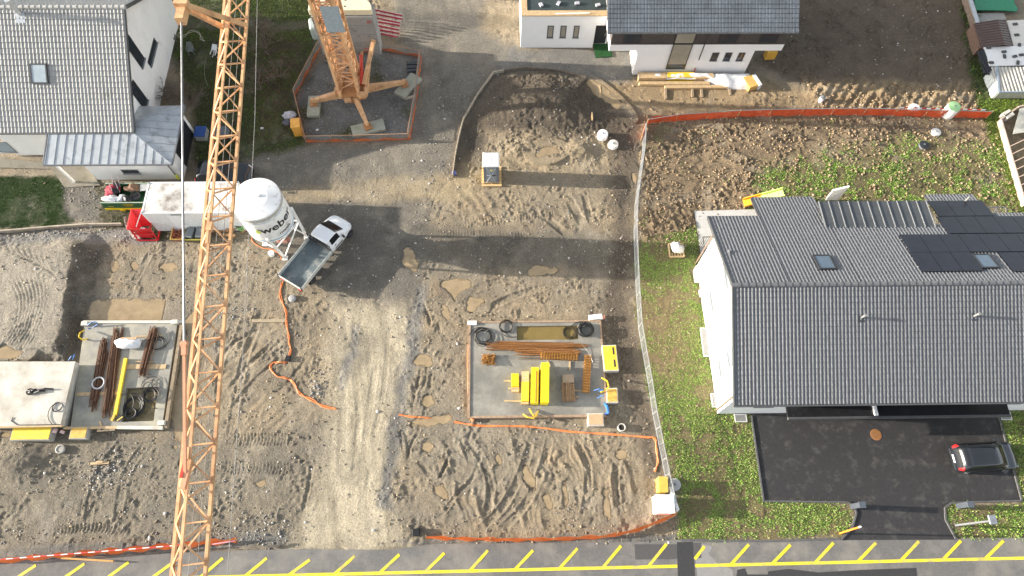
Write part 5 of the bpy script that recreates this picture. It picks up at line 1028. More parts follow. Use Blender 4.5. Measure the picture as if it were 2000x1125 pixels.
MB().bar((kx-.05, ky+.25, 1.5), (kx-.05, ky-.5, 1.6), .05).bar((kx-.05, ky+1.0, 1.4), (kx-.05, ky+.25, 1.5), .05).cyl((kx-.15, ky-.2, .8), (kx+.2, ky-.3, .85), .12, n=10).build('lever', STEEL, kb)
gx_, gy2, _ = G(262, 455); st_ = thing('steel_bracket', 'weathered steel prop frame leaning between timber edging and red bucket', 'steel frame', (gx_, gy2, 0))
f_ = MB().bar(G(247, 440, 0), G(244, 424, .9), .13).bar((*G(247, 440)[:2], .1), (*G(262, 466)[:2], .08), .12).bar(G(262, 466, .08), G(276, 466, .08), .12).bar(G(246, 440, .35), G(273, 465, .15), .10).bar(G(261, 462, .1), G(266, 442, .4), .1).bar(G(275, 464, .1), G(280, 448, .4), .1); f_.build('frame', mt('weathered_steel', (.36, .33, .30), .55, .3, var=.25, scale=5), st_)
def tub(u, v, w_, l_, hh, mat, label, inner=None, rz=0.0):
    x, y, z = GG(u, v); t = thing('mortar_tub', label, 'tub', (x, y, z), None, rz)
    m_ = MB(); a = .82
    for i in range(4):
        c4 = [(-1, -1), (1, -1), (1, 1), (-1, 1)]; p, q_ = c4[i], c4[(i+1) % 4]
        m_.slab([(p[0]*w_/2*a, p[1]*l_/2*a, .02), (q_[0]*w_/2*a, q_[1]*l_/2*a, .02), (q_[0]*w_/2, q_[1]*l_/2, hh), (p[0]*w_/2, p[1]*l_/2, hh)], .03)
    m_.bx(-w_/2*a, w_/2*a, -l_/2*a, l_/2*a, .0, .04); m_.build('shell', mat, t, local=True)
    r_ = MB().tube([(p[0]*w_/2, p[1]*l_/2, hh) for p in c4], .035, 6, True); r_.build('rim', inner or mat, t, local=True); return (x, y, z)
tub(353, 459, .8, 1.2, .5, mt('terracotta_plastic', (.42, .16, .09), .5), 'terracotta tub with a yellow rim below the container wall', mt('yellow_rim', (.72, .52, .12), .5))
x, y, z = GG(353, 460, .1)
for i, (dx_, dy_, r_) in enumerate(((-.12, -.2, .17), (.16, .1, .15), (.12, -.3, .12))): tag(MB().lathe((x+dx_, y+dy_, z), [(r_*.8, 0), (r_, .34), (r_*.85, .34), (r_*.7, .06)], 14).build('bucket', mt('terracotta_plastic', (.42, .16, .09), .5)), ('terracotta bucket at the front left of the yellow rimmed tub', 'terracotta bucket at the back of the yellow rimmed tub', 'smallest terracotta bucket inside the yellow rimmed tub')[i], 'bucket', 'buckets in the tub')
tub(387, 459, 1.75, 1.15, .38, mt('yellow_green_plastic', (.50, .44, .10), .5), 'yellow green trough holding grey blocks below the container')
x, y, z = GG(387, 460, .12)
for i in range(2): tag(MB().box((x-.35+i*.68, y, z+.28), (.5, .82, .42), -.18 if i == 0 else -.05, .1).build('grey_block', mt('blue_grey_stone', (.15, .17, .18), .7, var=.2), bevel=.03), ('tilted grey block at the left end of the yellow trough', 'upright grey block at the right end of the yellow trough')[i], 'block', 'blocks in the trough')
x, y, z = GG(474, 446); t = thing('garden_bin', 'green round bin lined with black beside the silo legs', 'bin', (x, y, z))
MB().lathe((x, y, z), [(.27, 0), (.36, .72), (.38, .74), (.34, .72), (.26, .05)], 22).build('tub', mt('lime_green', (.22, .46, .16), .45), t); MB().lathe((x, y, z), [(.27, .55), (.33, .70), (.2, .66), (.05, .58)], 16).build('liner', PB, t)
for i, (u, v, l_, a_) in enumerate(((432, 452, 1.4, .05), (445, 462, 1.2, -.1), (438, 445, 1.0, .2), (455, 452, .8, .4), (412, 456, .8, 1.4))): x, y, z = GG(u, v); tag(MB().box((x, y, z+.10+.06*i), (l_, .2, .12), a_).build('timber_offcut', mt('brown_timber', (.30, .17, .08), .7, var=.25, scale=5)), ('long brown timber under the container side', 'pale brown timber nearest the crane jib below the container', 'short brown timber touching the container base', 'timber offcut beside the green bin', 'upright timber offcut beside the yellow trough')[i], 'timber', 'timber below the container')
# ================================================================= SITE TOILET ON ITS PALLET
tx_, ty_, _ = G(960, 358); tt = thing('portable_toilet', 'portable toilet with a white roof and a grey star panelled door', 'portable toilet', (tx_, ty_+.5, .12))
TG = mt('toilet_grey', (.14, .165, .20), .5, var=.08); TY = mt('toilet_yellow', (.62, .50, .18), .5); TW = mt('toilet_light', (.40, .44, .47), .5)
MB().bx(tx_-.54, tx_+.54, ty_+.03, ty_+1.1, .12, 2.22).build('body', TY, tt)
MB().bx(tx_-.55, tx_-.36, ty_-.0, ty_+.029, .12, 2.2).bx(tx_+.36, tx_+.55, ty_, ty_+.029, .12, 2.2).bx(tx_-.359, tx_+.359, ty_, ty_+.029, 2.1, 2.2).build('front_frame', TG, tt)
d_ = MB().bx(tx_-.355, tx_+.355, ty_-.012, ty_+.02, .16, 2.09).build('door', mt('toilet_door', (.22, .25, .28), .5), tt)
s_ = MB(); 
for p, q_ in (((-.35, .18), (0, 1.1)), ((.35, .18), (0, 1.1)), ((-.35, 2.07), (0, 1.1)), ((.35, 2.07), (0, 1.1)), ((-.35, 1.1), (.35, 1.1))): s_.bar((tx_+p[0], ty_-.02, p[1]), (tx_+q_[0], ty_-.02, q_[1]), .05, .03)
s_.build('star_rib', TW, d_); MB().box((tx_, ty_-.025, 1.75), (.22, .02, .2)).build('sticker', mt('yellow_sticker', (.6, .56, .25), .5), d_); MB().box((tx_+.2, ty_-.03, 1.08), (.26, .04, .07)).build('latch', FRAME, d_)
MB().add([(tx_-.58, ty_-.06, 2.22), (tx_+.58, ty_-.06, 2.22), (tx_+.58, ty_+1.14, 2.22), (tx_-.58, ty_+1.14, 2.22), (tx_-.5, ty_+.0, 2.34), (tx_+.5, ty_+.0, 2.34), (tx_+.5, ty_+1.06, 2.34), (tx_-.5, ty_+1.06, 2.34)], [(3, 2, 1, 0), (4, 5, 6, 7), (0, 1, 5, 4), (1, 2, 6, 5), (2, 3, 7, 6), (3, 0, 4, 7)]).bx(tx_-.02, tx_+.02, ty_+.02, ty_+1.04, 2.343, 2.36).build('roof', WHITE, tt)
pl = MB()
for k in range(7): pl.bx(tx_-.72, tx_+.74, ty_-.32+k*.26, ty_-.14+k*.26, .09, .118)
for x in (-.62, 0, .64): pl.bx(tx_+x-.05, tx_+x+.05, ty_-.3, ty_+1.38, -.02, .088)
tag(pl.build('pallet', mt('fresh_wood', (.58, .40, .20), .7, var=.15, scale=5)), 'fresh wooden pallet under the portable toilet', 'pallet')
# ================================================================= FOUNDATION SLABS
SLAB = mt('wet_slab', (.30, .285, .245), .72, var=.2, scale=1.2, bump=.15, bscale=20, dirt=(.17, .165, .145), dirt_amt=.75, dscale=.55)
RUST = mt('rusty_steel', (.26, .115, .035), .75, var=.35, scale=9); RUST2 = mt('dark_rusty_steel', (.13, .065, .035), .75, var=.35, scale=9)
FY = mt('formwork_yellow', (.78, .56, .04), .55, var=.12, scale=3, dirt=(.42, .30, .14), dirt_amt=.4, dscale=2.5); FY2 = mt('bright_formwork', (.84, .68, .02), .5, var=.08, scale=3)
HB = mt('black_hose', (.014, .014, .015), .45); HO = mt('orange_hose', (.72, .23, .075), .5, var=.1)
s2 = [G(u, v, .25) for u, v in ((918, 630), (1168, 628), (1186, 808), (920, 815))]
q0, q1, q3, q2 = s2[0], s2[1], s2[3], s2[2]
fs2 = thing('foundation_slab', 'concrete ground slab with a flooded pit and yellow formwork beside the mesh fence', 'foundation slab', ((q0[0]+q1[0])/2, (q0[1]+q3[1])/2, 0))
pa, pb, pc, pd = [G(u, v, .25) for u, v in ((1009, 637), (1128, 634), (1130, 663), (1009, 665))]
py0, py1, px0, px1 = pc[1], pa[1], pa[0], pb[0]; X0_, X1_, Y0_, Y1_ = q0[0]+.05, (q1[0]+q2[0])/2, q3[1]+.08, q0[1]-.05
b_ = MB()
for a in ((X0_, px0, Y0_, Y1_), (px1, X1_, Y0_, Y1_), (px0, px1, Y0_, py0), (px0, px1, py1, Y1_)): b_.bx(a[0], a[1], a[2], a[3], -.3, .25)
b_.bx(px0, px1, py0, py1, -.3, .02); b_.build('concrete', SLAB, fs2)
MB().sheet([(px0+.004, py0+.004, .14), (px1-.004, py0+.004, .14), (px1-.004, py1-.004, .14), (px0+.004, py1-.004, .14)]).build('pit_water', mt('pit_water', (.20, .145, .05), .05, var=.1, scale=1.2), fs2)
FB = mt('form_board', (.34, .24, .16), .75, var=.3, scale=4)
def fboard(x0, x1, y0, y1, par, h_=.30, name='form_board'): return MB().bx(x0, x1, y0, y1, -.2, h_).build(name, FB, par)
fboard(X0_-.16, X0_-.003, Y0_-.1, Y1_+.1, fs2); fboard(X0_-.16, X1_+.1, Y0_-.14, Y0_-.003, fs2, .28); fboard(X1_+.003, X1_+.12, Y0_-.1, Y1_+.1, fs2, .28); fboard(X0_-.16, X1_+.1, Y1_+.003, Y1_+.12, fs2, .30)
s1 = [G(u, v, .30) for u, v in ((165, 632), (346, 632), (316, 833), (138, 833))]
fs1 = thing('foundation_slab', 'concrete slab with rebar bundles next to the large muddy pool', 'foundation slab', (-24, 12.8, 0))
A, B_, C_, D_ = s1; qa, qb, qc, qd = [G(u, v, .3) for u, v in ((246, 758), (308, 755), (300, 822), (237, 824))]
MB().prism([A[:2], B_[:2], (qb[0]+.02, qb[1]), qa[:2], qd[:2], D_[:2]], -.3, .30).prism([qd[:2], qc[:2], C_[:2], D_[:2]], -.3, .298).prism([(qb[0]+.02, qb[1]), B_[:2], C_[:2], qc[:2]], -.3, .299).prism([qa[:2], qb[:2], qc[:2], qd[:2]], -.3, .03).build('concrete', mt('grey_slab', (.28, .27, .235), .72, var=.2, scale=1.4, bump=.15, bscale=20, dirt=(.42, .39, .29), dirt_amt=.65, dscale=.6), fs1)
WFB = mt('white_form_board', (.56, .54, .47), .7, var=.15, scale=2, dirt=(.3, .26, .2), dirt_amt=.35)
def edge(p, q_, w_, h_, mat, par, z=.3, name='form_board'): return MB().bar((p[0], p[1], z), (q_[0], q_[1], z), w_, h_).build(name, mat, par)
edge((A[0]-.1, A[1]+.1), (B_[0]+.35, B_[1]+.1), .18, .16, WFB, fs1); edge((B_[0]+.3, B_[1]), (C_[0]+.25, C_[1]-.1), .2, .3, WOODO, fs1, .2); edge((D_[0]-.4, D_[1]-.1), (D_[0]+2.9, D_[1]-.1), .16, .14, WOOD, fs1); edge((D_[0]+2.9, D_[1]-.1), (C_[0]+.1, C_[1]-.1), .2, .16, WFB, fs1)
for u, v in ((166, 632), (342, 629), (316, 826)): x, y, z = G(u, v, .42); MB().box((x, y, z), (.42, .3, .2), .05).build('corner_piece', WFB, fs1, bevel=.03)
MB().sheet([(p[0], p[1], .045) for p in (qa, qb, qc, qd)][::-1]).build('pit_floor', mt('pit_floor', (.20, .16, .08), .3, var=.5, scale=2.2), fs1)
dkp = [G(u, v, .95) for u, v in ((-60, 706), (147, 706), (118, 830), (-60, 834))]
rd_ = thing('concrete_deck', 'raised pale concrete deck at the left edge with a black lifting sling on it', 'concrete deck', (-29, 11.3, 0))
MB().prism([p[:2] for p in dkp], .55, .95).build('deck', mt('sheeted_concrete', (.52, .50, .44), .6, var=.14, scale=.9, bump=.3, bscale=3, dirt=(.34, .31, .25), dirt_amt=.7, dscale=.8), rd_)
MB().prism([(p[0]+(-.05 if i in (1, 2) else 0), p[1]+(.05 if i > 1 else -.05)) for i, p in enumerate(dkp)], -.1, .548).build('wall', CONC, rd_)
MB().bar((dkp[0][0], dkp[3][1]-.06, .9), (dkp[2][0]+.1, dkp[2][1]-.06, .9), .08, .16).build('edge_board', WOOD, rd_)
nr = np.random.default_rng(4)
def bundle(pts, n, r, L_spread, mat, label, z=.33, name='rebar_bundle', cat='rebar', group='rebar on the slabs', stag=.5):
    """a loose bundle of bars from pixel a to pixel b"""
    a, b2 = Vector(G(*pts[0], z)), Vector(G(*pts[1], z)); d = (b2-a).normalized(); nrm = Vector((-d.y, d.x, 0)); m_ = MB()
    for i in range(n):
        o1, o2 = nr.normal(0, L_spread), nr.normal(0, L_spread*1.1); zz = abs(nr.normal(0, .07)); s_, e_ = nr.uniform(0, stag), nr.uniform(0, stag)
        o2 = o1*.6+o2*.4
        m_.bar(a+d*s_+nrm*o1+Vector((0, 0, zz)), b2-d*e_+nrm*o2+Vector((0, 0, zz+nr.normal(0, .01))), r)
    return tag(m_.build(name, mat), label, cat, group)
bundle(((206, 658), (180, 806)), 48, .04, .17, RUST2, 'dark rebar bundle under the grey ring on the left slab', .34, stag=1.3); bundle(((231, 636), (208, 818)), 46, .04, .15, RUST2, 'longest rebar bundle on the left slab beside the white sack', .36, stag=1.4)
bundle(((303, 636), (276, 738)), 40, .04, .15, RUST2, 'short rebar bundle to the right of the white sack', .36, stag=.7)
bundle(((945, 676), (1150, 676)), 40, .035, .13, RUST, 'long rust brown rebar bundle below the flooded pit', .28, stag=1.6); bundle(((1000, 685), (1136, 688)), 36, .035, .14, RUST, 'second rebar bundle in front of the flooded pit', .28, stag=.9)
bundle(((1010, 701), (1100, 701)), 4, .02, .05, RUST2, 'few loose thin bars beside the mesh spacers on the right slab', .28)
def cage(a, b2, w_, hh, n, label):
    a, b2 = Vector(a), Vector(b2); d = (b2-a); L_ = d.length; u_ = d.normalized(); p = Vector((-u_.y, u_.x, 0)); m_ = MB()
    for o in np.linspace(-w_/2, w_/2, 5):
        for z in (0, hh): m_.bar(a+p*o+Vector((0, 0, z)), b2+p*o+Vector((0, 0, z)), .022)
    for i in range(n):
        c_ = a+u_*L_*(i+.5)/n
        for o in np.linspace(-w_/2, w_/2-.06, 4): m_.bar(c_+p*o, c_+p*(o+w_/4)+u_*L_/n*.4+Vector((0, 0, hh)), .035)
        m_.bar(c_-p*w_/2+Vector((0, 0, hh)), c_+p*w_/2+Vector((0, 0, hh)), .03)
    return tag(m_.build('rebar_cage', mt('orange_rust', (.36, .17, .035), .7, var=.3, scale=8)), label, 'rebar', 'rebar cages')
cage(G(1054, 696, .28), G(1128, 699, .28), .38, .22, 14, 'rust orange rebar cage lying below the rebar bundles'); cage(G(1148, 694, .28), G(1143, 768, .28), .42, .22, 14, 'rust orange rebar cage standing lengthwise near the slab edge')
m_ = MB(); x, y, z = G(955, 703, .27)
for i in range(90): a_ = nr.uniform(0, 6.3); m_.bar((x+nr.uniform(-.4, .4), y+nr.uniform(-.35, .35), z+nr.uniform(0, .3)), (x+nr.uniform(-.5, .5), y+nr.uniform(-.4, .4), z+nr.uniform(0, .32)), .03)
tag(m_.build('rebar_offcuts', mt('orange_rust', (.36, .17, .035), .7)), 'square heap of rusty rebar offcuts on the right slab', 'rebar')
# yellow formwork stacks and beams on the right slab
def plank_stack(u0, v0, u1, v1, w_, hh, mat, label, nlay=1, name='formwork_beam', sp=.0, group='yellow formwork on the right slab', z=.30):
    a, b2 = Vector(G(u0, v0, z)), Vector(G(u1, v1, z)); t = thing(name, label, 'formwork', tuple((a+b2)/2), group)
    for k in range(nlay):
        o = Vector((nr.uniform(-.02, .02), nr.uniform(-.02, .02), hh/nlay*(k+.5))); MB().bar(a+o, b2+o, w_, hh/nlay-.012).build('panel', mat, t, bevel=.008)
    return t
t = plank_stack(1006, 732, 1006, 757, .46, .26, FY2, 'shortest yellow formwork stack at the left of the row', 2); BW = mt('bare_ply', (.60, .42, .22), .65, var=.18, scale=4)
for v0, v1 in ((757.5, 760), (761, 766)): MB().bar(G(1006, v0, .40), G(1006, v1, .40), .46, .24).build('wood_panel', BW, t)
t = plank_stack(1026, 748, 1025, 786, .46, .40, FY, 'second yellow formwork stack from the left with a bare wood end', 3); MB().bar(G(1026, 727, .49), G(1026, 747.5, .49), .46, .38).build('wood_panel', BW, t); MB().bar(G(1025, 786.5, .45), G(1025, 790, .45), .46, .34).build('wood_panel', BW, t)
t = plank_stack(1044.5, 722, 1043.5, 791, .46, .60, FY2, 'grooved yellow formwork stack third in the row', 4); MB().bar(G(1047.5, 724, .905), G(1046.5, 786, .905), .06, .02).build('groove', mt('red_brown_strip', (.40, .14, .05), .6), t)
plank_stack(1063.5, 715, 1062.5, 791, .50, .76, FY2, 'longest bright yellow formwork stack at the right of the row', 5)
for i, (u0, v0, u1, v1) in enumerate(((984, 744, 1015, 745), (993, 759, 1016, 760), (985, 783, 1020, 784), (1096, 763, 1134, 763), (1124, 775, 1130, 776), (1069, 705, 1075, 717), (1113, 706, 1113, 724))): tag(MB().bar(G(u0, v0, .28), G(u1, v1, .28), .10, .08).build('batten', WOOD), ('upper batten sticking out left under the short yellow stack', 'middle batten under the short yellow stack', 'lower batten under the second yellow stack', 'batten under the brown timber stack', 'short block beside the brown timber stack', 'slanted batten above the longest yellow stack', 'upright batten in front of the lengthwise cage')[i], 'batten', 'battens on the right slab')
t = thing('timber_stack', 'stack of brown squared timber between yellow formwork and cage', 'timber stack', G(1110, 762, .27), 'x'); del t['group']
x, y, _ = G(1110, 768, .27); BT = mt('brown_timber2', (.28, .17, .085), .7, var=.35, scale=6)
for k in range(7): MB().bx(x-.40+k*.115, x-.30+k*.115, y-.55, y+.62+nr.uniform(-.1, .1), .30, .46+nr.uniform(0, .10)).build('squared_timber', BT, t)
MB().box((x+.02, y+.9, .40), (.72, .55, .2)).build('board', mt('grey_brown_board', (.36, .27, .18), .7), t)
# formwork boxes standing beside the slabs
def fbox(u, v, w_, l_, hh, label, slots=True, rz=0.0, mat=FY, rim=None):
    x, y, z = GG(u, v, -.05); t = thing('formwork_box', label, 'formwork', (x, y, z), 'formwork boxes beside the slabs', rz)
    MB().bx(-w_/2, w_/2, -l_/2, l_/2, 0, hh-.03).build('side', rim or WFB, t, local=True); tp_ = MB().bx(-w_/2+.06, w_/2-.06, -l_/2+.06, l_/2-.06, hh-.031, hh).build('top_panel', mat, t, local=True)
    if slots:
        for y_ in (-l_*.22, l_*.26): MB().bx(w_*.2, w_*.32, y_-.25, y_+.25, hh+.001, hh+.006).build('slot', FRAME, tp_, local=True)
fbox(1190, 703, .95, 1.75, .55, 'large yellow topped formwork box with slots beside the right slab', True, .03); fbox(1194, 775, .72, .95, .5, 'small orange topped formwork box at the right slab corner', False, 0, mt('orange_ply', (.62, .38, .08), .6, var=.2, scale=4, dirt=(.4, .25, .12), dirt_amt=.4)); fbox(1162, 822, 1.0, .78, .5, 'plain wood formwork box below the right slab', False, .0, mt('pinkish_wood', (.52, .33, .19), .7, var=.15, scale=6))
fbox(72, 850, 2.4, .85, .6, 'long yellow formwork box in front of the raised deck', False, 0, FY, CONC); fbox(161, 848, 1.05, .75, .5, 'orange topped formwork box in front of the rebar slab', False, .0, mt('orange_ply', (.62, .38, .08), .6), CONC)
t = thing('steel_waler', 'long yellow steel waler lying between the rebar bundles', 'steel beam', G(238, 750, .32)); MB().bar(G(246, 700, .42), G(225, 812, .42), .20, .16).build('beam', FY, t); MB().bar(G(225, 810, .45), G(219, 822, .4), .16, .2).bar(G(228, 822, .42), G(240, 814, .5), .05).build('end_fitting', mt('dull_gold', (.5, .36, .08), .4, .4), t)
for i, (u0, v0, u1, v1, w_) in enumerate(((245, 716, 324, 716, .3), (150, 770, 230, 768, .22), (265, 657, 318, 656, .08), (264, 706, 302, 707, .08), (190, 840, 225, 838, .2), (195, 628+195, 200, 628+212, .12))): tag(MB().bar(G(u0, v0, .33), G(u1, v1, .33), w_, .05).build('plank', WOOD if i != 4 else WOODO), ('wide plank across the left slab below the short rebar bundle', 'plank under the lower rebar ends on the left slab', 'thin batten above the coiled hoses on the left slab', 'thin batten under the short rebar bundle', 'dark plank at the lower edge of the left slab', 'stub plank below the long rebar bundle')[i], 'plank', 'planks on the left slab')
x, y, z = G(255, 671, .33); t = thing('white_sack', 'big white plastic sack with wood scraps on the left slab', 'sack', (x, y, z)); s_ = rag((x, y, z+.15), (.85, .42), PW, 'sack_body', None, None, .35, 21); s_.parent = t; s_.location = s_.location-Vector((x, y, z)); s_.name = 'bag'
for dy_, l_ in ((.2, 1.0), (-.05, .7)): MB().box((x+.05, y+dy_, z+.42), (l_, .14, .08)).build('wood_scrap', mt('pinkish_wood', (.52, .33, .19), .7), t)
tag(MB().ring(G(192, 748, .52), .37, .05, 28, 8).build('hose_ring', mt('pale_grey_pipe', (.46, .47, .48), .5)), 'grey pipe ring lying on the dark rebar bundle', 'pipe ring')
def coil(u, v, R_, n, r, z, mat, label, spread=.12, name='hose_coil', group='hose coils', tails=1):
    c_ = Vector(G(u, v, z)); m_ = MB()
    for i in range(n): m_.ring(c_+Vector((nr.normal(0, spread*R_), nr.normal(0, spread*R_), .02+.02*i)), R_*nr.uniform(.75, 1.08), r, 26, 5, (nr.normal(0, .04), nr.normal(0, .04)), .04)
    for i in range(tails):
        a_ = nr.uniform(0, 6.3); p = [c_+Vector((R_*math.cos(a_)+.25*k*math.cos(a_+1.3+k*.2), R_*math.sin(a_)+.25*k*math.sin(a_+1.3+k*.2), .03)) for k in range(6)]; m_.tube(p, r, 5)
    return tag(m_.build(name, mat), label, 'hose', group)
coil(944, 657, .56, 7, .020, .27, HB, 'loose black hose coil at the upper left of the right slab', .14); coil(989, 637, .46, 4, .020, .30, HB, 'thin black hose loops left of the flooded pit', .06); coil(1144, 646, .46, 14, .028, .27, HB, 'thick black hose coil at the upper right slab corner', .08); coil(1112, 650, .44, 5, .026, .15, mt('muddy_hose', (.05, .04, .02), .5), 'sunken hose coil lying in the flooded pit', .05, tails=0)
coil(262, 795, .62, 5, .030, .22, HB, 'big black hose coil in the pit of the left slab', .10); coil(258, 808, .34, 8, .03, .26, HB, 'small tight black hose coil in the pit of the left slab', .08); coil(295, 772, .45, 8, .022, .36, HB, 'black hose coil at the right edge of the left slab', .12); coil(292, 752, .5, 5, .014, .36, HB, 'thin wire loops above the hose coil on the left slab', .2); coil(310, 672, .42, 4, .024, .34, HB, 'black hose loops beside the short rebar bundle', .18, tails=2)
coil(240, 790, .85, 1, .018, .36, HB, 'single large black hose loop over the yellow waler', .0); coil(112, 795, .30, 2, .02, .97, HB, 'small black hose loop on the raised deck', .1)
m_ = MB()
for a, b2 in (((52, 763), (66, 768)), ((66, 768), (88, 763)), ((70, 762), (104, 760)), ((56, 768), (72, 760))): m_.tube([G(*a, 1.02), G((a[0]+b2[0])/2, (a[1]+b2[1])/2-2, 1.1), G(*b2, 1.02)], .06, 6)
m_.ring(G(58, 765, 1.03), .18, .05, 14); tag(m_.build('lifting_sling', PB), 'black lifting sling lying on the raised pale deck', 'sling')
tag(MB().tube([G(25, 815, .98), G(22, 822, .97), G(34, 830, .97), G(118, 829, .96)], .02, 5).build('cable', HB), 'black cable along the front edge of the raised deck', 'cable')
BH = mt('blue_hose', (.03, .16, .45), .5); YH = mt('yellow_hose', (.78, .52, .02), .5)
def loops(us, mat, label, name='hose_end', r=.03, z=.5, cat='hose', group='hose ends at the slabs'): return tag(MB().tube([G(u, v, z+(.25*math.sin(i*1.1))) for i, (u, v) in enumerate(us)], r, 6).build(name, mat), label, cat, group)
loops(plist(170, 636, 178, 630, 187, 628, 190, 634, 180, 640, 172, 642), BH, 'blue hose ends at the upper left corner of the left slab'); loops(plist(164, 645, 156, 650, 154, 658, 162, 664, 172, 662), YH, 'yellow hose bend at the upper left corner of the left slab', r=.045); loops(plist(122, 700, 124, 688, 136, 672, 156, 664), HB, 'black hose arching behind the raised deck', z=.8, r=.02); loops(plist(134, 704, 139, 696, 146, 692, 142, 702), BH, 'blue hose ends behind the raised deck corner', z=.8)
loops(plist(1175, 738, 1186, 744, 1189, 756, 1180, 764, 1172, 766), YH, 'yellow hose bend at the right slab edge', r=.045); loops(plist(1160, 763, 1170, 759, 1178, 762, 1168, 764), BH, 'blue hose ends beside the yellow hose bend'); loops(plist(1166, 778, 1176, 772, 1180, 775), BH, 'small blue hose stub on the right slab'); loops(plist(1180, 786, 1186, 795, 1188, 806, 1178, 812), BH, 'blue hose hanging over the right slab corner', r=.09, z=.15)
loops(plist(1034, 798, 1038, 806, 1042, 812, 1050, 806, 1054, 798), YH, 'yellow hose loop in front of the tallest stack', r=.04, z=.36); loops(plist(1022, 809, 1030, 815, 1042, 817, 1050, 810), YH, 'yellow hose lying on the lower slab edge', r=.04, z=.33)
tag(MB().tube([G(1135, 670, .4), G(1152, 692, .3), G(1158, 708, .28)], .012, 5).build('cord', STEEL), 'thin pale cord across the upper right of the right slab', 'cord')
tag(MB().box(G(1163, 620, .25), (.9, .35, .3), .1).build('junction_block', WHITE, bevel=.03), 'white block at the upper right slab corner', 'block'); tag(MB().cyl(G(1176, 621, .2), G(1181, 618, .25), .14, n=10).build('pipe_stub', mt('salmon_pipe', (.55, .24, .17), .5)), 'salmon pipe stub beside the white corner block', 'pipe')
tag(MB().box(G(922, 631, .32), (.6, .28, .14)).build('corner_block', WHITE), 'white corner block at the upper left of the right slab', 'block')
tag(MB().cyl(G(920, 815, .15), G(925, 822, .1), .12, n=8).build('pipe_stub', mt('orange_pipe', (.62, .22, .10), .5)), 'orange pipe stub at the lower left slab corner', 'pipe')
tag(MB().cyl(G(104, 840, .5), G(112, 842, .4), .16, n=10).cyl(G(118, 842, .4), G(126, 845, .3), .1, n=10).build('pipe_stub', mt('pinkish_pipe', (.6, .42, .40), .5)), 'pinkish pipe ends between the deck and the rebar slab', 'pipe')
# ================================================================= CABLES ON THE MUD
def cable(name, pts, r, mat, label, n_=1, off=.09, cat='cable', lift=.03):
    m_ = MB()
    for k in range(n_):
        P_ = np.array([G(*p)[:2] for p in pts]); t_ = np.linspace(0, len(P_)-1, (len(P_)-1)*7+1); i = np.minimum(t_.astype(int), len(P_)-2); f_ = (t_-i)[:, None]; g_ = lambda q: P_[np.clip(i+q, 0, len(P_)-1)]
        a, b2, c_, d_ = g_(-1), g_(0), g_(1), g_(2); S_ = .5*(2*b2+(c_-a)*f_+(2*a-5*b2+4*c_-d_)*f_*f_+(3*b2-a-3*c_+d_)*f_**3)
        m_.tube([(x+off*k*math.sin(j*.5+k), y+off*k*math.cos(j*.37), gz(x, y)+lift) for j, (x, y) in enumerate(S_)], r, 5)
    return tag(m_.build(name, mat), label, cat)
cable('orange_hose', plist(550, 552, 549, 575, 558, 610, 562, 635, 564, 662, 568, 680, 564, 694), .035, HO, 'orange hoses running down from the pickup to the black box', 2)
cable('orange_hose', plist(558, 710, 545, 707, 533, 709, 530, 720, 542, 735, 566, 742, 582, 762, 600, 778, 626, 790, 655, 798), .04, HO, 'orange hoses curling from the black box to the haul road', 2)
cable('orange_hose', plist(472, 455, 486, 448, 492, 460, 494, 472, 512, 484, 538, 490, 552, 508), .03, HO, 'orange hose from the green bin towards the silo leg', 1)
cable('orange_hose', plist(779, 811, 800, 813, 830, 816, 868, 822), .04, HO, 'short orange hose end at the haul road edge', 2, .05); cable('orange_hose', plist(886, 825, 930, 830, 1000, 833, 1060, 836, 1130, 844, 1200, 850, 1262, 853, 1276, 856, 1282, 870, 1284, 900, 1280, 922), .038, HO, 'long orange hose from the right slab to the yellow box', 2, .07)
cable('orange_hose', plist(916, 636, 915, 700, 914, 760, 916, 815), .03, HO, 'orange hose along the left side of the right slab', 2, .05, lift=.2)
tag(MB().box(GG(563, 701, .1), (.32, .38, .2), -.2).build('junction_box', PB, bevel=.02), 'black junction box joining the orange hoses', 'junction box')
cable('garden_hose', plist(330, 52, 345, 50, 352, 60, 350, 72, 362, 68, 380, 62, 392, 70, 399, 82), .03, mt('pale_hose', (.42, .38, .30), .6), 'pale garden hose on the shaded grass beside the gable', 2, .15)
cable('thin_line', plist(403, 115, 400, 130, 400, 148, 406, 168), .012, mt('pale_hose', (.42, .38, .30), .6), 'thin pale line on the shaded grass')
m_ = MB(); cc = GG(572, 584, .12); tag(MB().lathe(cc, [(.0, -.1), (.24, -.06), (.27, .02), (.18, .10), (.0, .12)], 14).build('boulder', mt('grey_stone', (.30, .30, .30), .8)), 'smooth grey stone beside the orange hoses', 'stone')
tag(MB().lathe(GG(532, 498), [(.17, 0), (.19, .34), (.20, .36), (.0, .37)], 20).build('bucket', WHITE), 'white lidded bucket on the mud below the silo', 'bucket')
x, y, z = GG(525, 627); tag(MB().box((x, y, z+.04), (2.2, .22, .08), .0).build('plank', mt('muddy_wood', (.33, .27, .18), .8, var=.2)), 'muddy plank lying between the jib and the orange hose', 'plank')
x, y, z = GG(196, 905); tag(MB().box((x, y, z+.08), (1.1, .14, .08), .04).box((x, y+.06, z+.16), (.4, .12, .06), .04).build('plank', WOOD), 'pale wooden offcut on the stony ground at the lower left', 'plank')
x, y, z = GG(120, 878, -.03); t = thing('manhole_ring', 'grey round manhole lid left of the lower plank', 'manhole', (x, y, z)); MB().lathe((x, y, z), [(.27, 0), (.27, .16), (.22, .17), (.21, .10)], 22).build('ring', CONCL, t); MB().lathe((x, y, z), [(.2, .06), (.19, .12), (.05, .13)], 18).build('lid', CONC, t)
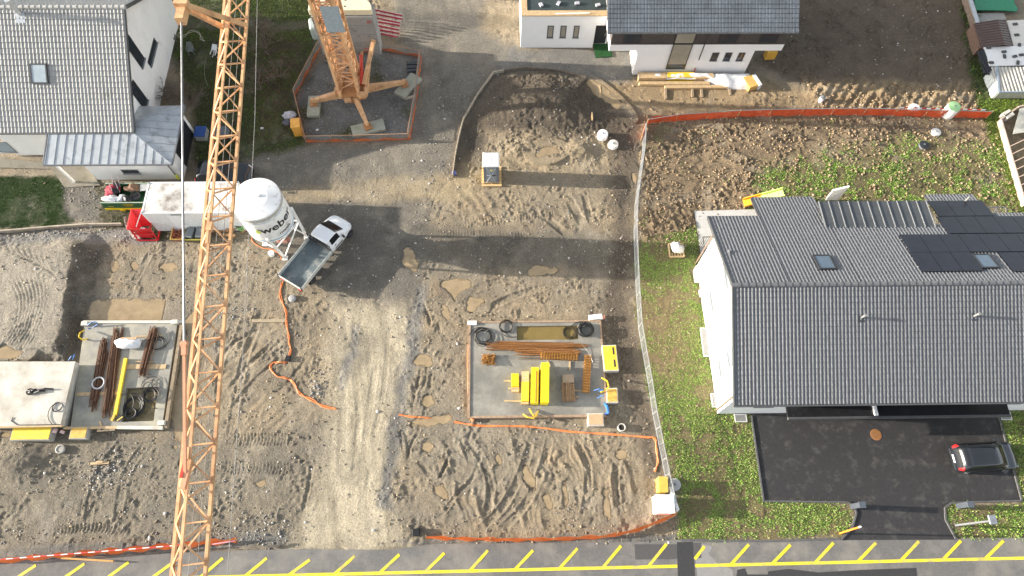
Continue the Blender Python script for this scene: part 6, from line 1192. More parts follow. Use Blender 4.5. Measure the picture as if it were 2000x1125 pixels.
x, y, z = GG(1213, 836, -.03); t = thing('pipe_shaft', 'open grey pipe shaft standing below the right slab', 'pipe', (x, y, z)); MB().lathe((x, y, z), [(.25, 0), (.25, .30), (.20, .30), (.19, .02)], 22).build('pipe', CONCL, t); MB().lathe((x, y, z), [(.18, .03), (.02, .04)], 18).build('inside', FRAME, t)
# rings and tanks on the far side
def ringlid(u, v, r_, hh, mat, lidm, label, cat='concrete ring', name='concrete_ring', lidr=.96):
    x, y, z = GG(u, v, -.05); t = thing(name, label, cat, (x, y, z), None); MB().lathe((x, y, z), [(r_, 0), (r_, hh), (r_*.9, hh+.03)], 26).build('ring', mat, t); MB().lathe((x, y, z), [(r_*lidr, hh+.02), (r_*lidr, hh+.09), (r_*.15, hh+.13)], 26).build('lid', lidm, t)
    MB().cyl((x, y, z+hh+.1), (x, y, z+hh+.15), .07, n=10).build('cap', GREYF, t)
ringlid(1176, 268, .40, .42, WHITE2, WHITE, 'white lidded concrete ring on the dark soil, upper one'); ringlid(1197, 285, .38, .25, WHITE2, mt('dirty_white', (.62, .60, .55), .7, dirt=(.4, .33, .25), dirt_amt=.5, dscale=4), 'dirty white concrete ring with a stone on its lid')
ringlid(1782, 216, .42, .35, WHITE2, WHITE, 'white shaft ring with a flat lid behind the orange net'); ringlid(1849, 224, .48, .95, WHITE2, mt('pale_green_lid', (.26, .45, .22), .6), 'white shaft ring with a pale green lid behind the orange net')
ringlid(1827, 259, .37, .10, WHITE2, mt('pale_lid', (.55, .55, .53), .7), 'low pale concrete lid on the clod field', 'manhole', 'shaft_cover'); ringlid(1803, 285, .36, .12, GREYF, mt('black_lid', (.02, .024, .03), .6), 'black round shaft lid on the clod field', 'manhole', 'shaft_cover'); ringlid(1317, 947, .38, .12, CONC, mt('grey_lid', (.40, .41, .41), .7), 'grey round lid in the grass beside the white cabinet', 'manhole', 'shaft_cover')
ringlid(1602, 198, .20, .42, WHITE, GREYF, 'short white pipe shaft on the sandy strip', 'pipe', 'pipe_shaft')
tag(MB().lathe(G(1711, 849, .008), [(.36, 0), (.36, .012), (.33, .02), (.05, .022)], 26).build('manhole_cover', mt('rust_cover', (.30, .14, .05), .7, var=.35, scale=3, dirt=(.12, .06, .03), dirt_amt=.5)), 'rusty manhole cover in the black driveway', 'manhole')
# ================================================================= NETS, MESH FENCES, TIMBER EDGING
ONR = net_mat('red_net', (.74, .10, .03), .48, 30); ONB = net_mat('bright_orange_net', (.80, .16, .03), .6, 40); TAPE = mt('white_tape', (.78, .76, .75), .5)
TAPER = mt('red_tape', (.62, .04, .04), .5); GRAIL = mt('grey_rail', (.30, .31, .30), .6, var=.2)
def net_fence(name, pts, hh, mat, label, post=.045, sag=.1, lean=(0, 0), rail=False, tape=0, pmat=None, wob=.05, postgap=2.4, u0=0.0, u1=1.0):
    W_ = [Vector(GG(u, v)) for u, v in pts]; seg = [(b2-a).length for a, b2 in zip(W_[:-1], W_[1:])]; L_ = sum(seg)
    def at_(s_):
        s_ = max(0, min(L_-1e-6, s_))
        for a, b2, l in zip(W_[:-1], W_[1:], seg):
            if s_ <= l: return a.lerp(b2, s_/l)
            s_ -= l
        return W_[-1]
    t = thing(name, label, 'fence', tuple(at_(L_/2))); n_ = max(6, int(L_/.3)); rows = []
    for r_ in range(6):
        row = []
        for i in range(n_+1):
            p = at_(L_*i/n_); ph_ = (i*L_/n_ % postgap)/postgap; z = hh*r_/5*(1-sag*math.sin(math.pi*ph_)*(.6+.4*math.sin(i*.37))) + .02
            k_ = math.sin(i*1.3+r_*.8)*wob+random.uniform(-.02, .02); row.append((p.x+lean[0]*z+k_*.6, p.y+lean[1]*z+k_, p.z+z))
        rows.append(row)
    MB().grid(rows).build('net', mat, t, smooth=True)
    k = max(1, int(L_/postgap))
    for i in range(k+1):
        p = at_(L_*i/k); MB().bar((p.x, p.y, p.z-.15), (p.x+lean[0]*hh+random.uniform(-.05, .05), p.y+lean[1]*hh, p.z+hh+.08), post).build('post', pmat or WOOD, t)
    if rail: MB().tube([Vector((at_(L_*i/k).x+lean[0]*hh, at_(L_*i/k).y+lean[1]*hh, at_(L_*i/k).z+hh)) for i in range(k+1)], .03, 6).build('top_rail', GRAIL, t)
    if tape:
        m_ = MB(); ns = int(L_*(u1-u0)/.35)
        for i in range(ns):
            m_.mi(i % 2); a, b2 = at_(L_*u0+i*.35), at_(L_*u0+(i+1)*.35); d_ = Vector((lean[0]*hh, lean[1]*hh+.06, hh+.03)); m_.add([a+d_, b2+d_, b2+d_+Vector((0, .03, .10)), a+d_+Vector((0, .03, .10))], [(0, 1, 2, 3)])
        m_.build('barrier_tape', [TAPE, TAPER], t)
    return t
net_fence('safety_net_fence', plist(1262, 247, 1272, 240, 1350, 235, 1450, 228, 1560, 226, 1680, 226, 1800, 228, 1925, 231), .85, ONR, 'long red orange safety net along the top of the clod field', rail=True, tape=1, u0=.73, u1=.98, sag=.06, wob=.04)
net_fence('safety_net_fence', plist(1252, 275, 1255, 262, 1262, 248), .8, ONB, 'short crumpled orange net at the corner of the mesh fence', postgap=1.5)
net_fence('safety_net_fence', plist(832, 1053, 900, 1056, 1000, 1058, 1100, 1056, 1180, 1052, 1240, 1040, 1280, 1025, 1318, 1008), .55, ONB, 'bright orange net between the muddy corner and the street', sag=.05, lean=(0, .3), wob=.04, postgap=3.1)
net_fence('safety_net_fence', plist(-60, 1104, 0, 1101, 90, 1092, 180, 1084, 260, 1078, 340, 1070, 465, 1060), .55, ONB, 'orange net with red and white boards at the lower left street edge', sag=.2, lean=(0, .4), wob=.09, postgap=3.5)
RWB = MB()
for i in range(30):
    a, b2 = G(-40+i*13.3, 1096-i*1.06, .62), G(-40+(i+1)*13.3, 1096-(i+1)*1.06, .62); RWB.mi(i % 2); RWB.bar(a, b2, .05, .13)
tag(RWB.build('barrier_board', [TAPE, TAPER]), 'red and white striped barrier board along the lower left net', 'barrier')
x, y, z = G(430, 1063, .35); tag(MB().bar(G(415, 1063, .3), G(460, 1056, .35), .06).build('barrier_pole', mt('pink_pole', (.66, .32, .36), .5)), 'thin pink barrier pole right of the crane jib at the street', 'pole')
tag(MB().bar(G(120, 1090, .35), G(222, 1096, .25), .1, .12).build('barrier_plank', mt('orange_wood', (.60, .33, .10), .6, var=.2)), 'fallen orange plank lying against the lower left net', 'plank')
WIRE = mt('silver_mesh', (.62, .63, .62), .35, .6)
mfp = [GG(u, v) for u, v in plist(1256, 256, 1254, 300, 1247, 350, 1240, 400, 1238, 450, 1240, 520, 1243, 580, 1247, 640, 1256, 695, 1266, 750, 1275, 810, 1287, 870, 1299, 930, 1312, 985)]
mfl = ['beside the crumpled orange net', 'beside the dirty white concrete ring', 'right of the portable toilet', 'at the end of the toilet shadow', 'at the corner of the clod field', 'left of the wrapped stone pallet', 'opposite the white outdoor units', 'right of the white corner block', 'right of the large slotted formwork box', 'right of the small orange formwork box', 'right of the open pipe shaft', 'where the long orange hose meets it', 'beside the yellow site box']
for i, l_ in enumerate(mfl):
    mesh_panel(mfp[i], mfp[i+1], 1.05, 'silver site mesh panel '+l_, 'silver mesh panels along the field', .05, False, WIRE, WIRE, .07, 'mesh_panel')
EDG = mt('edging_board', (.40, .34, .26), .75, var=.25, scale=3); EDGD = mt('dark_edging', (.17, .14, .11), .75, var=.3, scale=3)
def edging(pts, label, mat, hh=.32, w_=.06):
    W_ = [G(u, v) for u, v in pts]; t = thing('timber_edging', label, 'timber edging', W_[len(W_)//2])
    for a, b2 in zip(W_[:-1], W_[1:]):
        za, zb = gz(*a[:2]), gz(*b2[:2]); MB().bar((a[0], a[1], za+hh/2-.05), (b2[0], b2[1], zb+hh/2-.05), w_, hh).build('board', mat, t); MB().bar((a[0]+.05, a[1]-.05, za-.1), (a[0]+.05, a[1]-.05, za+hh), .06).build('stake', mat, t)
edging(plist(-40, 459, 0, 457, 100, 446, 170, 441, 240, 440), 'weathered timber edging between the dark lawn and the pale plateau', EDG, .35, .1)
edging(plist(884, 345, 890, 300, 898, 262, 905, 236, 932, 190, 964, 146, 984, 142), 'curved timber edging between the gravel lane and the dark spoil heap', EDG, .34, .07); edging(plist(985, 141, 1024, 138, 1084, 142, 1143, 156), 'dark timber edging along the top of the spoil heap', EDGD, .34, .08)
tag(MB().box(GG(887, 340, .12), (.3, .3, .25), .3).build('box', mt('blue_red_box', (.10, .12, .28), .5)), 'small blue box at the lower end of the curved edging', 'box')
# ================================================================= STREET CORNER: cabinet, switch boxes, lamp, marker
def cabinet(name, u, v, w_, l_, hh, mat, label, rz=0.0, cat='cabinet', roof=None):
    x, y, z = GG(u, v, -.05); t = thing(name, label, cat, (x, y, z), None, rz); MB().bx(-w_/2, w_/2, -l_/2, l_/2, .05, hh).build('housing', mat, t, local=True, bevel=.02); MB().bx(-w_/2-.03, w_/2+.03, -l_/2-.03, l_/2+.03, hh+.003, hh+.06).build('lid', roof or mat, t, local=True, bevel=.02)
    MB().bx(-w_/2+.1, w_/2-.1, -l_/2-.02, -l_/2-.003, .2, hh-.15).build('door', mat, t, local=True); return t
cabinet('electric_cabinet', 1291, 988, 1.05, 1.0, 1.15, WHITE, 'white electric cabinet in the fence corner by the street', -.03); cabinet('switch_box', 1289, 950, .5, .85, .95, mt('ochre_box', (.66, .42, .08), .5), 'ochre yellow site box behind the white cabinet', -.06, 'switch box'); cabinet('switch_box', 584, 258, .62, .8, 1.15, mt('orange_box', (.72, .36, .07), .5), 'orange switch cabinet at the lower left of the crane fence', .15, 'switch box')
tag(MB().tube([GG(1303, 955, .05), (*G(1304, 955)[:2], .7), (*G(1318, 998)[:2], .75), GG(1319, 1000, .05)], .1, 10).build('white_pipe', WHITE), 'white bent pipe beside the white cabinet', 'pipe')
tag(MB().box(GG(1300, 998, .3), (.5, .3, .3), .3).build('pink_pack', mt('pink_pack', (.62, .35, .32), .6), bevel=.06), 'pinkish pack at the foot of the white cabinet', 'pack')
x, y, z = G(1867, 1026); lp_ = thing('street_lamp', 'grey street lamp standing in the right hand verge', 'street lamp', (x, y, 0)); MB().cyl((x, y, -.05), (x, y, 3.3), .07, .05, 10).build('post', GREYF, lp_); MB().box((x, y+.05, 3.36), (.42, .5, .12)).cyl((x, y, 3.28), (x, y, 3.42), .1, n=10).build('lamp_head', mt('lamp_grey', (.26, .28, .31), .4, .3), lp_, bevel=.04)
x, y, z = G(1640, 1042); mp_ = thing('marker_pole', 'orange and white marker pole at the left side of the driveway', 'marker pole', (x, y, 0)); tp_ = G(1680, 1029, 2.3); MB().tube([(x, y, -.05), tp_], .05, 8).build('pole', mt('signal_orange', (.78, .24, .03), .5), mp_); MB().tube([tuple(Vector((x, y, 0)).lerp(Vector(tp_), .96)), tuple(Vector((x, y, 0)).lerp(Vector(tp_), 1.03))], .053, 8).build('white_tip', WHITE, mp_)
for u, v, lb_ in ((1666, 990, 'dark square gate post at the left side of the driveway mouth'), (1872, 989, 'dark square gate post at the right side of the driveway mouth')):
    x, y, z = G(u, v); t = thing('gate_post', lb_, 'gate post', (x, y, 0), 'gate posts'); MB().bx(x-.17, x+.17, y-.15, y+.15, -.05, 1.15).build('shaft', mt('slate_grey', (.06, .07, .085), .4), t); MB().bx(x-.20, x+.20, y-.18, y+.18, 1.153, 1.2).build('cap', mt('slate_cap', (.09, .105, .13), .3), t, bevel=.01)
bx_ = GG(813, 1040, .1); tag(MB().box(bx_, (.42, .42, .4), .1).build('black_box', PB, bevel=.03), 'small black box at the left end of the bright orange net', 'box')
x, y, z = GG(545, 1066); tag(MB().bar((x-.6, y-.05, z+.1), (x+.1, y, z+.12), .12, .08).bar((x-.1, y, z+.12), (x+.45, y+.1, z+.1), .08).build('pipe_end', mt('dark_fitting', (.08, .07, .06), .6)), 'dark pipe fitting lying at the street edge right of the jib', 'pipe')
# ================================================================= GARDEN OF THE RIGHT HOUSE
t = thing('stone_pallet', 'wooden pallet frame with a wrapped pale stone block in the meadow', 'pallet', GG(1320, 490)); x, y, z = GG(1320, 490)
m_ = MB(); 
for k in (-.5, .5): m_.bar((x+k, y-.5, z+.08), (x+k, y+.48, z+.08), .09, .14); m_.bar((x-.52, y+k, z+.08), (x+.52, y+k, z+.08), .09, .12)
for k in (-.3, -.1, .1, .3): m_.bar((x+k, y-.5, z+.04), (x+k, y-.2, z+.04), .1, .05)
m_.build('pallet_frame', WOOD, t); s_ = rag((x, y+.03, z+.3), (.38, .40), mt('pale_bag', (.60, .58, .56), .6, var=.12, scale=6), 'wrapped_stone', None, None, 1.0, 31); s_.parent = t; s_.location = s_.location-Vector((x, y, z))
def grate(u0, v0, u1, v1, z, label, mat=None):
    a, b2 = G(u0, v0, z), G(u1, v1, z); x0, x1, y0, y1 = min(a[0], b2[0]), max(a[0], b2[0]), min(a[1], b2[1]), max(a[1], b2[1]); t = thing('light_well', label, 'light well', ((x0+x1)/2, (y0+y1)/2, 0), 'light wells along the white wall'); f_ = MB()
    for a in ((x0, x1, y0, y0+.05), (x0, x1, y1-.05, y1), (x0, x0+.05, y0+.051, y1-.051), (x1-.05, x1, y0+.051, y1-.051)): f_.bx(*a, -.05, z)
    f_.build('curb', mt('alu_curb', (.62, .62, .60), .5, .2), t); g_ = MB(); n_ = int((y1-y0)/.07)
    for i in range(n_): g_.bx(x0+.05, x1-.05, y0+.06+i*.07, y0+.10+i*.07, z-.03, z-.005)
    g_.bx(x0+.05, x1-.05, y0+.05, y1-.05, z-.08, z-.06); g_.build('grating', mt('galvanised', (.36, .36, .355), .5, .35, var=.1), t)
grate(1367, 640, 1391, 696, .12, 'long grey light well in the middle of the white gable wall'); grate(1388, 768, 1405, 795, .12, 'small light well near the front corner of the white gable'); grate(1434, 809, 1460, 824, .1, 'light well at the front left corner of the black driveway'); grate(1952, 804, 1978, 820, .1, 'light well at the right end of the white front wall')
for i, (u, v, w_, l_, hh) in enumerate(((1364, 541, .7, .95, .95), (1370, 575, .4, .5, .5), (1377, 598, .45, .9, .5), (1383, 630, .35, .4, .4))): t = thing('outdoor_unit', ('largest white outdoor unit against the white gable wall', 'small round white unit second along the gable wall', 'long low white unit third along the gable wall', 'smallest white unit above the long light well')[i], 'outdoor unit', G(u, v), 'white units along the gable'); x, y, z = G(u, v); MB().bx(x-w_/2, x+w_/2, y-l_/2, y+l_/2, .05, hh).build('casing', WHITE, t, bevel=.06); MB().bx(x-w_/2-.02, x-w_/2-.003, y-l_/2+.1, y+l_/2-.1, .15, hh-.1).build('grille', mt('light_grille', (.6, .6, .6), .5), t)
t = thing('slide', 'orange and lime plastic slide behind the dark tiled roof', 'slide', G(1485, 392)); a, b2 = Vector(G(1452, 397, .15)), Vector(G(1530, 376, 1.25)); d_ = (b2-a); n_ = Vector((-d_.y, d_.x, 0)).normalized()*.3
def chute(f0, f1, mat, nm): p, q_ = a.lerp(b2, f0), a.lerp(b2, f1); m_ = MB().slab([p-n_, q_-n_, q_+n_, p+n_], .04); m_.bar(p-n_+Vector((0, 0, .09)), q_-n_+Vector((0, 0, .09)), .06, .2).bar(p+n_+Vector((0, 0, .09)), q_+n_+Vector((0, 0, .09)), .06, .2); m_.build(nm, mat, t)
chute(0, .46, mt('slide_orange', (.80, .38, .03), .4), 'lower_chute'); chute(.463, 1, mt('slide_lime', (.55, .72, .20), .4), 'upper_chute'); MB().bar(b2-n_, (b2.x-n_.x, b2.y-n_.y, 0), .06).bar(b2+n_, (b2.x+n_.x, b2.y+n_.y, 0), .06).build('ladder', mt('slide_lime', (.55, .72, .20), .4), t)
p, q_ = G(1612, 392), G(1636, 394); tag(MB().slab([(p[0], p[1], 0), (q_[0], q_[1]+.1, 0), (q_[0], q_[1]+.1, 1.9), (p[0], p[1]+.05, 1.3)], .1).build('screen_wall', WHITE), 'white pointed privacy screen behind the dormer', 'screen')
# ================================================================= TOP RIGHT NEIGHBOUR: sheds, pool cover, cold frame
t = thing('garden_shed', 'brown ribbed metal gable shed at the upper right', 'shed', G(1945, 70)); z = 1.0
a, b2, c_, d_, r0_, r1_ = G(1904, 45, z), G(1918, 92, z), G(1977, 90, z), G(1964, 40, z), G(1948, 38, z+.35), G(1962, 87, z+.35)
m_ = MB().slab([b2, r1_, r0_, a], .06).slab([r1_, c_, d_, r0_], .06)
for i in range(10):
    f_ = (i+.3)/10; L3 = lambda p, q_: tuple(np.array(p)*(1-f_)+np.array(q_)*f_+np.array((0, 0, .02))); m_.bar(L3(a, b2), L3(r0_, r1_), .05, .06); m_.bar(L3(d_, c_), L3(r0_, r1_), .05, .06)
m_.build('roof', mt('brown_sheet', (.12, .085, .075), .45, .2, var=.12), t); MB().prism([(p[0]*.985+.45, p[1]) for p in (a, b2, c_, d_)], 0, z-.06).build('wall', mt('brown_wall', (.16, .10, .075), .7, var=.3, scale=5), t)
t = thing('flat_shed', 'white flat roofed shed weighed down with dark stones', 'shed', G(1950, 110)); z = 1.0; p = [G(u, v, z) for u, v in plist(1922, 92, 2040, 88, 2052, 126, 1933, 129)]; MB().prism([q_[:2] for q_ in p], z-.1, z).build('roof', mt('white_sheet', (.74, .73, .70), .5, var=.05, dirt=(.5, .48, .44), dirt_amt=.3), t); MB().prism([(q_[0]+.1, q_[1]) for q_ in p], 0, z-.103).build('wall', mt('dark_shed_wall', (.04, .045, .05), .6), t)
p = [G(u, v, .95) for u, v in plist(1967, 40, 2060, 36, 2075, 88, 1980, 90)]; t2 = thing('flat_shed', 'pale gritty flat roof beside the brown ribbed shed', 'shed', G(2000, 60)); MB().prism([q_[:2] for q_ in p], 0.86, .95).build('roof', mt('gritty_roof', (.62, .58, .52), .8, var=.2, scale=14), t2); MB().prism([q_[:2] for q_ in p], 0, .857).build('wall', mt('dark_shed_wall', (.04, .045, .05), .6), t2)
RB = mt('roof_stone', (.07, .07, .072), .8)
for i, (u, v, a_) in enumerate(((1931, 93, .1), (1961, 101, .2), (1962, 110, 1.4), (1936, 122, .0), (1982, 110, .3), (1988, 122, 1.2), (1995, 107, .1), (1983, 47, .1), (1986, 68, .1), (1991, 88, 1.1))): tag(MB().box(G(u, v, 1.05 if v > 90 else 1.0), (.36, .2, .1), a_).build('roof_stone', RB), ('dark stone at the upper left corner of the white shed roof', 'dark slab lying across the middle of the white shed roof', 'dark slab set lengthwise in the middle of the white shed roof', 'dark stone at the lower left corner of the white shed roof', 'dark stone right of the middle of the white shed roof', 'dark slab set lengthwise at the lower right of the white shed roof', 'dark stone at the right picture edge on the white shed roof', 'brown stone at the top of the gritty roof', 'dark stone in the middle of the gritty roof', 'dark stone at the lower edge of the gritty roof')[i], 'stone', 'stones on the shed roofs')
t = thing('corrugated_shed', 'pale shed with a corrugated roof beside the green lawn', 'shed', G(1970, 180)); z = 1.05
a, b2 = G(1950, 178, z-.1), G(1946, 131, z+.15); xr_ = a[0]+5; rows = [[], []]
for i in range(120): x = a[0]+5*i/119; k_ = .04*math.sin(i*.55*1.7); rows[0].append((x, a[1]-.05, a[2]+k_)); rows[1].append((x-.1, b2[1], b2[2]+k_))
MB().grid(rows).build('roof', mt('corrugated', (.44, .42, .37), .55, .1, var=.16, dirt=(.30, .25, .18), dirt_amt=.4, dscale=2), t, smooth=True)
gl_ = G(1930, 191); MB().prism([(a[0]+.06, a[1]+.05), (xr_, a[1]+.05), (xr_, b2[1]-.05), (a[0]+.02, b2[1]-.05)], 0, z-.16).build('wall', mt('pale_shed_wall', (.62, .64, .62), .6, var=.06), t); MB().bar((a[0]+.0, a[1]-.06, a[2]-.0), (b2[0], b2[1], b2[2]), .14, .16).bar((a[0], a[1]-.08, a[2]), (xr_, a[1]-.08, a[2]), .1, .1).build('trim', mt('blue_grey_trim', (.30, .36, .42), .4, .2), t)
for i in range(3): x = a[0]+.2+i*1.6; MB().bx(x, x+1.5, a[1]+.01, a[1]+.047, .05, .8).build('front_panel', mt('glazed_panel', (.40, .42, .36), .2, var=.15), t)
for i in range(4): y = a[1]+.2+i*.4; MB().bx(a[0]-.0, a[0]+.055, y, y+.3, .1, .8).build('side_panel', mt('side_sheet', (.66, .70, .70), .4, var=.04), t)
t = thing('conservatory_corner', 'dark frame with slanted struts behind the white flat shed', 'shed', G(1922, 135)); m_ = MB()
for p, q_ in ((G(1905, 98, 0), G(1912, 92, .9)), (G(1924, 148, 0), G(1942, 138, .9)), (G(1908, 100, .9), G(1932, 146, .9)), (G(1912, 110, .7), G(1936, 128, .9))): m_.bar(p, q_, .07)
m_.build('frame', FRAME, t); MB().slab([G(1909, 101, .8), G(1927, 147, .8), G(1938, 135, 1.0), G(1921, 95, 1.0)], .05).build('panel', mt('black_panel', (.02, .022, .026), .3), t)
p0, p1 = G(1873, -10), G(1895, 62); t = thing('boundary_wall', 'low boundary wall with a metal cap beside the dark field', 'wall', p0); MB().bar((p0[0]+.2, p0[1], .4), (p1[0]+.2, p1[1], .4), .25, .9).build('wall', mt('weathered_boards', (.20, .15, .12), .8, var=.4, scale=8), t); MB().bar((p0[0], p0[1], .95), (p1[0], p1[1], .95), .34, .10).build('cap', STEEL, t)
p0, p1 = G(1896, 62), G(1921, 150); tag(MB().bar((p0[0]+.2, p0[1], .35), (p1[0]+.2, p1[1], .35), .12, .8).build('board_fence', mt('dark_boards', (.07, .06, .05), .7, var=.3)), 'dark board fence between the field and the sheds', 'fence')
tag(MB().prism([G(u, v)[:2] for u, v in plist(1896, -30, 1975, -30, 1976, 12, 1984, 24, 1978, 28, 1956, 26, 1900, 25)], .25, .32).build('pool_cover', mt('green_tarp', (.02, .20, .10), .4, var=.12)), 'green tarpaulin cover at the upper right edge', 'tarpaulin')
tag(MB().sheet([G(u, v, .05) for u, v in plist(1908, 26, 1960, 25, 1966, 38, 1912, 43)]).build('garden_paving', mt('garden_slabs', (.36, .35, .31), .8, var=.15, scale=4)), kind='structure')
t = thing('cold_frame', 'wooden cold frame with a tilted glazed lid at the right edge', 'cold frame', G(1975, 270)); m_ = MB()
for a, b2 in ((G(1952, 236, .25), G(1985, 212, .25)), (G(1952, 236, .25), G(1999, 400, .25)), (G(1985, 212, .3), G(2040, 200, .3)), (G(1999, 400, .25), G(2050, 392, .25))): m_.bar(a, b2, .10, .5)
for k in range(7): f_ = k/7; a = np.array(G(1968, 288, .45))*(1-f_)+np.array(G(1999, 395, .45))*f_; m_.bar(a, a+np.array((2.5, 1.1, .25)), .05)
m_.build('frame', mt('pale_pink_wood2', (.55, .43, .34), .7, var=.15), t); MB().slab([G(1978, 262, .5), G(1992, 212, .9), G(2050, 200, 1.2), G(2040, 252, .8)][::-1], .03).build('glazed_lid', mt('greenhouse_pane', (.36, .36, .32), .1, var=.25, scale=2, spec=.7), t); MB().prism([G(u, v)[:2] for u, v in plist(1954, 238, 1986, 214, 2050, 205, 2050, 395, 2000, 396)], -.05, .08).build('bed', mt('bed_soil', (.20, .15, .09), .9, var=.4, scale=3), t)
tag(MB().box(G(1966, 226, .25), (.8, .6, .5), .5).build('planter', mt('pale_planter', (.62, .58, .5), .7), bevel=.03), 'pale planter box at the top of the cold frame', 'planter')
# ================================================================= TIMBER PILE BY THE GREY HOUSE, GREEN MAT
pz = 0.0; g_ = 'building material by the white house'
for i, (u0, v0, u1, v1, w_, hh, mat, lb_) in enumerate(((1246, 151, 1300, 151, .55, .5, WOOD, 'wood board stack at the left end of the wall foot'), (1302, 150, 1355, 150, .5, .5, FY, 'yellow board stack at the foot of the white wall'), (1356, 152, 1392, 152, .5, .5, WOOD, 'short board stack right of the red downpipe'), (1248, 164, 1385, 164, .3, .28, WOOD, 'long upper timber in front of the white sheet'), (1298, 171, 1420, 170, .28, .22, WOOD, 'long lower timber in front of the white sheet'))): tag(MB().bar(G(u0, v0, hh/2), G(u1, v1, hh/2), w_, hh).build('board_stack', mat), lb_, 'boards', g_)
for i, (u, v) in enumerate(((1300, 182), (1352, 178), (1370, 178), (1425, 174))): x, y, z = G(u, v, .08); tag(MB().bar((x-.03, y-.6, .06), (x+.05, y+.55, .1), .16, .12).build('bearer', WOODO), ('left bearer under the long lower timber', 'middle bearer under the long lower timber', 'third bearer under the long lower timber', 'right bearer under the white sheet')[i], 'bearer', 'bearers under the timber')
rows = []
for j in range(9):
    row = []
    for i in range(41): u = 1245+215*i/40; v = 152+24*j/8*(.35+.65*min(1, max(0, (u-1370)/50))); x, y, _ = G(u, v); k_ = float(fbm(np.array(x*1.0), np.array(y*1.0), .8, 4, 3)); row.append((x, y, 0.5+.16*k_-.55*max(0, (j-5)/3)**2*(1 if u > 1375 else .3)))
    rows.append(row)
tag(MB().grid(rows).build('plastic_sheet', PW, smooth=True), 'crumpled white plastic sheet over the boards at the wall foot', 'plastic sheet')
t = thing('insulation_board', 'yellow insulation boards with white wrap at the right end of the pile', 'boards', G(1470, 160)); MB().box(G(1466, 162, .3), (.9, 1.1, .5), .35).build('boards', mt('ochre_boards', (.62, .40, .12), .6, var=.15), t); MB().box(G(1477, 160, .34), (.25, 1.1, .55), .35).build('wrap', PW, t)
tag(MB().box(G(1505, 105, .6), (.8, .5, .8), .1).build('crate', mt('orange_boards', (.66, .38, .06), .6)), 'yellow orange crate under the right overhang of the white house', 'crate')
tag(MB().prism([G(u, v)[:2] for u, v in plist(1157, 76, 1190, 76, 1196, 110, 1163, 114)], 0, .03).build('green_mat', mt('green_mat', (.015, .075, .02), .9, var=.3, scale=6)), 'dark green mat in front of the recessed door', 'mat')
tag(MB().bar(G(1171, 168, .1), G(1173, 190, .1), .14, .1).build('plank', WOOD), 'plank sunk in the yellowish puddle below the dark edging', 'plank'); tag(MB().bar(GG(1155, 226, .1), GG(1156, 240, .1), .1, .1).build('plank', WOOD), 'short upright stake end on the spoil heap', 'stake')
# ================================================================= SHADED GARDEN OF THE LEFT HOUSE
def plastic_chair(u, v, rz, mat, label, lying=0.0):
    t = thing('garden_chair', label, 'chair', G(u, v, .02), 'garden chairs', rz); P_ = lambda *a: a
    MB().box((0, 0, .42), (.46, .46, .04)).build('seat', mat, t, local=True, bevel=.015); MB().slab([(-.22, .22, .44), (.22, .22, .44), (.2, .36, .86), (-.2, .36, .86)], .03).build('backrest', mat, t, local=True)
    for sx_ in (-.21, .21):
        for sy_ in (-.2, .22): MB().bar((sx_, sy_, 0), (sx_*.95, sy_*.95, .42), .045).build('leg', mat, t, local=True)
        MB().bar((sx_*1.1, -.2, .64), (sx_*1.05, .28, .66), .05, .03).bar((sx_*1.1, -.2, .42), (sx_*1.1, -.2, .64), .04).build('armrest', mat, t, local=True)
    t.rotation_euler = (lying, 0, rz); return t
plastic_chair(376, 104, .1, mt('grey_plastic', (.16, .18, .17), .5), 'grey garden chair on the shaded grass beside the gable', 0); c_ = plastic_chair(420, 115, 2.9, mt('white_plastic', (.74, .74, .73), .4), 'white plastic chair tipped over on the shaded grass', 1.35); c_.location.z = .3
t = thing('garden_bench_box', 'blue covered box beside the annex wall', 'box', G(397, 270)); x, y, z = G(397, 266); MB().bx(x-.38, x+.38, y-.45, y+.45, .02, .6).build('box', mt('grey_box', (.35, .36, .36), .5), t); MB().slab([(x-.4, y-.47, .62), (x+.4, y-.47, .62), (x+.4, y+.47, .62), (x-.4, y+.47, .62)], .05).build('cover', mt('blue_tarp', (.02, .07, .26), .5, var=.2), t)
t = thing('garden_table', 'dark covered garden table half hidden under the crane jib', 'table', G(440, 270)); x, y, z = G(440, 270); MB().lathe((x, y, 0), [(.55, .68), (.58, .72), (.1, .74)], 20).build('tabletop', mt('dark_table', (.10, .11, .12), .4), t); [MB().cyl((x+.4*math.cos(a_), y+.4*math.sin(a_), 0), (x+.35*math.cos(a_), y+.35*math.sin(a_), .68), .025, n=6).build('leg', GREYF, t) for a_ in (0, 1.57, 3.14, 4.71)]
tag(MB().lathe(G(340, 76), [(.2, 0), (.27, .3), (.24, .3), (.18, .22)], 16).build('flower_pot', mt('grey_pot', (.22, .21, .20), .7)), 'round grey pot at the far corner of the gable wall', 'pot')
rag(G(566, 226, .15), (.5, .35), mt('pale_sacks', (.45, .43, .46), .6, var=.3, scale=5), 'rubbish_bag', 'pale bags heaped behind the orange switch cabinet', 'bag', .5, 41); rag(G(560, 240, .1), (.3, .25), mt('dark_sacks', (.10, .10, .12), .6), 'rubbish_bag', 'dark bag beside the pale bags at the crane fence', 'bag', .5, 42)
for i, (u, v) in enumerate(((512, 251), (620, 254), (437, 31))): tag(MB().box(GG(u, v, .04), (.22, .12, .08), .4*i).build('brick', mt('white_brick', (.62, .60, .56), .7)), ('white brick on the grass left of the switch cabinet', 'white brick inside the crane fence near the front leg', 'pale stone by the garden path at the top')[i], 'brick')
